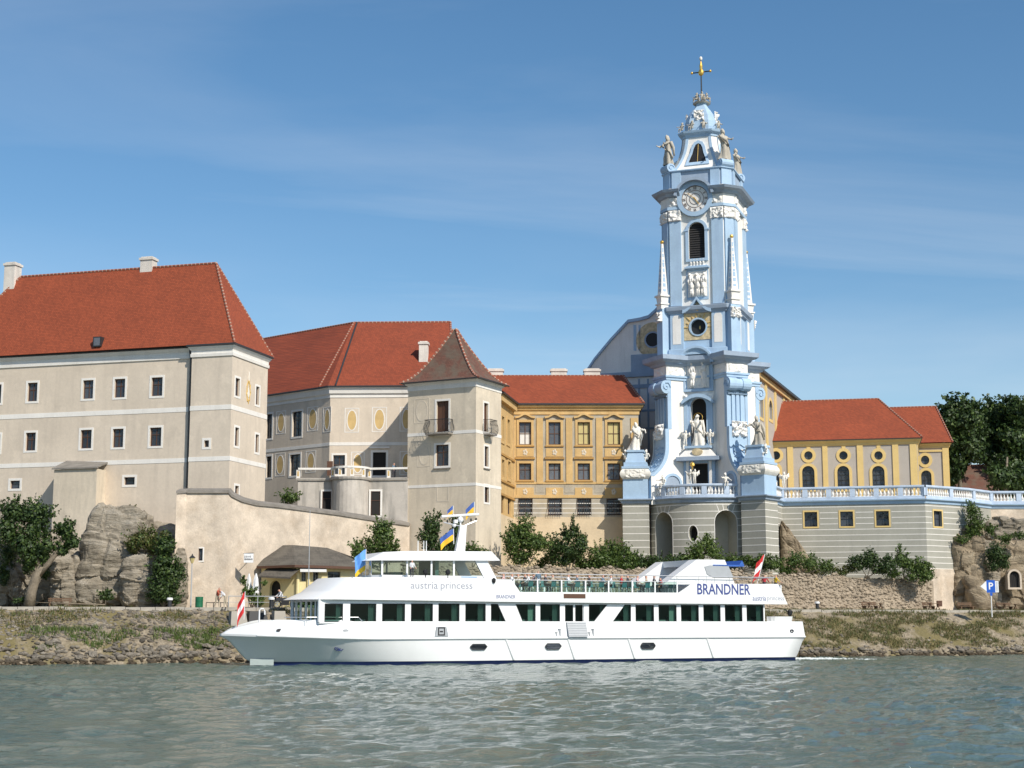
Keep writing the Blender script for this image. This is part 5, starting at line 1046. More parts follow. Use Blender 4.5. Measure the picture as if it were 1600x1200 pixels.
# obelisks on the corners of the oculus storey
for k in range(4):
    Md = Matrix.Rotation(R(-45) + k * math.pi / 2, 4, 'Z'); p = Md @ Vector((r2 - .45, 0, 0)); bz = zc1 - .1
    m = MB().use('towerwhite'); m.box(-.5, .5, -.5, .5, 0, .5); m.box(-.62, .62, -.62, .62, .5, .65); m.plan(rect(-.45, .45, -.45, .45), .65, 1.4, rect(-.55, .55, -.55, .55)); m.box(-.68, .68, -.68, .68, 1.4, 1.6)
    hgt = zt(368, -5) - bz - .35; m.plan(rect(-.42, .42, -.42, .42), 1.6, hgt, rect(-.11, .11, -.11, .11)); ob = m.build('obelisk', TW, (p.x, p.y, bz), R(-45) + k * math.pi / 2)
    q = MB().use('gold'); q.ball((0, 0, hgt + .2), .22, 8); c = q.build('gilded_ball', None); c.parent = ob
    q = MB().use('towerblue')
    for s in range(4):
        q.M = rotm(s * math.pi / 2)
        for i in range(9): z = 2.0 + i * (hgt - 2.4) / 9; w_ = .42 - .31 * (z - 1.6) / (hgt - 1.6); q.box(-w_ * .45, w_ * .45, -w_ - .02, -w_ + .04, z, z + .28 + .1 * (i % 3))
    c = q.build('inlay', None); c.parent = ob; c['kind'] = 'stuff'
    m = MB(Matrix.Rotation(R(-45) + k * math.pi / 2 + math.pi / 2, 4, 'Z')).use('towerblue'); D0 = (H1 - c1_ / 2) * 1.4142; m.box(-.6, .6, -r2 - .0, -D0 + .1, zA2 + .1, bz); m.build('obelisk_pier', TW)
    h = relief('x', None, 1.3, 1.2, 130 + k, amp=.45, nu=18, nv=18, loose=True); Mz = Matrix.Rotation(R(-45) + k * math.pi / 2 + math.pi / 2, 4, 'Z'); h.v = [tuple(Mz @ Vector((x, y - r2 - .02, z + bz - 1.5))) for x, y, z in h.v]; h.build('mask_ornament', TW)
# statues of the tower
def tp(x, y, z): return ft_.world(x, y, z)
hd_ = ft_.th
dcor = H3 - .75
statue('raised-arm stone saint on the front left corner of the tower top', ST_A, tp(-dcor, -dcor, ze1 + .9), (zt(207, -3) - ze1 - .5) * .86, hd_ - .7)
statue('stone saint on the front right corner of the tower top', ST_A, tp(dcor - .1, -dcor + .1, ze1 + .9), (zt(205, -3) - ze1 - .6) * .84, hd_ + .9)
statue('stone figure on the rear right corner of the tower top', ST_A, tp(dcor, dcor, ze1 + .9), 3.0, hd_ + 1.2)
statue('stone figure on the rear left corner of the tower top', ST_C, tp(-dcor, dcor, ze1 + .9), 3.0, hd_ + 3)
for i, (x, y, lb) in enumerate(((-.75, -1.9, 'small reclining putto at the left foot of the tower helm'), (.6, -1.9, 'small reclining putto at the right foot of the tower helm'), (2.1, -.9, 'little putto on the right edge of the tower helm cornice'), (-2.0, -1.5, 'little putto on the left edge of the tower helm cornice'))): statue(lb, PUT2, tp(x, y, zg1 + .3), 1.7, hd_ + (.4 if x > 0 else -.4))
statue('white madonna-like draped statue standing in the tower niche above the portal', ST_B, tp(xm2, -IB - .55, zp2), zt(648, -4) - zp2, hd_)
m = MB().use('gold'); m.tube([(.5 * math.cos(t), 0, .5 * math.sin(t)) for t in [2 * math.pi * i / 14 for i in range(15)]], .03, 5); o = m.build('halo', None, tp(xm2, -IB - .4, zt(652, -4)), hd_); tag(o, 'gilded halo ring behind the head of the niche statue', 'halo')
for s, lb in ((-1, 'white winged putto left of the niche statue'), (1, 'white winged putto right of the niche statue')): statue(lb, PUT, tp(xm2 + s * 1.35, -IB - .75, zp2), 1.75, hd_ - s * .3)
# ------------------------------------------------------------------ church nave behind the tower
CH = thing('church_nave', 'church nave behind the tower with curved shaded gable and ochre side wall', 'church', ft_, 9.0)
YG = 4.2; Fg_ = Face(CH, ft_, 0, YG)
gp_ = [(912, 590), (930, 563), (955, 533), (982, 504), (1000, 501), (1014, 497), (1024, 488), (1031, 480)]
pts_ = [Fg_.px(*p) for p in gp_]; xcen = pts_[-1][0] + 2.6; ptop = pts_[-1][1] + 1.2
xw_ = ft_.px(1184, 600, 5)[0]; kr_ = (xw_ - xcen) / (xcen - pts_[0][0]); right = [(xcen + (xcen - x) * kr_, z) for x, z in pts_[::-1]]; outline = pts_ + [(xcen, ptop)] + right
xl_, xr2 = outline[0][0], outline[-1][0]
m = MB().use('towerwhite'); zg_ = outline[0][1]; m.prism([(xl_, 9), (xr2, 9), (xr2, zg_)] + outline[::-1][1:], 0, .8); gw = Fg_.put('gable', m)
m = MB().use('towerblue')
for (a, za), (b, zb) in zip(outline[:-1], outline[1:]): m.prism([(a, za - .05), (b, zb - .05), (b, zb + .3), (a, za + .3)], -.35, .95)
Fg_.put('gable_coping', m)
x0, x1, z0, z1 = Fg_.rpx(985, 541, 1040, 545); Fg_.band('ledge', 'towerblue2', 920, 582, 1040, 590, .3); Fg_.band('dado', 'towerblue2', 986, 553, 1040, 582, .06)
for a, c in ((990, 994), (998, 1001)): Fg_.band('panel_strip', 'towerblue', a, 508, c, 548, .05)
for yy0, yy1 in ((600, 606), (640, 643), (668, 671)): Fg_.band('string_band', 'towerblue2', 985, yy0, 1040, yy1, .08)
for a in (998, 1012): Fg_.band('wall_strip', 'towerblue2', a, 592, a + 3, 750, .05)
ox, oz = Fg_.px(1020, 531); m = MB().use('sunburst'); m.ring(oval(ox, oz, 2.0, 2.1, 24), oval(ox, oz, .9, .9, 24), -.05, .02); Fg_.put('sunburst_panel', m)
m = MB().use('towerblue2'); m.ring(oval(ox, oz, 1.0, 1.0), oval(ox, oz, .82, .82), -.12, .02); m.use('black'); m.prism(oval(ox, oz, .82, .82), -.03, .02); Fg_.put('oculus', m)
# side wall with round-headed windows and roof
xw_ = ft_.px(1184, 600, 5)[0]; LN = 26.0; Fs = Face(CH, ft_, xw_, YG + .5, math.pi / 2)
zeN = Fs.px(1186, 584)[1]
for a, c, y0, y1 in ((1186.5, 1192, 615, 652), (1201.5, 1206.5, 626, 655)): Fs.window(a, y0, c, y1, 'arch', rec=.5, sur='yellow', sw=.35, glass='voiddark', frame='ochre_dark', nv=0, nh=0, out=.05)
x_ = [Fs.px(a, 640)[0] for a in (1186.5, 1192, 1201.5, 1206.5)]; step_ = ((x_[2] + x_[3]) - (x_[0] + x_[1])) / 2
Fs.build('chapelgrey', 0, LN, 9, zeN, name='side_wall')
for k in range(4): xx = (x_[0] + x_[1]) / 2 + step_ * (k - .5); m = MB().use('yellow'); m.box(xx - .55, xx + .55, -.12, .02, 9, zeN - .5); Fs.put('pilaster', m)
m = MB().use('ochre'); m.box(0, LN, -.35, .02, zeN - .6, zeN); Fs.put('cornice', m); m = MB().use('gutter'); m.box(0, LN, -.75, .1, zeN, zeN + .3); Fs.put('eaves', m)
zrN = outline[3][1] - .3; xmN = (xl_ + xw_) / 2
roof(CH, 'roof', 'roofslate', [((xw_ + .5, YG + .8, zeN + .3), (xw_ + .5, YG + LN, zeN + .3), (xmN, YG + LN, zrN), (xmN, YG + .8, zrN)), ((xl_ - .2, YG + .8, zg_ - .2), (xl_ - .2, YG + LN, zg_ - .2), (xmN, YG + LN, zrN), (xmN, YG + .8, zrN))])
m = MB().use('towerwhite'); m.quad((xl_, YG + .5, 9), (xl_, YG + LN, 9), (xl_, YG + LN, zg_), (xl_, YG + .5, zg_)); m.build('far_wall', CH)
# ------------------------------------------------------------------ side chapel at the right
fc_ = frp(1435, 178, -12, 740); CP = thing('side_chapel', 'yellow and grey chapel with arched windows and red hipped roof right of the tower', 'chapel', fc_, 9.0)
F = Face(CP, fc_); zeC = F.px(1435, 686)[1]; xlC = F.px(1176, 720)[0]
cols = [(1207, 1218), (1253.5, 1272.8), (1308.5, 1327.3), (1363, 1382.3)]
for a, c in cols:
    F.window(a, 728, c, 764, 'arch', rec=.3, sur='yellow', sw=.32, nv=2, nh=4, frame='iron', glass='glass', bar=.05, out=.08)
    cx = (a + c) / 2; F.window(cx - 6.6, 705, cx + 6.6, 718.5, 'oval', rec=.3, sur='yellow', sw=.36, nv=1, nh=1, frame='iron', bar=.04, out=.08)
    F.band('keystone', 'yellow', cx - 3, 694, cx + 3, 705, .07)
zt0 = 14
F.build('chapelgrey', xlC, 0, zt0, zeC)
for a, c in ((1231, 1240), (1286, 1294), (1340, 1349.5), (1395.5, 1405), (1423, 1434)): F.band('pilaster', 'yellow', a, 692, c, 790, .12)
F.band('frieze', 'yellow', 1190, 686, 1435, 693.5, .14, x=(xlC, 0))
RLc = 7.5; G = Face(CP, fc_, 0, 0, math.pi / 2); G.build('chapelgrey', 0, RLc, zt0, zeC)
for a in (0.02, 2.2): m = MB().use('yellow'); m.box(a, a + .8, -.1, .02, zt0, zeC - .4); G.put('pilaster', m)
pl = [(xlC, 0), (0, 0), (0, RLc)]
m = MB().use('yellow'); m.sweep(pl, [(.01, zeC - .6), (.14, zeC - .55), (.2, zeC - .3), (.45, zeC - .1), (.5, zeC), (0, zeC + .01)], False); m.build('cornice', CP); m = MB().use('gutter'); m.sweep(pl, [(.5, zeC), (.6, zeC + .02), (.6, zeC + .1), (.4, zeC + .12)], False); m.build('gutter', CP)
RDc = 6.5; rx0 = F.px(1224, 627, RDc)[0]; rx1, rzc = F.px(1372, 623, RDc); e = .62; zz = zeC + .12
roof(CP, 'roof', 'roofred', [((xlC, -e, zz), (e, -e, zz), (rx1, RDc, rzc), (rx0, RDc, rzc)), ((e, -e, zz), (e, 2 * RDc, zz), (rx1, RDc, rzc)), ((xlC, -e, zz), (rx0, RDc, rzc), (xlC, 2 * RDc, zz)), ((e, 2 * RDc, zz), (xlC, 2 * RDc, zz), (rx0, RDc, rzc), (rx1, RDc, rzc))])
ridge(CP, (rx0, RDc, rzc), (rx1, RDc, rzc), .14); ridge(CP, (e, -e, zz), (rx1, RDc, rzc), .16); ridge(CP, (xlC, -e, zz), (rx0, RDc, rzc), .13)
fa = frp(1482, 186, -12, 740); CA = thing('chapel_annexe', 'smaller yellow and grey chapel annexe with red roof and narrow pediment', 'chapel', fa, 9.0)
F = Face(CA, fa); G = Face(CA, fa, 0, 0, math.pi / 2); xlA = F.px(1400, 720)[0]; zeA = F.px(1476, 693)[1]
F.window(1439.5, 735, 1455.5, 764, 'arch', rec=.3, sur='yellow', sw=.32, nv=2, nh=3, frame='iron', bar=.05, out=.08); F.window(1439, 712, 1452, 726, 'oval', rec=.3, sur='yellow', sw=.36, nv=1, nh=1, frame='iron', bar=.04, glass='glassgrey', out=.08)
F.build('chapelgrey', xlA, 0, zt0, zeA); F.band('frieze', 'yellow', 1436, 694, 1482, 700, .14); F.band('string_band', 'yellow', 1436, 703, 1482, 706, .12); F.band('pilaster', 'yellow', 1474, 700, 1483.5, 790, .15)
GL = 7.0; G.build('chapelgrey', 0, GL, zt0, zeA); m = MB().use('yellow'); m.box(.02, .9, -.14, .02, zt0, zeA - .1); m.box(GL - .9, GL, -.14, .02, zt0, zeA - .1); m.box(0, GL, -.3, .02, zeA - .4, zeA); m.prism([(0, zeA), (GL, zeA), (GL / 2, zeA + 1.9)], -.2, .2); G.put('side_pediment', m)
rxa, rza = F.px(1462, 635, 4.5); rxl = F.px(1380, 637, 4.5)[0]; zz = zeA + .1
roof(CA, 'roof', 'roofred', [((xlA, -e, zz), (e, -e, zz), (rxa, 4.5, rza), (rxl, 4.5, rza)), ((e, -e, zz), (e, 8.0, zz), (rxa, 4.5, rza)), ((e, 8.0, zz), (xlA, 8.0, zz), (rxl, 4.5, rza), (rxa, 4.5, rza))])
ridge(CA, (rxl, 4.5, rza), (rxa, 4.5, rza), .14); ridge(CA, (e, -e, zz), (rxa, 4.5, rza), .16)
m = MB().use('yellow'); m.sweep([(xlA, 0), (0, 0), (0, GL)], [(.01, zeA - .4), (.3, zeA - .2), (.5, zeA), (0, zeA + .01)], False); m.build('cornice', CA)
fo = frp(1520, 196, -8, 745); OB = thing('outbuilding', 'low outbuilding with old brown tiled roof beside the dark trees', 'building', fo, 9.0)
F = Face(OB, fo); x0, x1 = F.px(1490, 745)[0], F.px(1575, 745)[0]; zb, ztp = F.px(1520, 772)[1], F.px(1520, 727, 4)[1]
m = MB().use('chapelgrey'); m.box(x0 - 2, x1, 0, 8, 9, zb + .1); m.build('wall', OB); roof(OB, 'roof', 'roofbrown', [((x0 - 2.3, -.4, zb), (x1 + .3, -.4, zb), (x1 + .3, 4, ztp), (x0 - 2.3, 4, ztp)), ((x0 - 2.3, 8.4, zb), (x1 + .3, 8.4, zb), (x1 + .3, 4, ztp), (x0 - 2.3, 4, ztp))]); ridge(OB, (x0 - 2.3, 4, ztp), (x1 + .3, 4, ztp), .14)
# ------------------------------------------------------------------ bastion, pedestals, terrace wall, balustrades
ZC = 16.25
BAL = MB().use('towerwhite'); BAL.box(-.11, .11, -.11, .11, 0, .09); BAL.lathe([(.07, .09), (.10, .13), (.14, .28), (.10, .42), (.055, .56), (.055, .66), (.09, .70), (.09, .75)], 8); BAL.box(-.11, .11, -.11, .11, .75, .84); _b = BAL.build('baluster', None, smooth=False); COL.objects.unlink(_b); BALME = _b.data
def balustrade(name, label, fr, pts, z, bays, hgt=1.45, closed_posts=True, group=None):
    root = thing(name, label, 'balustrade', fr, z, group); hp = hgt - .25
    m = MB().use('railblue'); m.sweep(pts, [(-.24, z), (.24, z), (.24, z + .28), (.18, z + .33), (-.24, z + .33)], False); m.build('base_rail', root)
    m = MB().use('railblue'); m.sweep(pts, [(-.24, z + hp - .02), (.2, z + hp - .02), (.26, z + hp + .05), (.26, z + hgt - .04), (.2, z + hgt), (-.24, z + hgt), (-.24, z + hp - .02)], False); m.build('top_rail', root)
    P = [Vector(p) for p in pts]; seg = [(P[i + 1] - P[i]).length for i in range(len(P) - 1)]; tot = sum(seg)
    def along(s):
        for i, L in enumerate(seg):
            if s <= L + 1e-6: d = (P[i + 1] - P[i]).normalized(); return P[i] + d * s, math.atan2(d.y, d.x)
            s -= L
        d = (P[-1] - P[-2]).normalized(); return P[-1], math.atan2(d.y, d.x)
    bw = tot / bays; k = (hp - .33) / .84
    for b in range(bays + 1):
        p, a = along(min(tot, b * bw)); m = MB().use('railblue'); m.box(-.28, .28, -.22, .22, z + .331, z + hp - .021); m.build('post', root, (p.x, p.y, 0), a)
        if b < bays:
            n = max(2, round((bw - .7) / .36))
            for i in range(n):
                p, a = along(b * bw + .45 + (bw - .9) * i / (n - 1)); o = link('baluster', BALME, root, (p.x, p.y, z + .33), a); o.scale = (1, 1, k)
    return root
cl_, bulge = 5.25, 2.3; yc0 = -5.45
Rb = (cl_ ** 2 + bulge ** 2) / (2 * bulge); half = math.asin(cl_ / Rb); cyb = yc0 - bulge + Rb
fb = ft_; BS = thing('bastion', 'round grey rusticated bastion with two tall arched niches below the tower', 'bastion', fb, 7.5)
smax = Rb * half
def warp(x, y, z): a = x / Rb; r = Rb - y; return (r * math.sin(a), cyb - r * math.cos(a), z)
def unw(px, py):                                  # pixel to arc coordinate on the bastion cylinder
    ly = -7.2
    for _ in range(6): lx, z = ft_.px(px, py, ly); ly = cyb - math.sqrt(max(.1, Rb * Rb - lx * lx))
    return Rb * math.asin(max(-.99, min(.99, lx / Rb))), z
def uw(a, b, c, d): return unw(a, (b + d) / 2)[0], unw(c, (b + d) / 2)[0], unw((a + c) / 2, d)[1], unw((a + c) / 2, b)[1]
a0, a1, az0, az1 = uw(1024.7, 800, 1051, 890); b0, b1, bz0_, bz1_ = uw(1117.5, 797, 1152, 890); oc = unw(1083, 833.5)
holes = [arch(a0, a1, 7.5, az1), arch(b0, b1, 7.5, bz1_), oval(oc[0], oc[1], .5, .85)]
m = MB().use('wallgrey'); wall(m, -smax, smax, 7.5, ZC, holes, 2.2, 0, xs=np.linspace(-smax, smax, 30).tolist()); m.build('wall', BS, warp=warp)
m = MB().use('wallgrey'); m.quad(*[(x, 2.2, z) for x, z in arch(a0 - .05, a1 + .05, 7.5, az1)]); m.quad(*[(x, 2.2, z) for x, z in arch(b0 - .05, b1 + .05, 7.5, bz1_)]); m.use('voiddark'); m.quad(*[(x, 1.0, z) for x, z in oval(oc[0], oc[1], .55, .9)]); m.build('niche_back', BS, warp=warp)
m = MB().use('whiteplaster'); m.ring(oval(oc[0], oc[1], .58, .95), oval(oc[0], oc[1], .5, .85), -.02, .02); m.build('oval_rim', BS, warp=warp)
for (p0, p1, pz) in ((a0, a1, az1), (b0, b1, bz1_)):
    m = MB().use('whiteplaster'); ar = arch(p0, p1, 7.5, pz); m.ring(offset(ar, .07), ar, -.015, .02); m.build('arch_line', BS, warp=warp)
    xm_ = (p0 + p1) / 2
    for t in (-1.25, -.42, .42, 1.25):
        m = MB().use('whiteplaster'); m.prism([(xm_ + t * .55 - .035, pz + .05 - abs(t) * .25), (xm_ + t * .55 + .035, pz + .05 - abs(t) * .25), (xm_ + t * .8 + .035, ZC - .75), (xm_ + t * .8 - .035, ZC - .75)], -.012, .02); m.build('voussoir_line', BS, warp=warp)
zj = ZC - .75; step = .73
def cut(x0, x1, z, hs):
    iv = [(x0, x1)]
    for h in hs:
        xs2 = []
        n = len(h)
        for i in range(n):
            (xa_, za_), (xb_, zb_) = h[i], h[(i + 1) % n]
            if (za_ - z) * (zb_ - z) < 0: xs2.append(xa_ + (xb_ - xa_) * (z - za_) / (zb_ - za_))
        if len(xs2) >= 2:
            l_, r_ = min(xs2) - .08, max(xs2) + .08; iv = [q for (s_, e_) in iv for q in ((s_, min(e_, l_)), (max(s_, r_), e_)) if q[1] - q[0] > .05]
    return iv
k = 0
while zj > 7.6:
    for s_, e_ in cut(-smax, smax, zj, holes):
        m = MB().use('whiteplaster'); n = max(2, int((e_ - s_) / .6))
        for i in range(n): m.box(s_ + (e_ - s_) * i / n, s_ + (e_ - s_) * (i + 1) / n, -.012, .02, zj - .04, zj + .04)
        m.build('joint_line', BS, warp=warp)
    zj -= step
arcp = [(Rb * math.sin(t), cyb - Rb * math.cos(t)) for t in np.linspace(-half, half, 17)]
m = MB().use('towerblue2'); m.sweep(arcp, [(.0, ZC - .55), (.12, ZC - .5), (.18, ZC - .25), (.42, ZC - .1), (.45, ZC), (-1, ZC + .02)], False); m.build('cornice', BS)
m = MB().use('pathmat'); m.quad(*[(x, y, ZC - .02) for x, y in arcp], (6.5, -3, ZC - .02), (6.5, 10, ZC - .02), (-7, 10, ZC - .02), (-7, -3, ZC - .02)); m.build('terrace_floor', BS)
balustrade('balustrade', 'curved blue balustrade with white balusters on top of the round bastion', ft_, offset_open(arcp, -.05), ZC, 5)
# pedestals with statues at either end of the bastion
def pedestal(cx, cy, rot, lab, label_st, me, hst):
    w = ft_.world(cx, cy); fp = Fr(w.x, w.y, ft_.th + rot); root = thing('statue_pedestal', lab, 'pedestal', fp, 7.5); h = 1.35; sq = lambda k: rect(-k, k, -k, k)
    m = MB().use('wallgrey'); m.plan(sq(h + .05), 7.5, ZC - .3); m.build('pier', root)
    z = ZC - .75
    while z > 7.6:
        m = MB().use('whiteplaster'); m.sweep(sq(h + .05), [(0.002, z - .04), (.012, z - .04), (.012, z + .04), (.002, z + .04)]); m.build('joint_line', root); z -= step
    m = MB().use('towerblue2'); m.sweep(sq(h + .05), [(0, ZC - .5), (.15, ZC - .4), (.2, ZC - .2), (.45, ZC - .05), (.45, ZC + .06), (-.8, ZC + .08)]); m.build('cornice', root)
    m = MB().use('towerblue'); m.plan(sq(h), ZC + .05, ZC + 2.2); m.build('die', root)
    m = MB().use('statuewhite'); n = 7; rows = [(h + .02 + .28 * math.sin(math.pi * i / n), ZC + 2.2 + 1.15 * i / n) for i in range(n + 1)]
    for (ra, za), (rb, zb) in zip(rows[:-1], rows[1:]): m.plan(sq(ra), za, zb, sq(rb))
    m.build('bulged_block', root)
    m = MB().use('towerblue'); m.plan(sq(h + .12), ZC + 3.35, ZC + 3.6); m.plan(sq(h - .1), ZC + 3.6, ZC + 4.05); m.plan(sq(h - .25), ZC + 4.05, ZC + 5.2, sq(h - .55)); m.plan(sq(h - .4), ZC + 5.2, ZC + 5.42); m.build('upper_block', root)
    r_ = relief('x', None, 2.2, .9, 7, mt='statuewhite', amp=.15, nu=16, nv=10); r_.v = [(x, y - h - .26, zz_ + ZC + 2.35) for x, y, zz_ in r_.v]; r_.build('carving', root)
    P = fp.world(0, 0, ZC + 5.42); statue(label_st, me, P, hst, fp.th + .2)
    for s, nm in ((-1, 'left'), (1, 'right')): statue('small stone putto at the ' + nm + ' foot of the ' + ('left' if cx < 0 else 'right') + ' terrace statue', PUTW, fp.world(s * 1.15, -.5, ZC + 4.0), 1.9, fp.th - s * .5)
    return root
pedestal(-6.75, -5.9, R(12), 'blue and grey statue pedestal at the left end of the bastion', 'white draped saint with raised hand on the left terrace pedestal', ST_C, 3.05)
pedestal(6.75, -6.3, R(-17), 'blue and grey statue pedestal at the right end of the bastion', 'grey stone bishop figure on the right terrace pedestal', ST_A, 3.05)
for px_, lb, me in ((1036, 'little white putto seated on the bastion balustrade at left', PUTW), (1133, 'little white putto seated on the bastion balustrade at right', PUTW)):
    s_, _ = unw(px_, 760); p = warp(s_, 0, 0); statue(lb, me, ft_.world(p[0], p[1], ZC + 1.1), 1.9, ft_.th + s_ / Rb)
for i, (px_, dz) in enumerate(((1079, 0), (1086, .0))): s_, _ = unw(px_, 760); p = warp(s_, .0, 0); statue(('left' if i == 0 else 'right') + ' one of two white angels on the balustrade before the portal', PUT, ft_.world(p[0], p[1], ZC + 1.42), 1.55, ft_.th + (.3 if i else -.3))
s_, _ = unw(1082, 750); p = warp(s_, .05, 0); m = MB().use('gold'); m.lathe([(.05, 0), (.08, .3), (.28, .45), (.22, .7), (.06, .85)], 8); tag(m.build('gilded_crown', None, ft_.world(p[0], p[1], ZC + 2.95)), 'small gilded crown held above the two balustrade angels', 'crown')
# grey terrace wall to the right
fg = frp(1446, 164.6, -14, 800); GW = thing('terrace_wall', 'long grey terrace wall with white joint lines and four yellow-framed windows', 'wall', fg, 4.3)
F = Face(GW, fg); xlg = F.px(1222, 800)[0]
for a, c in ((1257, 1277), (1313, 1333), (1369, 1389)): F.window(a, 800 - (a - 1257) * .013, c, 823 - (a - 1257) * .013, rec=.35, sur='yellow', sw=.17, nv=1, nh=1, frame='iron', bar=.04, out=.04)
F.build('wallgrey', xlg, 0, 6, ZC)
G = Face(GW, fg, 0, 0, R(48)); G.window(1459, 798.5, 1471.5, 822.5, rec=.35, sur='yellow', sw=.17, nv=1, nh=1, frame='iron', bar=.04, out=.04); GLn = G.px(1513, 820)[0]; zpl = G.px(1470, 889)[1]
G.build('wallgrey', 0, GLn, zpl, ZC)
m = MB().use('rough_plaster'); m.box(-.6, GLn + .0, -.06, .6, 4.2, zpl); G.put('plaster_base', m)
# left return of the wall up to the right pedestal
pr_ = fg.loc(ft_.world(7.6, -4.6)); m = MB().use('wallgrey'); m.quad((xlg, 0, 6), (pr_[0], pr_[1], 6), (pr_[0], pr_[1], ZC), (xlg, 0, ZC)); m.build('return_wall', GW)
step2 = .61; zj = ZC - .7; hs = F.holes
while zj > 6.2:
    for s_, e_ in cut(xlg, 0, zj, [offset(h, .2) for h in hs]): m = MB().use('whiteplaster'); m.box(s_, e_, -.012, .02, zj - .035, zj + .035); F.put('joint_line', m)
    if zj > zpl:
        for s_, e_ in cut(0, GLn, zj, [offset(h, .2) for h in G.holes]): m = MB().use('whiteplaster'); m.box(s_, e_, -.012, .02, zj - .035, zj + .035); G.put('joint_line', m)
    m = MB().use('whiteplaster'); dv = Vector((xlg - pr_[0], -pr_[1])); ln = dv.length; u = dv / ln; nn = Vector((u.y, -u.x)); a_ = Vector(pr_); b_ = Vector((xlg, 0)); m.add([(*(a_ + nn * .012), zj - .035), (*(b_ + nn * .012), zj - .035), (*(b_ + nn * .012), zj + .035), (*(a_ + nn * .012), zj + .035)], [(0, 1, 2, 3)]); m.build('joint_line', GW)
    zj -= step2
gend = G.P(GLn, 0, 0); g2 = fg.loc(at(1548, 790, 172.5)); g3 = fg.loc(at(1680, 790, 172.5))
path_ = [pr_, (xlg, 0), (0, 0), (gend[0], gend[1]), g2, g3]
m = MB().use('wallgrey'); m.quad((gend[0], gend[1], 6), (*g2, 6), (*g2, ZC), (gend[0], gend[1], ZC)); m.use('rough_plaster'); m.quad((*g2, 6), (*g3, 6), (*g3, ZC), (*g2, ZC)); m.build('far_wall', GW)
m = MB().use('towerblue'); m.sweep(path_, [(.0, ZC - .5), (.1, ZC - .45), (.15, ZC - .2), (.38, ZC - .08), (.4, ZC + .02), (-1, ZC + .04)], False); m.build('cornice', GW)
m = MB().use('pathmat'); m.quad(*[(x, y, ZC - .01) for x, y in path_], (g3[0], 40, ZC - .01), (pr_[0], 40, ZC - .01)); m.build('terrace_floor', GW)
for (i0, i1, n, lb) in ((0, 1, 1, 'short blue balustrade joining the right pedestal to the terrace wall'), (1, 2, 6, 'long blue balustrade with white balusters in front of the chapel'), (2, 4, 3, 'blue balustrade curving round the right end of the terrace'), (4, 5, 3, 'blue balustrade in front of the dark trees at the right edge')):
    balustrade('balustrade', lb, fg, offset_open(path_[i0:i1 + 1], -.05), ZC + .05, n)
P = fg.world(xlg + .3, .0, ZC + 1.5); statue('small white figure with gilded crown on the chapel balustrade', PUT, P, 1.7, fg.th)
# rubble rampart wall along the path, stones built singly into one mass
SR = thing('rubble_wall', 'long rubble stone wall with weathered top along the river path', 'wall', Fr(SH.x, SH.y, SH.th), 4.4)
ytop = lambda x: 7.9 + .25 * fbm(x * .25, 2, 4) + (.35 if x < 72 else 0) - (.3 if x > 84 else 0)
xs_w = np.arange(36, 95.5, .75); mat('mortar', (.34, .28, .21), var=.25, scale=.8, bump=.6, bscale=4, stain=.6, stain_col=(.26, .2, .14), streak=False); m = MB().use('mortar'); yw_ = 11.55
for x0, x1 in zip(xs_w[:-1], xs_w[1:]): m.quad((x0, yw_, 4), (x1, yw_, 4), (x1, yw_, ytop(x1)), (x0, yw_, ytop(x0))); m.quad((x0, yw_, ytop(x0)), (x1, yw_, ytop(x1)), (x1, yw_ + 1, ytop(x1)), (x0, yw_ + 1, ytop(x0)))
m.build('wall_core', SR)
rock_mat('rubble', (.19, .15, .105), (.34, .275, .20), (.46, .39, .30), band=.35, island=.35)
for kx, mt_ in ((0, 'rubble'),):
    VV = []; rg2 = random.Random(5); stp = []
    for x in np.arange(36, 95, .27):
        z = 4.4
        while z < ytop(x) + .05:
            s = rg2.choice((.08, .11, .14, .2, .28)); stp.append((x + rg2.uniform(-.15, .15), yw_ + s * .38 + rg2.uniform(-.03, .04), z + s * .5, s, rg2.uniform(0, .3))); z += s * rg2.uniform(.95, 1.35)
    so_ = stones_stuff('wall_stones', stp, SR, mt='rubble')
    for o_ in (so_,): o_.location.z = -BASE[SR.name]
# ------------------------------------------------------------------ the excursion boat
fbt = frp(800, 121.5, 25, 1000); BW = 7.5; BH = BW / 2
BT = thing('river_boat', 'long white two-deck excursion boat with blue lettering moving along the bank', 'boat', fbt, 0)
F = Face(BT, fbt); bx = lambda px, py, ly=0: fbt.px(px, py, ly)
kz = bx(800, 996)[1]; XS = bx(1258, 996)[0]; XT = bx(343, 990, BH)[0]; ztip = bx(343, 990, BH)[1]; dz = bx(800, 972)[1]
XWS = bx(1245, 1030)[0]; XWT = bx(392, 1038, BH)[0]
def hb(t, L): u = min(1, t / L); return BH * (1 - (1 - u) ** 2.3)
N_ = 46; rows = []
for i in range(N_ + 1):
    t = (i / N_) ** 1.5
    xk = XT + (XS - XT) * t; xw = XWT + (XWS - XWT) * t; dk = xk - XT; dw = xw - XWT
    bk_, bw_ = hb(dk, 9.5), hb(dw, 17) * (.965 if dw > 15 else .93 + .035 * dw / 15)
    zk = kz + (ztip - kz) * max(0, 1 - dk / 11) ** 1.2
    zt_ = dz + .05 + (.12 if dk < 9 else 0); ins = .30 if dk > 3.0 else .30 * dk / 3.0
    zt_ = zk + (zt_ - zk) * min(1, dk / 3.4) ** .6 if dk < 3.4 else zt_
    rows.append([(xk + .25 * (1 - min(1, dk / 3)) , max(0, bk_ - ins), zt_), (xk, bk_, zk), (xk, max(0, bk_ - .03), zk - .14), (xk * .7 + xw * .3, bk_ * .72 + bw_ * .28, zk * .72 + .1), (xw * .8 + xk * .2, bw_ * .86 + bk_ * .14, .5), (xw, bw_, .26), (xw, bw_ * .99, .25), (xw, bw_ * .96, -.7)])
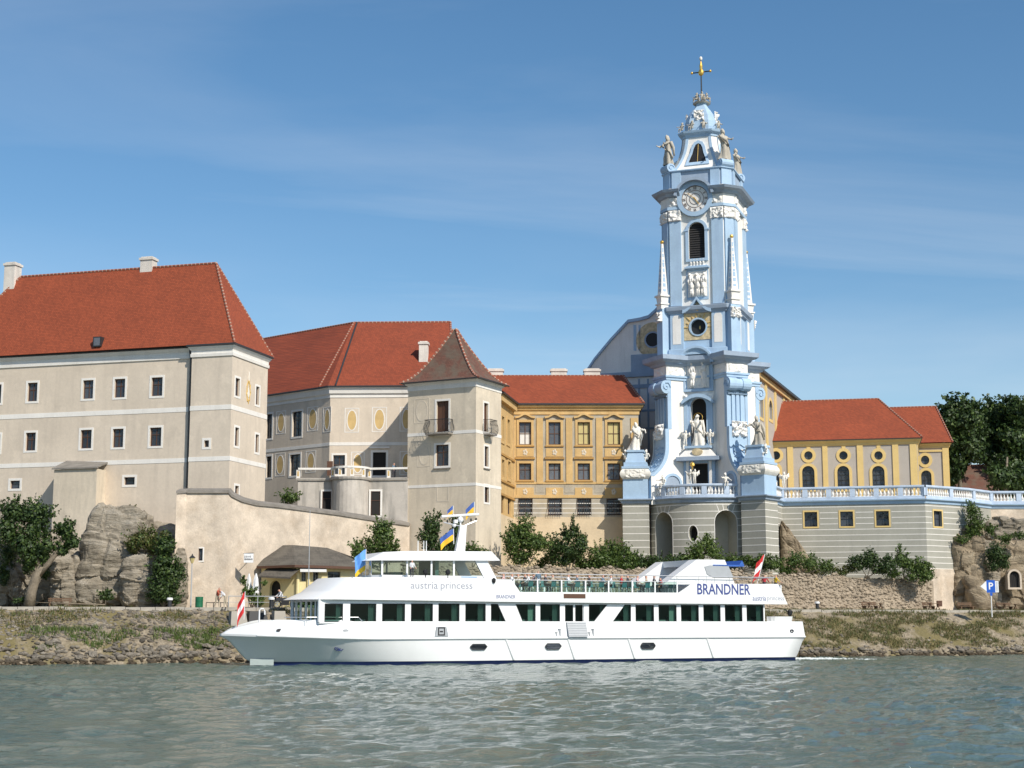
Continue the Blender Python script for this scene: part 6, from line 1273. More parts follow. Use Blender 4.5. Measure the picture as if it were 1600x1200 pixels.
rows.append([(x - (1.2 if j == 0 else 0) * 0 - (.75 if j == 0 else 0), 0, z) for j, (x, y, z) in enumerate(rows[-1])])
from mathutils.bvhtree import BVHTree
M_ = len(rows[0]); HM = []
for nm, j0, j1, mt_ in (('bulwark', 0, 1, 'boatwhite'), ('knuckle', 1, 2, 'boatwhite'), ('hull', 2, 5, 'boatwhite'), ('boot_stripe', 5, 7, 'boatblue')):
    m = MB().use(mt_)
    for side in (-1, 1):
        for a, b in zip(rows[:-1], rows[1:]):
            for j in range(j0, j1): m.quad(*[(x, BH + side * y, z) for x, y, z in (a[j], a[j + 1], b[j + 1], b[j])])
    o = m.build(nm, BT); bm = bmesh.new(); bm.from_mesh(o.data); bmesh.ops.remove_doubles(bm, verts=bm.verts, dist=.002); bmesh.ops.recalc_face_normals(bm, faces=bm.faces)
    for f in bm.faces: f.smooth = abs(f.normal.x) < .9
    bm.to_mesh(o.data); HM.append(BVHTree.FromBMesh(bm)); bm.free()
# rub rail along the knuckle
m = MB().use('boatwhite'); m.tube([(r[1][0], BH - r[1][1] - .04, r[1][2] - .05) for r in rows[6:-1]], .075, 6); m.build('rub_rail', BT)
# foredeck and main deck
m = MB().use('greypaint')
for a, b in zip(rows[2:-2], rows[3:-1]): m.quad((a[0][0], BH - a[0][1] + .1, a[0][2] - .22), (b[0][0], BH - b[0][1] + .1, b[0][2] - .22), (b[0][0], BH + b[0][1] - .1, b[0][2] - .22), (a[0][0], BH + a[0][1] - .1, a[0][2] - .22))
m.build('deck', BT)
# slanting fender strips, portholes, thruster mark, plates
for (a, b, c, d) in ((791, 1002, 804, 1030), (888, 1001.5, 899, 1029), (982, 1001, 993, 1027.5), (1105, 1000.5, 1116, 1027)):
    x0, z0 = bx(a, b); x1, z1 = bx(c, d); m = MB().use('boatwhite'); m.tube([(x0, .05, kz - .16), (x1, .12, .32)], .10, 8); m.build('fender_strip', BT)
for (a, c, y0, y1) in ((735, 761, 1007, 1014.2), (852, 877, 1006, 1013.6), (1001, 1024, 1005, 1013)):
    x0, x1, z0, z1 = F.rpx(a, y0, c, y1); r = .22; pts = [(x0 + r, z0), (x1 - r, z0), (x1, z0 + r), (x1, z1 - r), (x1 - r, z1), (x0 + r, z1), (x0, z1 - r), (x0, z0 + r)]
    m = MB().use('rubber'); m.ring(offset(pts, .05), pts, -.06, .3); m.use('glass'); m.prism(pts, -.03, .2); m.build('porthole', BT)
def hull_y(x, z):                                # port side surface
    for t_ in HM:
        h_ = t_.ray_cast(Vector((x, -8, z)), Vector((0, 1, 0)))
        if h_[0] is not None: return h_[0].y
    return 0
    best = None
    for a, b in zip(rows[:-2], rows[1:-1]):
        for j in range(1, 5):
            p, q = a[j], a[j + 1]
            if min(p[2], q[2]) <= z <= max(p[2], q[2]):
                d = abs(p[0] - x)
                if best is None or d < best[0]: best = (d, BH - (p[1] + (q[1] - p[1]) * (z - p[2]) / (q[2] - p[2] + 1e-9)))
    return best[1] if best else 0
tx, tz = bx(531, 1013, .5); ty = hull_y(tx, tz)
m = MB().use('boatblue'); m.ring(oval(tx, tz, .36, .2), oval(tx, tz, .30, .15), ty - .02, ty + .3)
for k in range(3): a = k * 2.1 + .5; m.prism(oval(tx + .14 * math.cos(a), tz + .08 * math.sin(a), .11, .06, 10), ty - .02, ty + .3)
m.build('thruster_emblem', BT)
for (px_, py_) in ((441, 985), (537, 985.5)): x, z = bx(px_, py_, .6); y = hull_y(x, z) - .12; m = MB().use('rubber' if px_ < 500 else 'greypaint'); m.prism(oval(x, z, .24, .12, 10), y - .02 + .12, y + .4); m.build('fairlead', BT)
x0, x1, z0, z1 = F.rpx(404, 1029.5, 437, 1041, 1.2); ya = hull_y(x0, .5); yb = hull_y(x1, .5); plain('bow_plate_paint', (.46, .52, .50), .5); m = MB().use('bow_plate_paint'); m.add([(x0, ya - .03, .02), (x1, yb - .03, .02), (x1, yb - .06, .5), (x0, ya - .06, .5)], [(0, 1, 2, 3)]); m.build('bow_plate', BT)
# superstructure side with window openings on both sides
ztopw = bx(800, 940)[1] + .15; X0 = bx(500, 960)[0]; X1 = bx(1198, 960)[0]; YS = .28
Fs_ = Face(BT, fbt, 0, YS); win = []
for a, c in ((507, 536), (547, 588), (597, 633), (642, 676.5), (685, 718), (727, 759)): win.append(rect(*Fs_.rpx(a, 943, c, 972)))
def tz_(*pts): return [Fs_.px(*p) for p in pts]
win.append(tz_((767, 972), (791, 972.5), (778, 943.5), (767, 943.5))); win.append(tz_((816.5, 971.5), (837, 971.5), (837, 944), (805.5, 944)))
win.append(rect(*Fs_.rpx(844, 944, 875, 971.5)))
dr = rect(*Fs_.rpx(882.5, 944, 912.5, 973)); 
win.append(tz_((920, 971.8), (928, 971.8), (949.5, 944.5), (920, 944.5))); win.append(tz_((957, 971.8), (986, 971.8), (986, 944.8), (976, 944.8)))
for a, c in ((993, 1022), (1029, 1057.3), (1064, 1092), (1099, 1126), (1132.6, 1160), (1166.5, 1193)): win.append(rect(*Fs_.rpx(a, 945.2, c, 971.9)))
m = MB().use('boatwhite'); wall(m, X0, X1, dz - .1, ztopw, win + [dr], .1); Fs_.put('cabin_side', m)
m = MB(); m.M = None; m.use('boatwhite'); wall(m, X0, X1, dz - .1, ztopw, win + [dr], -.1, BW - YS); m.build('far_cabin_side', BT)
m = MB().use('boatwhite'); m.quad((X1, YS, dz - .3), (X1, BW - YS, dz - .3), (X1, BW - YS, ztopw), (X1, YS, ztopw)); m.build('cabin_end', BT)
for w in win:
    for yy, nm in ((YS + .05, 'cabin_window'), (BW - YS - .05, 'cabin_window')):
        g = MB().use('rubber'); g.ring(w, offset(w, -.05), yy - .02, yy + .02); o = g.build(nm, BT); q = MB().use('tinted'); q.quad(*[(x, yy, z) for x, z in offset(w, -.04)]); c = q.build('pane', None); c.parent = o
g = MB().use('boatwhite'); x0, x1 = dr[0][0], dr[1][0]; xm_ = (x0 + x1) / 2; g.box(xm_ - .06, xm_ + .12, YS + .1, YS + .16, dz - .1, dr[2][1]); g.ring(dr, offset(dr, -.06), YS + .08, YS + .16); o = g.build('side_door', BT); q = MB().use('tinted'); q.quad((x0, YS + .14, dz), (x1, YS + .14, dz), (x1, YS + .14, dr[2][1]), (x0, YS + .14, dr[2][1])); c = q.build('pane', None); c.parent = o
# interior: floor, ceiling, dark core, curtains, tables
m = MB().use('interior'); m.quad((X0, YS + .2, dz - .5), (X1, YS + .2, dz - .5), (X1, BW - YS - .2, dz - .5), (X0, BW - YS - .2, dz - .5)); m.box(X0 + 1, X1 - 1, BH - .2, BH + .2, dz - .5, ztopw - .3); m.build('cabin_interior', BT)
for w in win:
    b = bbox(w); n = 8; m = MB().use('curtain'); wd = min(.55, (b[1] - b[0]) * .32)
    for i in range(n): m.quad((b[1] - wd + wd * i / n, YS + .3 + .05 * (i % 2), dz - .3), (b[1] - wd + wd * (i + 1) / n, YS + .3 + .05 * ((i + 1) % 2), dz - .3), (b[1] - wd + wd * (i + 1) / n, YS + .3 + .05 * ((i + 1) % 2), ztopw - .25), (b[1] - wd + wd * i / n, YS + .3 + .05 * (i % 2), ztopw - .25))
    m.build('curtain', BT)
    m = MB().use('flagwhite'); xc_ = (b[0] + b[1]) / 2; m.box(xc_ - .45, xc_ + .45, YS + .7, YS + 1.5, dz + .12, dz + .17); m.use('interior'); m.tube([(xc_, YS + 1.1, dz - .5), (xc_, YS + 1.1, dz + .12)], .05, 5); m.build('cabin_table', BT)
    m = MB().use('teal')
    for sx_ in (-.75, .75): m.box(xc_ + sx_ - .06, xc_ + sx_ + .06, YS + .6, YS + 1.6, dz - .4, dz + .45)
    m.build('cabin_seat_backs', BT)
# rounded deckhouse front and sloping forward roof
xtip, ztipr = bx(447, 935, BH); zrt = bx(600, 901.5)[1]; zlow = bx(520, 936.5)[1]
def nose(xfront, xback, halfw, n=12): return [(xback - (xback - xfront) * math.cos(t), BH - halfw * math.sin(t)) for t in [math.pi / 2 * i / n for i in range(n + 1)][::-1]] + [(xback - (xback - xfront) * math.cos(t), BH + halfw * math.sin(t)) for t in [math.pi / 2 * i / n for i in range(1, n + 1)]]
XN = bx(520, 936)[0]; nf = nose(bx(478, 960, BH)[0], X0 + .02, BH - YS)
m = MB().use('boatwhite')
for a, b in zip(nf[:-1], nf[1:]): m.quad((*a, dz - .2), (*b, dz - .2), (*b, dz + .05), (*a, dz + .05)); m.quad((*a, ztopw - .22), (*b, ztopw - .22), (*b, zlow + .05), (*a, zlow + .05))
for k in range(0, len(nf), 3): m.tube([(*nf[k], dz), (*nf[k], ztopw)], .09, 5)
m.build('front_frame', BT); m = MB().use('tinted')
for a, b in zip(nf[:-1], nf[1:]): m.quad((*a, dz + .05), (*b, dz + .05), (*b, ztopw - .2), (*a, ztopw - .2))
m.build('front_glass', BT)
XF = bx(560, 902)[0]; lo = nose(xtip, XN, BH + .07); mid_ = nose(xtip + 1.5, XN + (XF - XN) * .36, BH + .065); hi = nose(bx(503, 903, BH)[0], XF, BH + .05); hi2 = nose(bx(520, 902, BH)[0] + .5, XF + .5, BH - .3)
m = MB().use('boatwhite'); zz_ = lambda t: zlow + (zrt - zlow) * t
for A_, B_, za, zb in ((lo, mid_, 0, .36), (mid_, hi, .36, .97), (hi, hi2, .97, 1.0)):
    for i in range(len(A_) - 1): m.quad((*A_[i], zz_(za)), (*A_[i + 1], zz_(za)), (*B_[i + 1], zz_(zb)), (*B_[i], zz_(zb)))
m.quad(*[(*p, zz_(1)) for p in hi2]); m.quad(*[(*p, zlow - .0) for p in lo]); rf = m.build('forward_roof', BT)
for p in rf.data.polygons: p.use_smooth = len(p.vertices) == 4
# side fascia with cut-out for the glass railing
top = [(520, 936.5), (640, 938), (778, 940.2), (1000, 942.5), (1230, 944.3), (1215, 912.5), (1092, 912), (1080, 912.5), (1060, 926), (812, 925), (799, 906), (700, 903.5), (640, 901.8), (560, 902)]
poly = [bx(*p) for p in top]
def plate(y, name):
    m = MB().use('boatwhite'); P = poly
    xs5 = [P[0], P[1], P[2], P[3], P[4]]
    m.prism([P[0], P[1], P[2], P[9], P[10], P[11], P[12], P[13]], y - .06, y + .06); m.prism([P[2], P[3], P[8], P[9]], y - .06, y + .06); m.prism([P[3], P[4], P[5], P[6], P[7], P[8]], y - .06, y + .06); return m.build(name, BT)
plate(-.02, 'side_fascia'); plate(BW + .02, 'far_fascia')
zdk = bx(900, 930)[1]; xd1 = bx(1222, 930)[0]; m = MB().use('greypaint'); m.box(XN + 1.5, xd1, .05, BW - .05, ztopw, bx(900, 925)[1]); m.box(XN + 1.5, bx(800, 930)[0], .05, BW - .05, zrt - .15, zrt - .05); m.build('upper_deck', BT)
m = MB().use('boatwhite'); xx, zz1 = bx(1222, 930)[0], bx(1222, 914)[1]; m.box(xx - .1, xx, .05, BW - .05, ztopw, zz1); xq = bx(805, 915)[0]; m.box(xq - .1, xq, .05, BW - .05, ztopw, zrt - .05); m.build('deck_end', BT)
# lettering (built as thin raised letters)
def letters(s, px0, px1, pyc, mt, y=-.085, name='lettering', xs=1.0, hpx=None, offs=0):
    x0, z = bx(px0, pyc); x1, _ = bx(px1, pyc); t = text_mb(s, 1.0, mt, .004, 'LEFT', 0, offs); b = bbox([(v[0], v[2]) for v in t.v]); kx = (x1 - x0) / (b[1] - b[0]); kh = kx if hpx is None else abs(bx(px0, pyc)[1] - bx(px0, pyc + hpx)[1]) / (b[3] - b[2])
    zm = (b[2] + b[3]) / 2; t.v = [(x0 + (v[0] - b[0]) * kx, y + v[1], z + (v[2] - zm) * kh) for v in t.v]; return t.build(name, BT)
letters('BRANDNER', 1088.5, 1171.5, 920.3, 'lettering', hpx=17, offs=.018); letters('austria', 1175, 1196, 934.8, 'lettering', hpx=7.5); letters('princess', 1198, 1224, 935.8, 'lettering_grey', hpx=9)
letters('austria', 641, 683.5, 914.5, 'lettering_grey', hpx=10.5); letters('princess', 688, 737.5, 916.5, 'lettering_grey', hpx=13.5); letters('BRANDNER', 775, 804.5, 932.3, 'lettering', hpx=5.5)
x0, x1, z0, z1 = F.rpx(880, 928, 914, 935); m = MB().use('darkwood'); m.box(x0, x1, -.1, -.07, z0, z1); m.build('name_panel', BT)
# life-saving emblem plate, door ramp, small bollards
x0, x1, z0, z1 = F.rpx(683, 979, 697, 994); m = MB().use('greypaint'); m.prism([(x0 - .2, z0), (x1 + .2, z0), (x1, z1), (x0, z1)], -.06, .2); m.use('black'); m.ring(rect(x0 + .05, x1 - .12, z0 + .05, z1 - .05), rect(x0 + .14, x1 - .2, z0 + .14, z1 - .14), -.08, 0); m.box(x0 + .2, x1 - .28, -.08, 0, z0 + .3, z0 + .4); m.build('emblem_plate', BT)
x0, x1, z0, z1 = F.rpx(887, 972, 917, 995); m = MB().use('greypaint'); m.add([(x0, -.25, z0), (x1, -.25, z0), (x1, .15, z1), (x0, .15, z1), (x0, -.15, z0), (x1, -.15, z0), (x1, .25, z1), (x0, .25, z1)], [(0, 1, 2, 3), (4, 5, 6, 7), (0, 3, 7, 4), (1, 2, 6, 5), (0, 1, 5, 4), (3, 2, 6, 7)])
for k in range(6): t = (k + .5) / 6; m.box(x0 + .03, x1 - .03, -.27 + .4 * t, -.24 + .4 * t, z0 + (z1 - z0) * t - .02, z0 + (z1 - z0) * t + .02)
m.build('gangway_ramp', BT)
for px_ in (870, 875.5, 921.5, 927.5): x, z = bx(px_, 996); m = MB().use('greypaint'); m.lathe([(.12, 0), (.1, .1), (.1, .35 + .25 * (px_ in (875.5, 927.5))), (.14, .42 + .25 * (px_ in (875.5, 927.5)))], 8, (x, .1, z)); m.build('bollard', BT)
# glass railing with handrail along the upper deck
zg0, zg1 = bx(930, 926)[1], bx(930, 908)[1]; zh = bx(930, 898.5)[1]
posts = [803, 840, 877.5, 915, 951, 988, 1023.5, 1058]
for side in (0, 1):
    y = .02 if not side else BW - .02
    for a, c in zip(posts[:-1], posts[1:]):
        x0, x1 = bx(a, 915)[0], bx(c, 915)[0]; m = MB().use('clearglass'); m.quad((x0 + .06, y, zg0 - .1), (x1 - .06, y, zg0 - .1), (x1 - .06, y, zg1), (x0 + .06, y, zg1)); m.build('glass_panel', BT)
    for a in posts: x0 = bx(a, 915)[0]; m = MB().use('boatwhite'); m.box(x0 - .06, x0 + .06, y - .03, y + .03, zg0 - .4, zg1 + .02); m.build('railing_post', BT)
    m = MB().use('steel'); xa_, xb_ = bx(778, 898)[0], bx(1210, 902)[0]; m.tube([(xa_, y + .02, zh + .05), (xb_, y + .02, zh)], .035, 5); m.tube([(bx(803, 908)[0], y, zg1 + .02), (bx(1075, 908)[0], y, zg1 + .02)], .03, 5)
    for a in (790, 803, 877, 951, 1023, 1058, 1092, 1104, 1117, 1140, 1175, 1208): x0 = bx(a, 905)[0]; m.tube([(x0, y + .02, zg1 - .1), (x0, y + .02, zh + .02)], .02, 4)
    m.build('handrail', BT)
xs0 = bx(1212, 902)[0]; m = MB().use('steel'); m.tube([(xs0, .05, zh), (xs0, BW - .05, zh)], .035, 5); m.build('handrail', BT)
# foredeck rail
xa_, za_ = bx(480, 967.5, .3); xb_ = bx(560, 967.5, .3)[0]; m = MB().use('steel'); zr_ = bx(500, 967)[1] + .12; m.tube([(xa_ - 1.5, 1.2, zr_), (xa_, .45, zr_), (xb_, .3, zr_), (xb_ + .35, .28, dz + .02)], .03, 5)
for k in range(4): m.tube([(xa_ + (xb_ - xa_) * k / 3, .42, dz - .1), (xa_ + (xb_ - xa_) * k / 3, .42, zr_)], .02, 4)
m.build('foredeck_rail', BT)
x, z = bx(409, 968, BH); zt1 = bx(409, 951, BH)[1]; m = MB().use('boatwhite'); m.tube([(x - .2, BH, z - .3), (x - .2, BH, zt1 - .15), (x - .1, BH, zt1), (x + .12, BH, zt1), (x + .22, BH, zt1 - .2), (x + .22, BH, zt1 - .45)], .06, 6); m.build('bow_hoop', BT)
# wheelhouse
YW = 1.5; Fw = Face(BT, fbt, 0, YW); wz0, wz1 = Fw.px(660, 899)[1], Fw.px(660, 873.5)[1]; wx0 = Fw.px(597, 885)[0]; wx1 = Fw.px(757, 885)[0]; zbase = zrt - .06
pw = [597, 636, 674, 709, 757]
for y, nm in ((YW, 'wheelhouse_side'), (BW - YW, 'wheelhouse_side')):
    m = MB().use('boatwhite'); m.box(wx0, wx1, y - .04, y + .04, zbase, wz0); 
    for a in pw[:-1]: x = Fw.px(a, 885)[0]; m.box(x - .07, x + .07, y - .05, y + .05, wz0, wz1 + .05)
    m.build(nm, BT)
    for a, c in zip(pw[:-1], pw[1:]):
        x0, x1 = Fw.px(a, 885)[0] + .07, Fw.px(c, 885)[0] - .05; m = MB().use('bridgeglass'); m.quad((x0, y, wz0), (x1, y, wz0), (x1, y, wz1), (x0, y, wz1)); m.build('wheelhouse_window', BT)
    xa_, za_ = Fw.px(742, 873); xb_, zb_ = Fw.px(775, 905); m = MB().use('boatwhite'); m.prism([(xb_ - 1.0, zbase), (xb_ + .05, zbase), (xa_ + .95, wz1 + .1), (xa_ - .1, wz1 + .1)], y - .1, y + .1); m.build('slanting_pillar', BT)
wf = [(wx0, YW), (wx0 - .55, YW + .9), (wx0 - .75, BH), (wx0 - .55, BW - YW - .9), (wx0, BW - YW)]
for p, q in zip(wf[:-1], wf[1:]):
    m = MB().use('boatwhite'); m.quad((*p, zbase), (*q, zbase), (*q, wz0), (*p, wz0)); m.tube([(*p, wz0), (*p, wz1 + .05)], .05, 5); m.build('wheelhouse_front', BT); m = MB().use('bridgeglass'); m.quad((*p, wz0), (*q, wz0), (*q, wz1), (*p, wz1)); m.build('front_window', BT)
m = MB().use('interior'); m.box(wx0 + 1.2, wx0 + 2.0, YW + .8, BW - YW - .8, zbase, wz0 + .25); m.box(wx0 + 4.6, wx0 + 4.9, YW + .5, BW - YW - .5, zbase, wz1); m.build('helm_console', BT)
x0, x1 = Fw.px(720, 890)[0], Fw.px(745, 890)[0]; m = MB().use('lightblue'); m.box(x0, x1, YW - .06, YW - .045, zbase + .15, wz0 - .05); m.build('side_panel', BT)
P = [Fw.px(*p) for p in ((581, 875.5), (600, 862.5), (640, 860.8), (770, 861.5), (778.5, 876))]; inn = (YW - .35, BW - YW + .35); m = MB().use('boatwhite')
prof_ = P; n = len(prof_); 
lo_ = [(x, inn[0], z) for x, z in prof_]; up_ = [(x, inn[1], z) for x, z in prof_]
m.add([(P[0][0] - .3, inn[0] + 1.0, P[0][1]), (P[1][0], inn[0] + .55, P[1][1]), (P[2][0], inn[0] + .6, P[2][1]), (P[3][0], inn[0] + .6, P[3][1]), (P[4][0], inn[0], P[4][1]), (P[0][0] + .6, inn[0], P[0][1]),
       (P[0][0] - .3, inn[1] - 1.0, P[0][1]), (P[1][0], inn[1] - .55, P[1][1]), (P[2][0], inn[1] - .6, P[2][1]), (P[3][0], inn[1] - .6, P[3][1]), (P[4][0], inn[1], P[4][1]), (P[0][0] + .6, inn[1], P[0][1])],
      [(0, 1, 7, 6), (1, 2, 8, 7), (2, 3, 9, 8), (3, 4, 10, 9), (0, 5, 1), (5, 4, 3, 2, 1), (6, 7, 11), (11, 7, 8, 9, 10), (0, 6, 11, 10, 4, 5)]); m.build('wheelhouse_roof', BT)
for px_ in (722 - 60, 760): pass
for px_, py_ in ((664, 896), (699, 896)): x, z = bx(px_, py_, .6); m = MB().use('black'); m.lathe([(.14, -.1), (.2, .05), (.2, .2), (.05, .32)], 8, (x, .5, z)); m.tube([(x, .5, z - .4), (x, .5, z)], .04, 5); m.build('searchlight', BT)
x, z = bx(769, 909, .2); m = MB().use('black'); m.lathe([(.1, -.1), (.16, .05), (.16, .2), (.04, .3)], 8, (x, -.12, z)); m.build('loudspeaker', BT)
# mast, radar, horns, antennas
mx0, mz0 = bx(718, 862, BH); mx1, mz1 = bx(722.5, 821, BH); m = MB().use('boatwhite'); m.plan(rect(mx0 - .42, mx0 + .38, BH - .2, BH + .2), mz0 - .2, mz1, rect(mx1 - .22, mx1 + .32, BH - .15, BH + .15)); m.build('mast', BT)
ra0, rb0 = bx(690, 807, BH), bx(748, 803.5, BH); m = MB().use('boatwhite'); m.tube([(ra0[0], BH, ra0[1]), (rb0[0], BH, rb0[1])], .1, 6); m.build('radar_bar', BT)
m = MB().use('boatwhite'); x, z = bx(719.5, 812, BH); m.ball((x, BH, z), .24, 8); m.tube([(x, BH, z - .6), (x, BH, z + .4)], .07, 6); x, z = bx(710.5, 815, BH); m.box(x - .14, x + .14, BH - .3, BH, z - .14, z + .14); x, z = bx(709, 821, BH); m.ball((x, BH - .1, z), .16, 7); m.build('radar_dome', BT)
a, b = bx(693, 816, BH), bx(745, 813.5, BH); m = MB().use('steel'); m.tube([(a[0], BH, a[1]), (mx1, BH, mz1 - .1), (b[0], BH, b[1])], .05, 5); m.use('black')
for px_, py_ in ((699, 814.5), (736, 812.5), (744, 811.5)): x, z = bx(px_, py_, BH); m.lathe([(.06, -.1), (.08, 0), (.06, .12)], 6, (x, BH, z))
m.build('signal_yard', BT)
for px_ in (653, 662, 666): x, z = bx(px_, 862, 2.5); m = MB().use('boatwhite'); m.tube([(x, 2.5, z - .1), (x, 2.5, bx(px_, 845, 2.5)[1])], .035, 5); m.build('antenna', BT)
# funnel casing
FP = [bx(*p) for p in ((1040, 913), (1092, 874), (1136, 874.5), (1152, 913))]; m = MB().use('boatwhite')
for ya, yb in ((.35, 1.6), (BW - 1.6, BW - .35)): m.prism(FP, ya, yb)
m.prism([FP[1], (FP[1][0], FP[1][1] - .5), (FP[2][0] + .2, FP[2][1] - .5), FP[2]], 1.59, BW - 1.59); fu = m.build('funnel_casing', BT)
sc = [bx(*p) for p in ((1104, 885), (1112, 883), (1141, 883.5), (1149, 902), (1118, 902), (1108, 897))]; m = MB().use('greypaint'); m.prism(sc, .30, .36); m.build('casing_recess', BT)
p0, p1 = bx(1136, 882.5), bx(1166, 885); m = MB().use('blue_awning'); m.box(p0[0] - 1.2, p1[0], .3, BW - .3, p1[1], p1[1] + .12); m.add([(p1[0] - .5, .3, p1[1] + .1), (p1[0], .3, p1[1] + .1), (p1[0] - .2, .3, p1[1] + .5), (p1[0] - .5, BW - .3, p1[1] + .1), (p1[0], BW - .3, p1[1] + .1), (p1[0] - .2, BW - .3, p1[1] + .5)], [(0, 1, 2), (3, 5, 4), (0, 2, 5, 3), (1, 4, 5, 2)]); m.build('blue_awning', BT)
# stern fittings
x, z = bx(1238, 986); m = MB().use('rubber'); m.ring(oval(x, z, .18, .15, 14), oval(x, z, .1, .08, 14), .02, .3); m.build('stern_fairlead', BT)
# deck furniture: tables and chairs, each a thing of its own
UZ = bx(900, 925)[1]
def chair_mesh():
    m = MB().use('teal'); m.box(-.23, .23, -.23, .23, .42, .46); m.add([(-.22, .22, .46), (.22, .22, .46), (.2, .32, .92), (-.2, .32, .92), (-.22, .25, .46), (.22, .25, .46), (.2, .35, .92), (-.2, .35, .92)], [(0, 1, 2, 3), (7, 6, 5, 4), (0, 3, 7, 4), (1, 5, 6, 2), (2, 6, 7, 3)])
    s = m.build('chair_seat', None); COL.objects.unlink(s); q = MB().use('boatwhite')
    for a in (-1, 1):
        for b in (-1, 1): q.tube([(a * .2, b * .2, .42), (a * .24, b * .26, 0)], .022, 5)
    l = q.build('chair_legs', None); COL.objects.unlink(l); return s.data, l.data
CS, CL = chair_mesh(); tm = MB().use('greypaint'); tm.box(-.55, .55, -.38, .38, .71, .74); ts = tm.build('x', None); COL.objects.unlink(ts); tl = MB().use('boatwhite'); tl.tube([(0, 0, 0), (0, 0, .71)], .05, 6); tl.box(-.25, .25, -.25, .25, 0, .03); tls = tl.build('x', None); COL.objects.unlink(tls)
nth = ['first', 'second', 'third', 'fourth', 'fifth', 'sixth', 'seventh']
SEATS = []
for i, px_ in enumerate((822, 858, 895, 932, 968, 1004, 1040)):
    x = bx(px_, 915, 1.6)[0]; w = fbt.world(x, 1.7)
    t = thing('deck_table', nth[i] + ' deck table from the wheelhouse, behind the glass railing', 'table', None, UZ, 'tables on the upper deck', loc=w, rot=fbt.th); link('table_top', ts.data, t, (0, 0, UZ)); link('pedestal', tls.data, t, (0, 0, UZ))
    for k, (ox_, oy_, rz_) in enumerate(((-.95, 0, -math.pi / 2 + math.pi), (.95, 0, -math.pi / 2), (0, -.75, math.pi), (0, .75, 0))):
        wc = fbt.world(x + ox_ * .85, 1.7 + oy_ * .9); SEATS.append((wc, fbt.th + [math.pi / 2, -math.pi / 2, math.pi, 0][k], i, k))
        c = thing('deck_chair', ['wheelhouse-side', 'stern-side', 'railing-side', 'far-side'][k] + ' teal chair at the ' + nth[i] + ' deck table from the wheelhouse', 'chair', None, UZ, 'chairs on the upper deck', loc=wc, rot=fbt.th + [math.pi / 2, -math.pi / 2, math.pi, 0][k]); link('seat', CS, c, (0, 0, UZ)); link('legs', CL, c, (0, 0, UZ))
# passengers
def on_deck(px_, ly, up=0): x = bx(px_, 905, ly)[0]; w = fbt.world(x, ly); w.z = UZ + up; return w
plain('cloth_white', (.65, .66, .68), .9); plain('cloth_pink', (.62, .40, .38), .9); plain('cloth_blue', (.12, .18, .24), .9); plain('cloth_dark', (.05, .05, .06), .9); plain('cloth_beige', (.50, .42, .32), .9); plain('cloth_red', (.45, .03, .04), .9)
pp = [(787, 1.5, 0, 'cloth_pink', 'seated passenger in pink next to the wheelhouse steps'), (800, 2.2, 1, 'cloth_white', 'seated passenger in white near the wheelhouse'), (810, 1.4, 0, 'cloth_beige', 'seated passenger in beige near the wheelhouse'), (820, 2.4, 1, 'cloth_dark', 'seated passenger in dark clothes near the wheelhouse'), (826, 1.3, 0, 'cloth_white', 'seated passenger in white at the first deck table'), (888, 1.4, 1, 'cloth_white', 'seated passenger in white at the third deck table'), (921, 2.3, 0, 'cloth_dark', 'seated passenger in black at the fourth deck table'), (942, 1.5, 1, 'cloth_blue', 'seated passenger in dark blue by the middle of the railing'), (971, 1.8, 1, 'cloth_red', 'fair-haired seated passenger at the fifth deck table'), (981, 1.4, 0, 'cloth_dark', 'seated passenger in black beside the fair-haired one'), (996, 1.5, 1, 'cloth_pink', 'seated passenger in pale pink at the sixth deck table')]
pp += [(834, 2.6, 0, 'cloth_pink', 'seated passenger in pink behind the standing man'), (852, 1.5, 1, 'cloth_dark', 'seated passenger in black just right of the standing man'), (864, 2.2, 0, 'cloth_beige', 'seated passenger in beige at the second deck table'), (902, 2.0, 0, 'cloth_blue', 'seated passenger in blue at the third deck table'), (955, 2.3, 0, 'cloth_white', 'seated passenger in white between the fourth and fifth tables'), (1010, 2.2, 0, 'cloth_beige', 'seated passenger in beige at the sixth deck table'), (1022, 1.5, 1, 'cloth_dark', 'seated passenger in black next to the funnel')]
for px_, ly, hd, sh, lb in pp: person(lb, on_deck(px_, ly, .06), fbt.th + (.8 if hd else -2.2), sh, 'cloth_dark', 'hair_fair' if px_ in (971, 800) else 'hair_dark', sit=True, arms=((35, 12), (30, 15)), scale=1.1)
person('standing passenger in grey-blue shirt on the upper deck with back turned', on_deck(841, 2.0), fbt.th + math.pi, 'cloth_blue', 'cloth_white', 'hair_fair', arms=((5, 12), (5, 12)))
w = on_deck(1212, 3.0); person('passenger in bright yellow jacket at the stern rail', w, fbt.th + 1.5, 'yellowcloth', 'cloth_dark', arms=((30, 20), (30, 20)))
w = on_deck(1194, 2.6); person('passenger in red leaning at the stern rail', w, fbt.th + 2.2, 'cloth_red', 'cloth_dark', lean=12, arms=((40, 20), (40, 20)))
w = on_deck(1032, 1.2); person('passenger in red seated beside the funnel', w, fbt.th - 1.5, 'cloth_red', 'cloth_dark', sit=True)
x = Fw.px(628, 895, 1.2)[0]; w = fbt.world(x, 1.0 + YW); w.z = zbase - .25; w2 = fbt.world(x, .45); w2.z = zrt - .62; person('crew member in red and white standing beside the wheelhouse', fbt.world(x, .55, zrt - .08), fbt.th, 'cloth_white', 'cloth_dark', scale=.82)
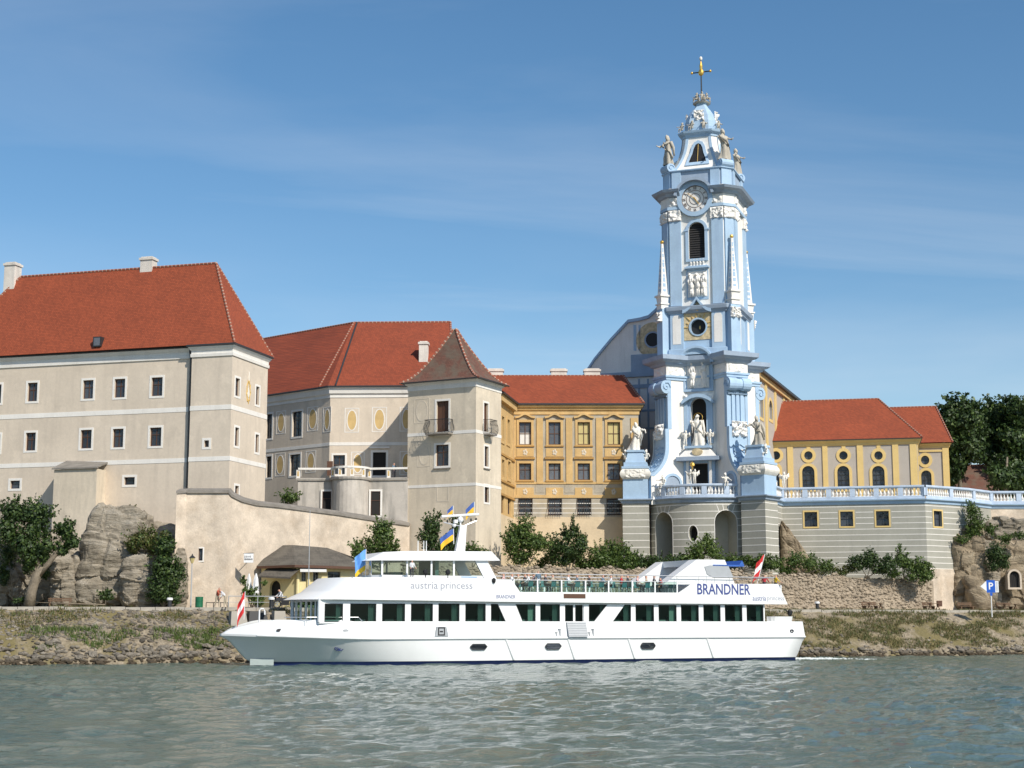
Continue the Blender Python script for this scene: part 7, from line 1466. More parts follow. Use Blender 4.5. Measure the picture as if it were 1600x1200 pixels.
# flags: cloth with folds
def flag(label, P0, P1, fly, drop, stripes, name='flag', heading=0, wave=.12, n=12):
    """staff from P0 to P1; cloth hangs from the top of the staff, flying along the vector fly and sagging by drop"""
    P0, P1 = Vector(P0), Vector(P1); root = thing(name, label, 'flag', None, P0.z, loc=P0); m = MB().use('boatwhite'); m.tube([(0, 0, 0), P1 - P0], .03, 5); m.build('flagstaff', root, (0, 0, P0.z))
    d = P1 - P0; hoist = d * .75; hoist_l = hoist.length; k = len(stripes); m = MB(); fly = Vector(fly); side = fly.cross(d).normalized()
    for s, mt in enumerate(stripes):
        m.use(mt)
        for i in range(n):
            def pt(u, v): return d * (1 - .75 * v) + fly * u + Vector((0, 0, -drop * u ** 1.3)) + side * (wave * math.sin(u * 9 + v * 2.5) * (u + .15))
            m.quad(pt(i / n, s / k), pt((i + 1) / n, s / k), pt((i + 1) / n, (s + 1) / k), pt(i / n, (s + 1) / k))
    m.build('flag_cloth', root, (0, 0, P0.z), smooth=True); return root
bl = lambda px_, py_, ly=BH: fbt.world(bx(px_, py_, ly)[0], ly, bx(px_, py_, ly)[1])
T_ = Vector((math.cos(fbt.th), math.sin(fbt.th), 0))
flag('red-white-red flag on a short staff at the bow', bl(381, 968), bl(383, 924), -T_ * .55, 1.1, ['red', 'flagwhite', 'red'], wave=.12)
flag('red and white flag flying at the stern', bl(1183, 912), bl(1195, 866), -T_ * .9, .9, ['red', 'flagwhite', 'red'])
flag('large blue and yellow flag hanging from the mast', bl(709, 850), bl(708.5, 826), -T_ * 1.15, .85, ['flagblue', 'flagyellow'])
flag('small blue and yellow pennant on the left of the radar bar', bl(708, 806), bl(708, 790), -T_ * .5, .45, ['flagblue', 'flagyellow'], wave=.05)
flag('small blue and yellow pennant on the right of the radar bar', bl(741, 805), bl(741, 784), -T_ * .75, .7, ['flagblue', 'flagyellow'], wave=.05)
flag('light blue flag with yellow edge in front of the wheelhouse', bl(571, 902, 3), bl(572, 858, 3), -T_ * .9, .7, ['lightblue', 'lightblue', 'lightblue', 'yellowcloth'], wave=.14)
# tender on the stern deck
w = fbt.world(bx(1222, 973, 2)[0], 2.4, dz - .12); td = thing('tender_dinghy', 'small white dinghy with black outboard motor on the stern deck', 'dinghy', None, w.z, loc=w, rot=fbt.th)
m = MB().use('boatwhite'); n = 9; rows_ = [[(-1.3 + 2.3 * i / n, s * (.55 * (1 - max(0, (.3 - i / n) / .3) ** 2)) , z) for s, z in ((-1, .6), (-.7, .05), (.7, .05), (1, .6))] for i in range(n + 1)]
for a, b in zip(rows_[:-1], rows_[1:]):
    for j in range(3): m.quad(a[j], a[j + 1], b[j + 1], b[j])
m.quad(*rows_[-1]); m.build('hull', td, w)
bpy.context.view_layer.update()
for o in td.children: o.location = (0, 0, 0)
m = MB().use('black'); m.lathe([(.1, 0), (.2, .12), (.22, .4), (.12, .55)], 8, (1.12, 0, .65)); m.tube([(1.12, 0, .7), (1.2, 0, .0)], .07, 6); m.tube([(1.0, 0, .95), (.6, .1, 1.25)], .04, 5); o = m.build('outboard_motor', td); o.location = (0, 0, 0)
# wake at the stern and along the hull
plain('foam', (.62, .66, .65), .6); rg3 = random.Random(9); m = MB().use('foam')
for i in range(420):
    if True: t = rg3.random() ** 1.7; x = XWS - .4 + t * 8; y = BH + rg3.uniform(-1, 1) * (3.2 + t * 1.5) - t * 1.2; z = .07 - t * .05; s = rg3.uniform(.04, .14) * (1.1 - t * .6)
    else: x = rg3.uniform(XWT + 6, XWS); y = -rg3.random() ** 2 * 2.0 - .02 + .1; z = .06; s = rg3.uniform(.03, .09)
    a = rg3.uniform(0, 3); m.ball((x, y, z), s, 4, rg3.uniform(1.2, 2.6), 1.0, .7)
o = m.build('wake_foam', None, (fbt.x, fbt.y, 0), fbt.th); tag(o, 'white wake foam behind the stern of the boat', 'foam', kind='stuff')
# ------------------------------------------------------------------ foliage
def leaves(name, parent, clumps, mt, size=.2, dens=420, loc=(0, 0, 0), seed=0, mt2=None):
    """a crown of many small leaf faces scattered through uneven clumps; clumps = (x, y, z, rx, ry, rz)"""
    rs = np.random.default_rng(seed + 100); PP, NN = [], []
    for (x, y, z, a, b, c) in clumps:
        k = max(5, int(5 + (a + b + c) * 2.6)); sub = rs.normal(0, 1, (k, 3)); sub /= np.linalg.norm(sub, axis=1)[:, None]; sub *= rs.uniform(.15, .78, (k, 1)); sr = rs.uniform(.38, .66, k)
        vol = (a * b * c) ** (2 / 3); n = int(dens * 2.1 * vol)
        idx = rs.integers(0, k, n); d = rs.normal(0, 1, (n, 3)); d /= np.linalg.norm(d, axis=1)[:, None]; rad = rs.uniform(.45, 1.05, (n, 1)) ** .6
        q = sub[idx] + d * rad * sr[idx][:, None]; PP.append(q * np.array([a, b, c]) + np.array([x, y, z])); NN.append(d + .5 * q)
        for _ in range(int(5 + 5 * (a + c))):    # loose shoots that break up the outline
            dr = rs.normal(0, 1, 3); dr[2] = abs(dr[2]) * 1.2; dr /= np.linalg.norm(dr); kk = 16; tt = rs.uniform(.6, 1.35, (kk, 1)); q = dr * tt + rs.normal(0, .05, (kk, 3)); PP.append(q * np.array([a, b, c]) + np.array([x, y, z])); NN.append(rs.normal(0, 1, (kk, 3)))
    P = np.concatenate(PP); Nn = np.concatenate(NN); Nn += rs.normal(0, .55, Nn.shape); Nn /= np.linalg.norm(Nn, axis=1)[:, None] + 1e-9
    u = np.cross(Nn, rs.normal(0, 1, Nn.shape)); u /= np.linalg.norm(u, axis=1)[:, None] + 1e-9; v = np.cross(Nn, u); s = size * .72 * rs.uniform(.6, 1.3, (len(P), 1))
    V = np.stack([P + u * s, P + v * s * .55 + Nn * s * .12, P - u * s, P - v * s * .55 + Nn * s * .12], 1).reshape(-1, 3); F_ = np.arange(len(V)).reshape(-1, 4)
    mats = [mt] + ([mt2] if mt2 else []); mi = (rs.random(len(P)) < .3).astype(int) if mt2 else None
    return np_mesh(name, V, F_, mats, parent, loc, mi=mi)
def plant(name, label, cat, D, base, blobs, mt='leaf_mid', mt2='leaf_light', size=.2, dens=420, trunk=None, depth=.8, group=None, grow=1.12):
    """blobs = (px, py, rx_px, ry_px[, extra depth]) at distance D; base = (px, py) of the stem foot"""
    B0 = at(*base, D); root = thing(name, label, cat, None, B0.z, group, loc=B0); sc_ = D / FOC; cl = []
    for i, b in enumerate(blobs):
        c = at(b[0], b[1], D + (b[4] if len(b) > 4 else 0)); rx_, rz_ = b[2] * sc_ * grow, b[3] * sc_ * grow; cl.append((c.x - B0.x, c.y - B0.y, c.z, rx_, max(.4, min(rx_, rz_) * depth), rz_))
    leaves('crown', root, cl, mt, size, dens, seed=int(base[0]), mt2=mt2)
    m = MB().use('bark')
    if trunk:
        for tr in trunk:
            pts = [at(a, b, D) for a, b in tr[0]]; m.tube([(p.x - B0.x, p.y - B0.y, p.z) for p in pts], tr[1], 8, tr[2])
    else:
        for c in cl[:6]: m.tube([(0, 0, B0.z - .15), (c[0] * .5, c[1] * .5, (B0.z + c[2]) / 2 - .1), (c[0], c[1], c[2])], .06, 5, .02)
    m.build('trunk', root, smooth=True); return root
plant('tree', 'leaning dark green tree in front of the cliff at the left edge', 'tree', 131, (47, 943), [(25, 800, 27, 22), (58, 815, 30, 34), (40, 848, 30, 34), (66, 858, 22, 30), (12, 830, 18, 30), (45, 882, 14, 20), (103, 832, 20, 20), (112, 850, 13, 14), (96, 858, 12, 12)], 'leaf_dark', 'leaf_mid', .2, 520,
      [([(46, 947), (49, 925), (57, 900), (66, 884)], .48, .34), ([(60, 898), (76, 880), (92, 860), (102, 842)], .3, .12), ([(62, 892), (55, 860), (40, 830)], .26, .1), ([(54, 905), (40, 880), (22, 850)], .2, .07)], grow=.94)
for a in [('bush', 'small olive bush growing on top of the left cliff', (204, 812), [(202, 802, 13, 10)], 'leaf_olive', 136.5, .14), ('bush', 'olive-green ivy bush draped over the left cliff ledge', (228, 868), [(222, 842, 22, 17), (245, 850, 20, 18), (205, 855, 10, 12)], 'leaf_olive', 133.8, .16),
          ('bush', 'tall dark ivy bush in front of the rampart at the left', (255, 945), [(258, 858, 16, 18), (256, 885, 20, 22), (262, 912, 22, 24), (243, 930, 18, 16), (278, 895, 12, 16), (270, 935, 14, 12)], 'leaf_dark', 132.6, .17), ('bush', 'round green bush behind the rampart coping', (452, 795), [(452, 778, 17, 12)], 'leaf_mid', 149, .16),
          ('bush', 'low weeds at the foot of the left cliff', (165, 942), [(165, 932, 12, 9), (30, 940, 8, 5)], 'leaf_dark', 132, .14),
          ('shrub', 'shrub with loose top against the corner tower at left', (595, 890), [(598, 832, 18, 20), (590, 858, 20, 20), (612, 862, 12, 16), (560, 862, 14, 16), (566, 880, 20, 14)], 'leaf_mid', 141, .17),
          ('tree', 'small dark tree in front of the corner tower behind the mast', (676, 890), [(676, 820, 14, 18), (670, 845, 15, 18), (684, 860, 14, 16), (712, 825, 9, 16), (706, 850, 10, 14)], 'leaf_dark', 143, .17),
          ('bush', 'low bush at the right foot of the corner tower', (738, 885), [(738, 862, 18, 12), (752, 868, 10, 8)], 'leaf_mid', 144, .15),
          ('tree', 'bushy small tree left of the ochre wing base', (812, 905), [(815, 826, 20, 17), (800, 848, 16, 20), (826, 850, 20, 20), (812, 868, 22, 14), (845, 850, 14, 14)], 'leaf_mid', 151, .17),
          ('tree', 'spiky-topped small tree in front of the ochre wing', (886, 905), [(884, 838, 9, 15), (898, 830, 7, 18), (870, 856, 18, 18), (895, 862, 20, 18), (908, 850, 10, 14), (880, 876, 16, 10)], 'leaf_dark', 152, .16),
          ('bush', 'wide dense bush left of the bastion foot', (950, 900), [(940, 868, 22, 18), (962, 866, 20, 18), (978, 880, 18, 14), (930, 885, 18, 12)], 'leaf_mid', 153.4, .17),
          ('bush', 'dark low bush under the left arched niche', (1030, 902), [(1004, 884, 14, 12), (1030, 884, 18, 16), (1052, 888, 16, 14)], 'leaf_dark', 154.2, .16),
          ('bush', 'feathery light green bush between the two niches', (1095, 892), [(1088, 862, 16, 14), (1104, 852, 14, 14), (1115, 868, 14, 12), (1078, 872, 14, 10)], 'leaf_light', 155.5, .15),
          ('bush', 'low bush under the right arched niche', (1160, 890), [(1148, 876, 16, 10), (1172, 878, 16, 9), (1195, 876, 14, 9)], 'leaf_mid', 156.5, .15),
          ('bush', 'bush beside the ruined stone buttress', (1255, 895), [(1215, 880, 14, 9), (1240, 876, 14, 11), (1262, 880, 18, 13), (1290, 886, 16, 9), (1230, 893, 16, 6)], 'leaf_mid', 158, .15),
          ('bush', 'large rounded dark bush below the terrace windows', (1355, 900), [(1342, 880, 14, 12), (1362, 876, 16, 15), (1388, 882, 18, 13), (1372, 890, 18, 8)], 'leaf_dark', 160, .16),
          ('bush', 'pointed green bush right of the large rounded bush', (1412, 900), [(1408, 870, 9, 14), (1414, 884, 14, 12), (1435, 888, 16, 14), (1448, 896, 11, 12)], 'leaf_mid', 161.2, .16),
          ('bush', 'hedge-like bush filling the corner between ochre wing and pedestal', (915, 905), [(918, 888, 20, 12), (905, 880, 12, 14), (850, 885, 18, 12), (862, 870, 12, 12)], 'leaf_mid', 154.5, .16),
          ('bush', 'low hedge in front of the left pedestal pier', (992, 900), [(992, 878, 14, 14), (1012, 886, 16, 12), (975, 890, 14, 10)], 'leaf_mid', 155.2, .15),
          ('bush', 'dark hedge between the left niche and the feathery bush', (1062, 900), [(1056, 880, 14, 14), (1070, 884, 14, 12), (1045, 892, 14, 8)], 'leaf_dark', 156, .15),
          ('bush', 'low hedge below the right pedestal pier', (1135, 895), [(1128, 880, 14, 10), (1140, 886, 16, 8), (1185, 884, 18, 8), (1205, 886, 16, 8)], 'leaf_mid', 157.2, .15),
          ('bush', 'low straggling weeds on the rubble wall crest right of the ruin', (1305, 902), [(1296, 892, 16, 7), (1318, 894, 14, 7), (1278, 894, 14, 7), (1332, 888, 10, 9)], 'leaf_olive', 160.3, .13),
          ('bush', 'ivy trailing over the rubble wall below the pointed bush', (1440, 915), [(1446, 904, 12, 12), (1428, 900, 14, 8), (1398, 898, 16, 7)], 'leaf_mid', 161.0, .14),
          ('bush', 'ivy covering the rocks behind the leaning tree', (20, 935), [(14, 865, 14, 24), (70, 895, 10, 12), (8, 905, 10, 18)], 'leaf_dark', 133.6, .15),
          ('bush', 'green creeper on the top edge of the right cliff', (1585, 850), [(1572, 842, 14, 8), (1592, 838, 14, 6), (1505, 842, 12, 6)], 'leaf_mid', 166.2, .14),
          ('climber', 'climbing shrub at the right end of the terrace wall', (1525, 845), [(1518, 800, 12, 14), (1528, 818, 14, 14), (1518, 832, 12, 10), (1548, 828, 10, 8)], 'leaf_mid', 167, .15),
          ('bush', 'dark bush hanging in the right cliff cleft', (1560, 892), [(1556, 868, 14, 16), (1566, 880, 12, 12), (1550, 884, 9, 8)], 'leaf_dark', 165.6, .15)]:
    nm, lb, base, bl_, mt, D, sz = a; plant(nm, lb, {'tree': 'tree', 'climber': 'climber', 'shrub': 'shrub'}.get(nm, 'bush'), D, base, bl_, mt, {'leaf_dark': 'leaf_mid', 'leaf_mid': 'leaf_light', 'leaf_olive': 'leaf_mid', 'leaf_light': 'leaf_mid'}[mt], sz, 560)
for lb, D, base, bl_ in (('tall dark park tree left of the group behind the terrace', 196, (1500, 775), [(1495, 640, 24, 20), (1518, 650, 16, 18), (1520, 680, 18, 22), (1490, 740, 14, 16), (1478, 662, 14, 16), (1505, 668, 28, 22), (1488, 695, 18, 18), (1515, 700, 22, 22), (1500, 725, 16, 16), (1480, 715, 10, 14)]), ('tall dark park tree in the middle of the group behind the terrace', 200, (1552, 775), [(1552, 650, 26, 24), (1530, 655, 16, 18), (1575, 660, 16, 20), (1538, 680, 20, 20), (1565, 685, 24, 24), (1550, 715, 26, 22), (1570, 735, 20, 20), (1562, 755, 22, 18)]), ('tall dark park tree at the right edge behind the terrace', 197, (1592, 775), [(1590, 640, 22, 18), (1604, 660, 24, 24), (1585, 690, 22, 24), (1610, 710, 26, 26), (1580, 730, 22, 22), (1600, 750, 26, 18), (1590, 768, 26, 14)]), ('broad low dark tree above the right balustrade', 188, (1572, 776), [(1560, 745, 18, 18), (1580, 752, 22, 16), (1605, 748, 22, 20)])):
    plant('park_tree', lb, 'tree', D, base, bl_, 'leaf_dark', 'leaf_mid', .36, 300, [([base, (base[0], base[1] - 30), (base[0] + 2, base[1] - 62)], .35, .1)], depth=.9, group='trees behind the terrace')
# ------------------------------------------------------------------ cliffs: blocky displaced rock masses
def rock(label, px0, py0, px1, py1, D, depth, seed, mt='cliff', cat='rock', sub=6, power=4, amp=.16, tilt=0, name='rock', taper=0):
    a, b = at(px0, (py0 + py1) / 2, D), at(px1, (py0 + py1) / 2, D); z0, z1 = at((px0 + px1) / 2, py1, D).z, at((px0 + px1) / 2, py0, D).z
    c = Vector(((a.x + b.x) / 2, D + depth, (z0 + z1) / 2)); rx_, ry_, rz_ = (b.x - a.x) / 2, depth, (z1 - z0) / 2 + .3
    bm = bmesh.new(); bmesh.ops.create_icosphere(bm, subdivisions=sub, radius=1); S = max(rx_, rz_)
    for v in bm.verts:
        d = v.co.normalized(); k = (abs(d.x) ** power + abs(d.y) ** power + abs(d.z) ** power) ** (-1 / power); p = d * k
        w = Vector((p.x * rx_, p.y * ry_, p.z * rz_)); q = w * .5 + Vector((seed * 13.7, seed * 3.1, seed))
        wq = q + Vector((noise.noise(q * .7), noise.noise(q * .7 + Vector((9, 1, 4))), noise.noise(q * .7 + Vector((3, 8, 2))))) * .5
        blk = noise.cell(Vector((wq.x * .75, wq.y * .75, wq.z * .55))); st = (wq.z * 1.15 + .25 * wq.x) % 1.0      # joint blocks and bedding ledges
        n_ = noise.fractal(q, 1, 2, 6) * amp * .9 + blk * amp * .55 + (st - .5) * amp * .35 + .10 * amp * noise.fractal(q * 5, 1, 2, 3)
        v1 = noise.voronoi(wq * .62)[0]; n_ -= amp * 1.1 * max(0, .16 - (v1[1] - v1[0])) / .16           # open cracks
        w *= 1 + n_ * min(1.0, 2.0 / S + .35); tz = (w.z / rz_ + 1) / 2; w.x = -rx_ + (w.x + rx_) * (1 - taper * max(0, min(1, tz))); w.x += w.z * tilt; v.co = w
    me = bpy.data.meshes.new(name); bm.to_mesh(me); bm.free(); me.materials.append(MATS[mt])
    o = link(name, me, None, (c.x, c.y, c.z - 0)); return tag(o, label, cat)

rock('tall tilted slab of layered grey rock in the middle of the left cliff', 118, 792, 215, 948, 134.2, 2.6, 1, amp=.13, tilt=.13)
rock('rounded boulder of layered grey rock beside the dark ivy', 180, 862, 246, 948, 133.2, 2.0, 2, amp=.11, power=3.2)
rock('low rock block behind the park bench at the left', 70, 868, 125, 950, 134.4, 2.2, 3, amp=.12)
rock('rock face at the very left edge behind the tree', -40, 800, 30, 950, 134.4, 2.6, 4, amp=.13, tilt=.05)
rock('shaded rock behind the leaning tree trunk', 18, 835, 90, 950, 136.2, 2.6, 5, amp=.14)
rock('narrow rock at the foot of the rampart corner', 262, 862, 290, 950, 134.6, 1.6, 6, amp=.12)
rock('broad rock ledge under the left house wall', 150, 822, 290, 940, 138.2, 2.4, 7, amp=.1)
rock('tall sandstone cliff block at the right end of the terrace wall', 1488, 838, 1545, 952, 166.2, 3.0, 8, 'cliff2', amp=.09, power=6)
rock('leaning triangular rock slab behind the parking sign', 1515, 902, 1552, 956, 164.6, 1.6, 9, 'cliff2', amp=.12, power=3, tilt=-.35)
rock('upper grey rock mass below the balustrade at the right edge', 1538, 812, 1640, 880, 169.5, 3.2, 10, 'cliff', amp=.12, power=4)
rock('lower rock wall with the shrine niche at the right edge', 1540, 846, 1660, 956, 167.8, 2.6, 11, 'cliff2', amp=.09, power=6)
rock('dark cleft rock between the sandstone block and the shrine', 1536, 850, 1568, 956, 167.4, 2.0, 12, 'cliff', amp=.12)
rock('flat rubble ledge above the sandstone block', 1490, 822, 1545, 850, 167.6, 2.2, 13, 'cliff2', amp=.12)
RB = rock('ruined wedge of rough stone leaning on the grey terrace wall', 1221, 820, 1292, 905, 165.8, 1.6, 14, 'cliff2', amp=.10, power=6, cat='ruin', name='stone_ruin', taper=.88)
# shrine niche at the right
P = at(1585, 918, 166.6); sr_ = thing('shrine_niche', 'small arched shrine niche in the rock at the right edge', 'shrine', None, P.z, loc=P); m = MB().use('rough_plaster'); ar = arch(-.55, .55, 0, 1.75); m.ring(offset(ar, .2), ar, -.25, .6); m.build('arch_frame', sr_, (0, 0, P.z)); 
for o in sr_.children: o.location = (0, 0, 0)
m = MB().use('voiddark'); m.quad(*[(x, .1, z) for x, z in ar]); o = m.build('dark_recess', sr_); o.location = (0, 0, 0)
m = MB().use('iron')
for k in range(5): m.tube([(-.4 + .2 * k, -.1, .02), (-.4 + .2 * k, -.1, 1.45)], .025, 5)
o = m.build('iron_grille', sr_); o.location = (0, 0, 0)
# ------------------------------------------------------------------ cafe pavilion
fk = frp(463, 137.5, -30, 930); CF = thing('cafe_pavilion', 'small yellow cafe pavilion with dark hipped roof below the rampart', 'pavilion', fk, 4.4)
G = Face(CF, fk, 0, 0, R(42)); F = Face(CF, fk)
xl = F.px(408, 915)[0]; F.window(421.5, 907, 438.5, 938, 'arch', rec=.3, sur='cream_yellow', sw=.15, nv=0, nh=0, glass='voiddark', frame='iron', name='arched_door')
zeK = F.px(463, 883)[1]; F.build('cream_yellow', xl, 0, 4.3, zeK); GLk = G.px(560, 915)[0]
for a, c in ((471, 478), (489, 497.5), (512, 532)): G.window(a, 893, c, 908, sur=None, nv=1, nh=0, frame='windowgrey')
G.build('cream_yellow', 0, GLk, 4.3, zeK); 
for a in (.1, 1.05): m = MB().use('cream_yellow'); m.tube([(a, -.1, 4.4), (a, -.1, zeK)], .16, 8); G.put('round_column', m)
x0, z0 = G.px(468, 887); x1 = G.px(509, 887)[0]; m = MB().use('shade_white'); m.add([(x0, -.02, z0 + .1), (x1, -.02, z0 + .1), (x1, -.9, z0 - .25), (x0, -.9, z0 - .25), (x0, -.9, z0 - .4), (x1, -.9, z0 - .4)], [(0, 1, 2, 3), (3, 2, 5, 4)]); G.put('awning', m)
pc = G.P(GLk, 0, 0); bkp = [(xl, 6), (pc[0] - 1, 8)]; e_ = .7
rl = fk.px(402, 883, -.6)[0]; apz = fk.px(440, 852, 2.5)[1]; a1_, a2_ = (fk.px(430, 853, 2.5)[0], 2.5, apz), (fk.px(458, 852, 2.5)[0], 2.5, apz)
c0 = (rl, -.7, zeK - .05); c1 = (.35, -.75, zeK); g_ = G.P(GLk + .6, -.7, 0); c2 = (g_[0], g_[1], zeK - .15); c3 = (g_[0] - 2, 9, zeK); c4 = (rl, 7, zeK)
a3_ = (a2_[0] + 2.6, 4.2, apz - .25)
roof(CF, 'roof', 'roofslate', [(c0, c1, a2_, a1_), (c1, c2, a3_, a2_), (c2, c3, a3_), (c4, c0, a1_), (c4, a1_, a2_, a3_, c3)])
m = MB().use('darkwood'); 
for p, q in ((c0, c1), (c1, c2)): p, q = Vector(p), Vector(q); m.add([p, q, q - Vector((0, 0, .22)), p - Vector((0, 0, .22))], [(0, 1, 2, 3)])
m.quad(c0, c1, c2, c3, c4); m.build('soffit', CF)
x0, z0 = F.px(404, 892, -1.4); x1, z1 = F.px(455, 902, -1.4); m = MB().use('roofslate'); m.add([(x0, -.02, z0 + .35), (x1, -.02, z0 + .2), (x1, -1.5, z1), (x0, -1.5, z1 + .2), (x0, -1.5, z1 + .05), (x1, -1.5, z1 - .15)], [(0, 1, 2, 3), (3, 2, 5, 4)]); F.put('porch_roof', m)
# sign on the rampart: white board with dark, unreadable lettering strokes
P = at(388.5, 872, 136.4); sg = thing('hanging_sign', 'white rectangular sign board on the rampart wall above the parasols', 'sign', None, P.z, loc=P); w_, h_ = .42, .40
m = MB().use('flagwhite'); m.box(-w_, w_, -.06, .06, -h_, h_); o = m.build('board', sg); o.location = (0, 0, 0); m = MB().use('black'); rg4 = random.Random(2)
for r_, n_ in ((.12, 5), (-.1, 9)):
    for k in range(n_):
        x = -w_ * .8 + w_ * 1.6 * k / (n_ - 1) * (.75 if r_ > 0 else 1); hh_ = rg4.uniform(.05, .1); m.box(x - .016, x + .016, -.075, -.06, r_ - hh_, r_ + hh_)
        if k % 2: m.box(x - .05, x + .05, -.074, -.061, r_ - .02, r_ + .012)
o = m.build('lettering', sg); o.location = (0, 0, 0); m = MB().use('iron'); m.tube([(-w_ - .05, 0, h_), (w_, .0, h_ + .05)], .03, 5); m.tube([(0, .0, h_), (.0, 1.6, h_)], .03, 5); o = m.build('bracket', sg); o.location = (0, 0, 0)
# ------------------------------------------------------------------ things along the path
def ground_at(px_, D, py=948): P = at(px_, py, D); P.z = 4.36; return P
def local(root):
    for o in root.children: o.location.z = 0 if o.location.z == -BASE[root.name] else o.location.z
def mk(name, label, cat, P, rot=0, group=None): r = thing(name, label, cat, None, P.z, group, loc=P, rot=rot); BASE[r.name] = 0; return r
P = ground_at(298, 131.8); L_ = mk('street_lamp', 'slim street lamp with amber lantern beside the rampart wall', 'lamp', P); ht = at(298, 880, 131.8).z - P.z
m = MB().use('greypaint'); m.tube([(0, 0, 0), (0, 0, ht)], .06, 8, .04); m.build('post', L_); m = MB().use('shade_yellow'); m.lathe([(.09, 0), (.24, .45)], 6, (0, 0, ht)); m.build('lantern_glass', L_); m = MB().use('iron'); m.lathe([(.28, .45), (.2, .55), (.05, .68), (.03, .8)], 6, (0, 0, ht)); m.build('lantern_cap', L_)
P = ground_at(311, 131); B_ = mk('waste_bin', 'green round waste bin next to the street lamp', 'bin', P); m = MB().use('bingreen'); m.lathe([(.30, 0), (.31, .1), (.33, .12), (.33, .5), (.31, .52), (.33, .55), (.33, .95)], 14); m.build('drum', B_); m = MB().use('black'); m.lathe([(.29, .94), (.27, .955)], 14); m.build('opening', B_)
P = ground_at(1468, 162.0, 950); B_ = mk('waste_bin', 'small dark post-mounted bin beside the right-hand benches', 'bin', P); m = MB().use('darkwood'); m.box(-.25, .25, -.18, .18, .45, 1.05); m.build('box', B_); m = MB().use('iron'); m.tube([(0, .2, 0), (0, .2, 1.05)], .03, 5); m.build('post', B_)
def bench(name, label, P, rot, back=True, table=False, ln=1.8):
    b = mk(name, label, 'bench' if not table else 'picnic table', P, rot)
    for k in range(3): m = MB().use('wood'); m.box(-ln / 2, ln / 2, -.22 + k * .16, -.08 + k * .16, .44, .48); m.build('seat_plank', b)
    if back:
        for k in range(2): m = MB().use('wood'); m.box(-ln / 2, ln / 2, .27 + k * .04, .31 + k * .04, .58 + k * .17, .70 + k * .17); m.build('back_plank', b)
    for s in (-1, 1): m = MB().use('wood'); m.box(s * ln * .4 - .06, s * ln * .4 + .06, -.2, .26, 0, .44); m.add([(s * ln * .4 - .05, .22, .3), (s * ln * .4 + .05, .22, .3), (s * ln * .4 + .05, .36, .9), (s * ln * .4 - .05, .36, .9), (s * ln * .4 - .05, .28, .3), (s * ln * .4 + .05, .28, .3), (s * ln * .4 + .05, .42, .9), (s * ln * .4 - .05, .42, .9)], [(0, 1, 2, 3), (4, 5, 6, 7), (0, 3, 7, 4), (1, 2, 6, 5)] if back else []); m.build('leg', b)
    if table:
        for k in range(4): m = MB().use('wood'); m.box(-ln / 2, ln / 2, -1.15 + k * .18, -1.0 + k * .18, .72, .76); m.build('table_plank', b)
        for s in (-1, 1): m = MB().use('wood'); m.tube([(s * ln * .38, -1.2, 0), (s * ln * .38, -.6, .72)], .05, 5); m.tube([(s * ln * .38, -.4, 0), (s * ln * .38, -.9, .72)], .05, 5); m.build('table_leg', b)
    return b
bench('park_bench', 'wooden park bench against the left cliff', ground_at(93, 132.6), R(10), ln=2.0)
bench('picnic_bench', 'wooden picnic bench with table before the rubble wall', ground_at(1360, 158.8, 952), R(23), table=True); bench('picnic_bench', 'wooden picnic bench beside the small dark bin', ground_at(1452, 161.2, 952), R(23), table=True, ln=1.3)
bench('park_bench', 'low wooden bench below the sandstone cliff block', ground_at(1510, 163, 952), R(20), table=False); bench('picnic_bench', 'wooden picnic bench right of the parking sign', ground_at(1571, 164.2, 952), R(20), table=True)
for px_, D, lb in ((265, 130, 'white-topped mooring bollard near the dark ivy'), (1277, 154.5, 'white-topped mooring bollard behind the stern of the boat'), (424, 127.8, 'white-topped dark mooring bollard behind the bow')):
    P = ground_at(px_, D); b = mk('mooring_bollard', lb, 'bollard', P); m = MB().use('iron'); m.lathe([(.2, 0), (.18, .1), (.17, .62), (.2, .66)], 12); m.build('post', b); m = MB().use('flagwhite'); m.lathe([(.25, .66), (.26, .8), (.18, .86)], 12); m.build('cap', b)
# parking sign
P = at(1550, 955, 155.5); P.z = 4.3; k_ = mk('parking_sign', 'blue and white parking sign with arrow on a pole at the right', 'sign', P, R(0)); zs0, zs1 = at(1550, 926, 155.5).z - P.z, at(1550, 906.5, 155.5).z - P.z; w_ = .43
m = MB().use('flagwhite'); m.tube([(0, .06, -.6), (0, .06, zs1)], .05, 6); m.build('pole', k_); m = MB().use('signblue'); m.box(-w_, w_, -.02, .02, zs0, zs1); m.build('panel', k_); m = MB().use('flagwhite'); m.prism([(-w_ - .62, (zs0 + zs1) / 2), (-w_ - .01, zs0 + .12), (-w_ - .01, zs1 - .08)], -.02, .02); m.build('arrow', k_); m = MB().use('flagwhite'); m.box(w_ + .0, w_ + .34, -.02, .02, zs0 + .03, zs1 - .1); m.build('side_plate', k_); m = MB().use('signblue'); m.box(-.12, .12, -.02, .02, zs0 - .3, zs0 - .02); m.build('small_plate', k_)
t = text_mb('P', .95, 'flagwhite', .005, offs=.02); t.v = [(x - .02, y - .03, z + (zs0 + zs1) / 2) for x, y, z in t.v]; t.build('letter_p', k_)
t = MB().use('greypaint'); [t.box(w_ + .08, w_ + .26, -.03, -.02, zs0 + .15 + .12 * i, zs0 + .21 + .12 * i) for i in range(8)]; t.build('plate_marks', k_)
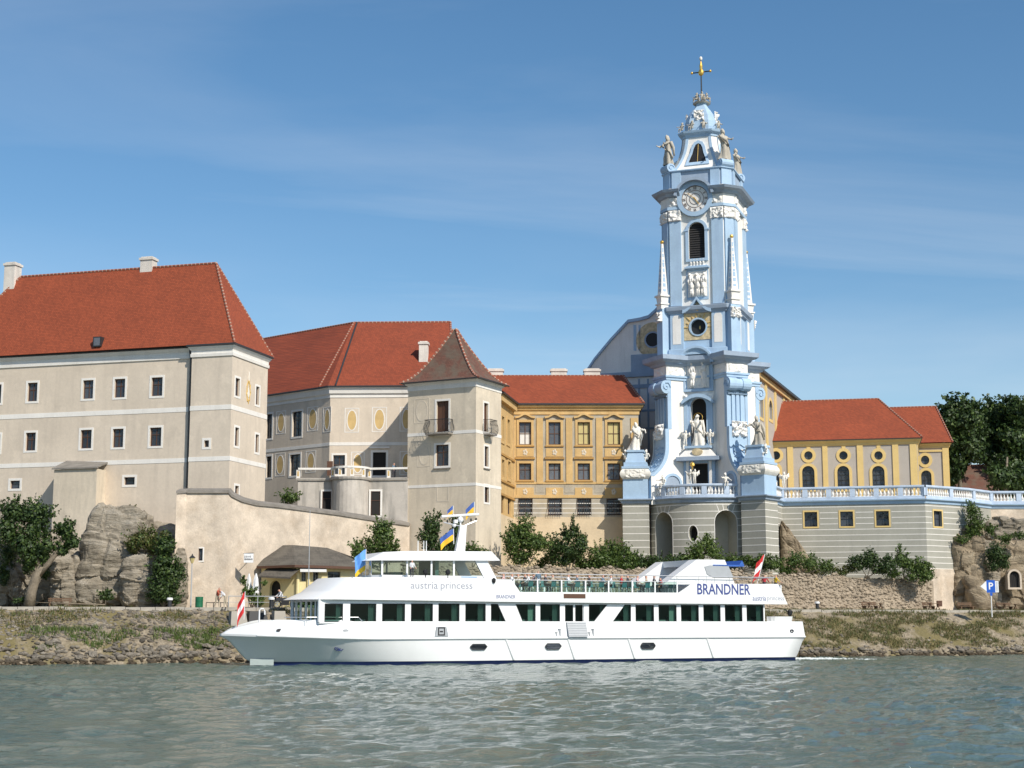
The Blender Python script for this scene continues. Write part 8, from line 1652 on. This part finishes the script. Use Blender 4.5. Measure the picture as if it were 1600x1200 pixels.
# quay railing
def sh_at(px_, y): # point on the line y = const of the shore frame seen at that pixel column
    x, _ = SH.px(px_, 948, y); return SH.world(x, y, 4.36)
a, b = sh_at(357, 7.6), sh_at(447, 7.6); q = mk('quay_railing', 'grey tubular railing on the quay edge behind the bow flag', 'railing', a, SH.th); ln = (b - a).length; m = MB().use('greypaint'); m.tube([(0, 0, 1.0), (ln, 0, 1.0)], .035, 6); m.tube([(0, 0, .5), (ln, 0, .5)], .02, 5); m.build('rail', q)
for k in range(5): m = MB().use('greypaint'); m.tube([(ln * k / 4, 0, 0), (ln * k / 4, 0, 1.0)], .035, 6); m.build('post', q)
a, b = sh_at(322, 7.5), sh_at(356, 7.5); q = mk('quay_railing', 'low dark railing in front of the photographing couple', 'railing', a, SH.th); ln = (b - a).length; m = MB().use('iron'); m.tube([(0, 0, .45), (ln, 0, .45)], .03, 6); m.build('rail', q)
for k in range(4): m = MB().use('iron'); m.tube([(ln * k / 3, 0, 0), (ln * k / 3, 0, .45)], .03, 6); m.build('post', q)
for i, (px_, y, w_, h_, lb) in enumerate(((372, 5.2, 1.3, 1.2, 'pale concrete block on the bank left of the bow'), (436, 5.4, 1.0, 1.1, 'pale concrete block on the bank right of the bow hoop'), (402, 5.6, 1.5, .95, 'dark machinery box on the bank behind the bow'))):
    x, _ = SH.px(px_, 960, y); P = SH.world(x, y, bank_z(x, y) - .2); m = MB().use('concrete' if i < 2 else 'iron'); w2 = w_ / 2; m.add([(-w2 * 1.1, -.6, 0), (w2 * 1.1, -.6, 0), (w2 * 1.1, .6, 0), (-w2 * 1.1, .6, 0), (-w2, -.45, h_), (w2 * .8, -.45, h_), (w2 * .8, .45, h_), (-w2, .45, h_)], [(0, 3, 2, 1), (4, 5, 6, 7), (0, 1, 5, 4), (1, 2, 6, 5), (2, 3, 7, 6), (3, 0, 4, 7)]); o = m.build('concrete_block' if i < 2 else 'machinery_box', None, P, SH.th); tag(o, lb, 'block' if i < 2 else 'box')
# folded parasols, pots, motorbike
for px_, D, lb in ((399, 133.5, 'folded white parasol nearest the cafe door'), (388, 134.2, 'folded grey-green parasol under the hanging sign')):
    P = ground_at(px_, D); u = mk('folded_parasol', lb, 'parasol', P); m = MB().use('steel'); m.tube([(0, 0, 0), (0, 0, 2.9)], .03, 6); m.build('pole', u); m = MB().use('flagwhite' if px_ == 399 else 'shade_white'); n = 12; pr = [(.04, 3.0), (.16, 2.5), (.24, 1.7), (.27, 1.1), (.2, .95)]
    vs = [(r * (1 + .25 * (k % 2)) * math.cos(2 * math.pi * k / n), r * (1 + .25 * (k % 2)) * math.sin(2 * math.pi * k / n), z) for r, z in pr for k in range(n)]; m.add(vs, [(i * n + k, i * n + (k + 1) % n, (i + 1) * n + (k + 1) % n, (i + 1) * n + k) for i in range(4) for k in range(n)]); m.build('canopy', u); m = MB().use('concrete'); m.box(-.3, .3, -.3, .3, 0, .12); m.build('base', u)
plant('potted_shrub', 'leafy oleander between the two folded parasols', 'shrub', 133.2, (393, 948), [(394, 932, 9, 12), (405, 938, 10, 8), (384, 925, 6, 9), (380, 908, 4, 6), (412, 912, 4, 4)], 'leaf_mid', 'leaf_light', .13, 620)
P = ground_at(446, 130.5); mb_ = mk('motorbike', 'dark parked motorbike with white windscreen by the cafe door', 'motorbike', P, R(10))
for x in (-.7, .7):
    m = MB().use('rubber'); m.tube([(x + .3 * math.cos(t), 0, .32 + .3 * math.sin(t)) for t in [2 * math.pi * i / 14 for i in range(15)]], .07, 6); w2 = m.build('wheel', mb_); m = MB().use('steel'); 
    for k in range(4): a_ = math.pi * k / 4; m.tube([(x - .28 * math.cos(a_), 0, .32 - .28 * math.sin(a_)), (x + .28 * math.cos(a_), 0, .32 + .28 * math.sin(a_))], .02, 4)
    c = m.build('rim', None); c.parent = w2
m = MB().use('black'); m.plan([(-.75, -.14), (.5, -.16), (.5, .16), (-.75, .14)], .55, .85, [(-.8, -.1), (.3, -.14), (.3, .14), (-.8, .1)]); m.box(-.35, .3, -.18, .18, .25, .56); m.build('body', mb_); m = MB().use('steel'); m.tube([(.7, 0, .32), (.45, 0, .95)], .05, 6); m.tube([(.42, -.35, 1.02), (.42, .35, 1.02)], .025, 5); m.build('fork', mb_); m = MB().use('flagwhite'); m.add([(.55, -.2, .9), (.55, .2, .9), (.42, .16, 1.3), (.42, -.16, 1.3)], [(0, 1, 2, 3)]); m.build('windscreen', mb_)
plain('cloth_orange', (.5, .12, .07), .9); plain('cloth_khaki', (.42, .36, .27), .9)
person('woman-like figure in red top and light trousers stooping with a stroller on the quay', ground_at(339, 129.4), R(70), 'cloth_orange', 'cloth_khaki', 'hair_dark', lean=14, arms=((55, 10), (60, 10)), step=.18)
bpy.data.objects['person'] if False else None
person('bending person in white shirt and light trousers on the quay', ground_at(352, 129.2), R(-80), 'cloth_white', 'cloth_khaki', 'hair_dark', lean=42, arms=((40, 8), (45, 8)), step=.12)
person('person in white shirt leaning by the cafe door', ground_at(441, 133.2), R(-60), 'cloth_white', 'cloth_beige', 'hair_dark', lean=28, arms=((60, 10), (50, 10)))
w = ft.world(ft.px(615.5, 740, 1.5)[0], 1.5, zf); person('person in dark blue standing behind the garden terrace parapet', w, R(40), 'cloth_blue', 'cloth_dark', arms=((25, 15), (25, 15)))
for o in bpy.data.objects:
    if o.name.startswith('person') and o.get('label', '').startswith('woman-like'): o['label'] = 'stooping person in red top and light trousers on the quay'
# thin flagpole in front of the cafe
P = ground_at(481.5, 129.5); fp_ = mk('flagpole', 'thin bare pole rising in front of the cafe roof', 'pole', P); m = MB().use('greypaint'); m.tube([(0, 0, 0), (0, 0, at(481, 797, 129.5).z - P.z)], .045, 6, .025); m.build('shaft', fp_); m = MB().use('concrete'); m.box(-.15, .15, -.15, .15, 0, .15); m.build('foot', fp_)
bpy.context.view_layer.update()
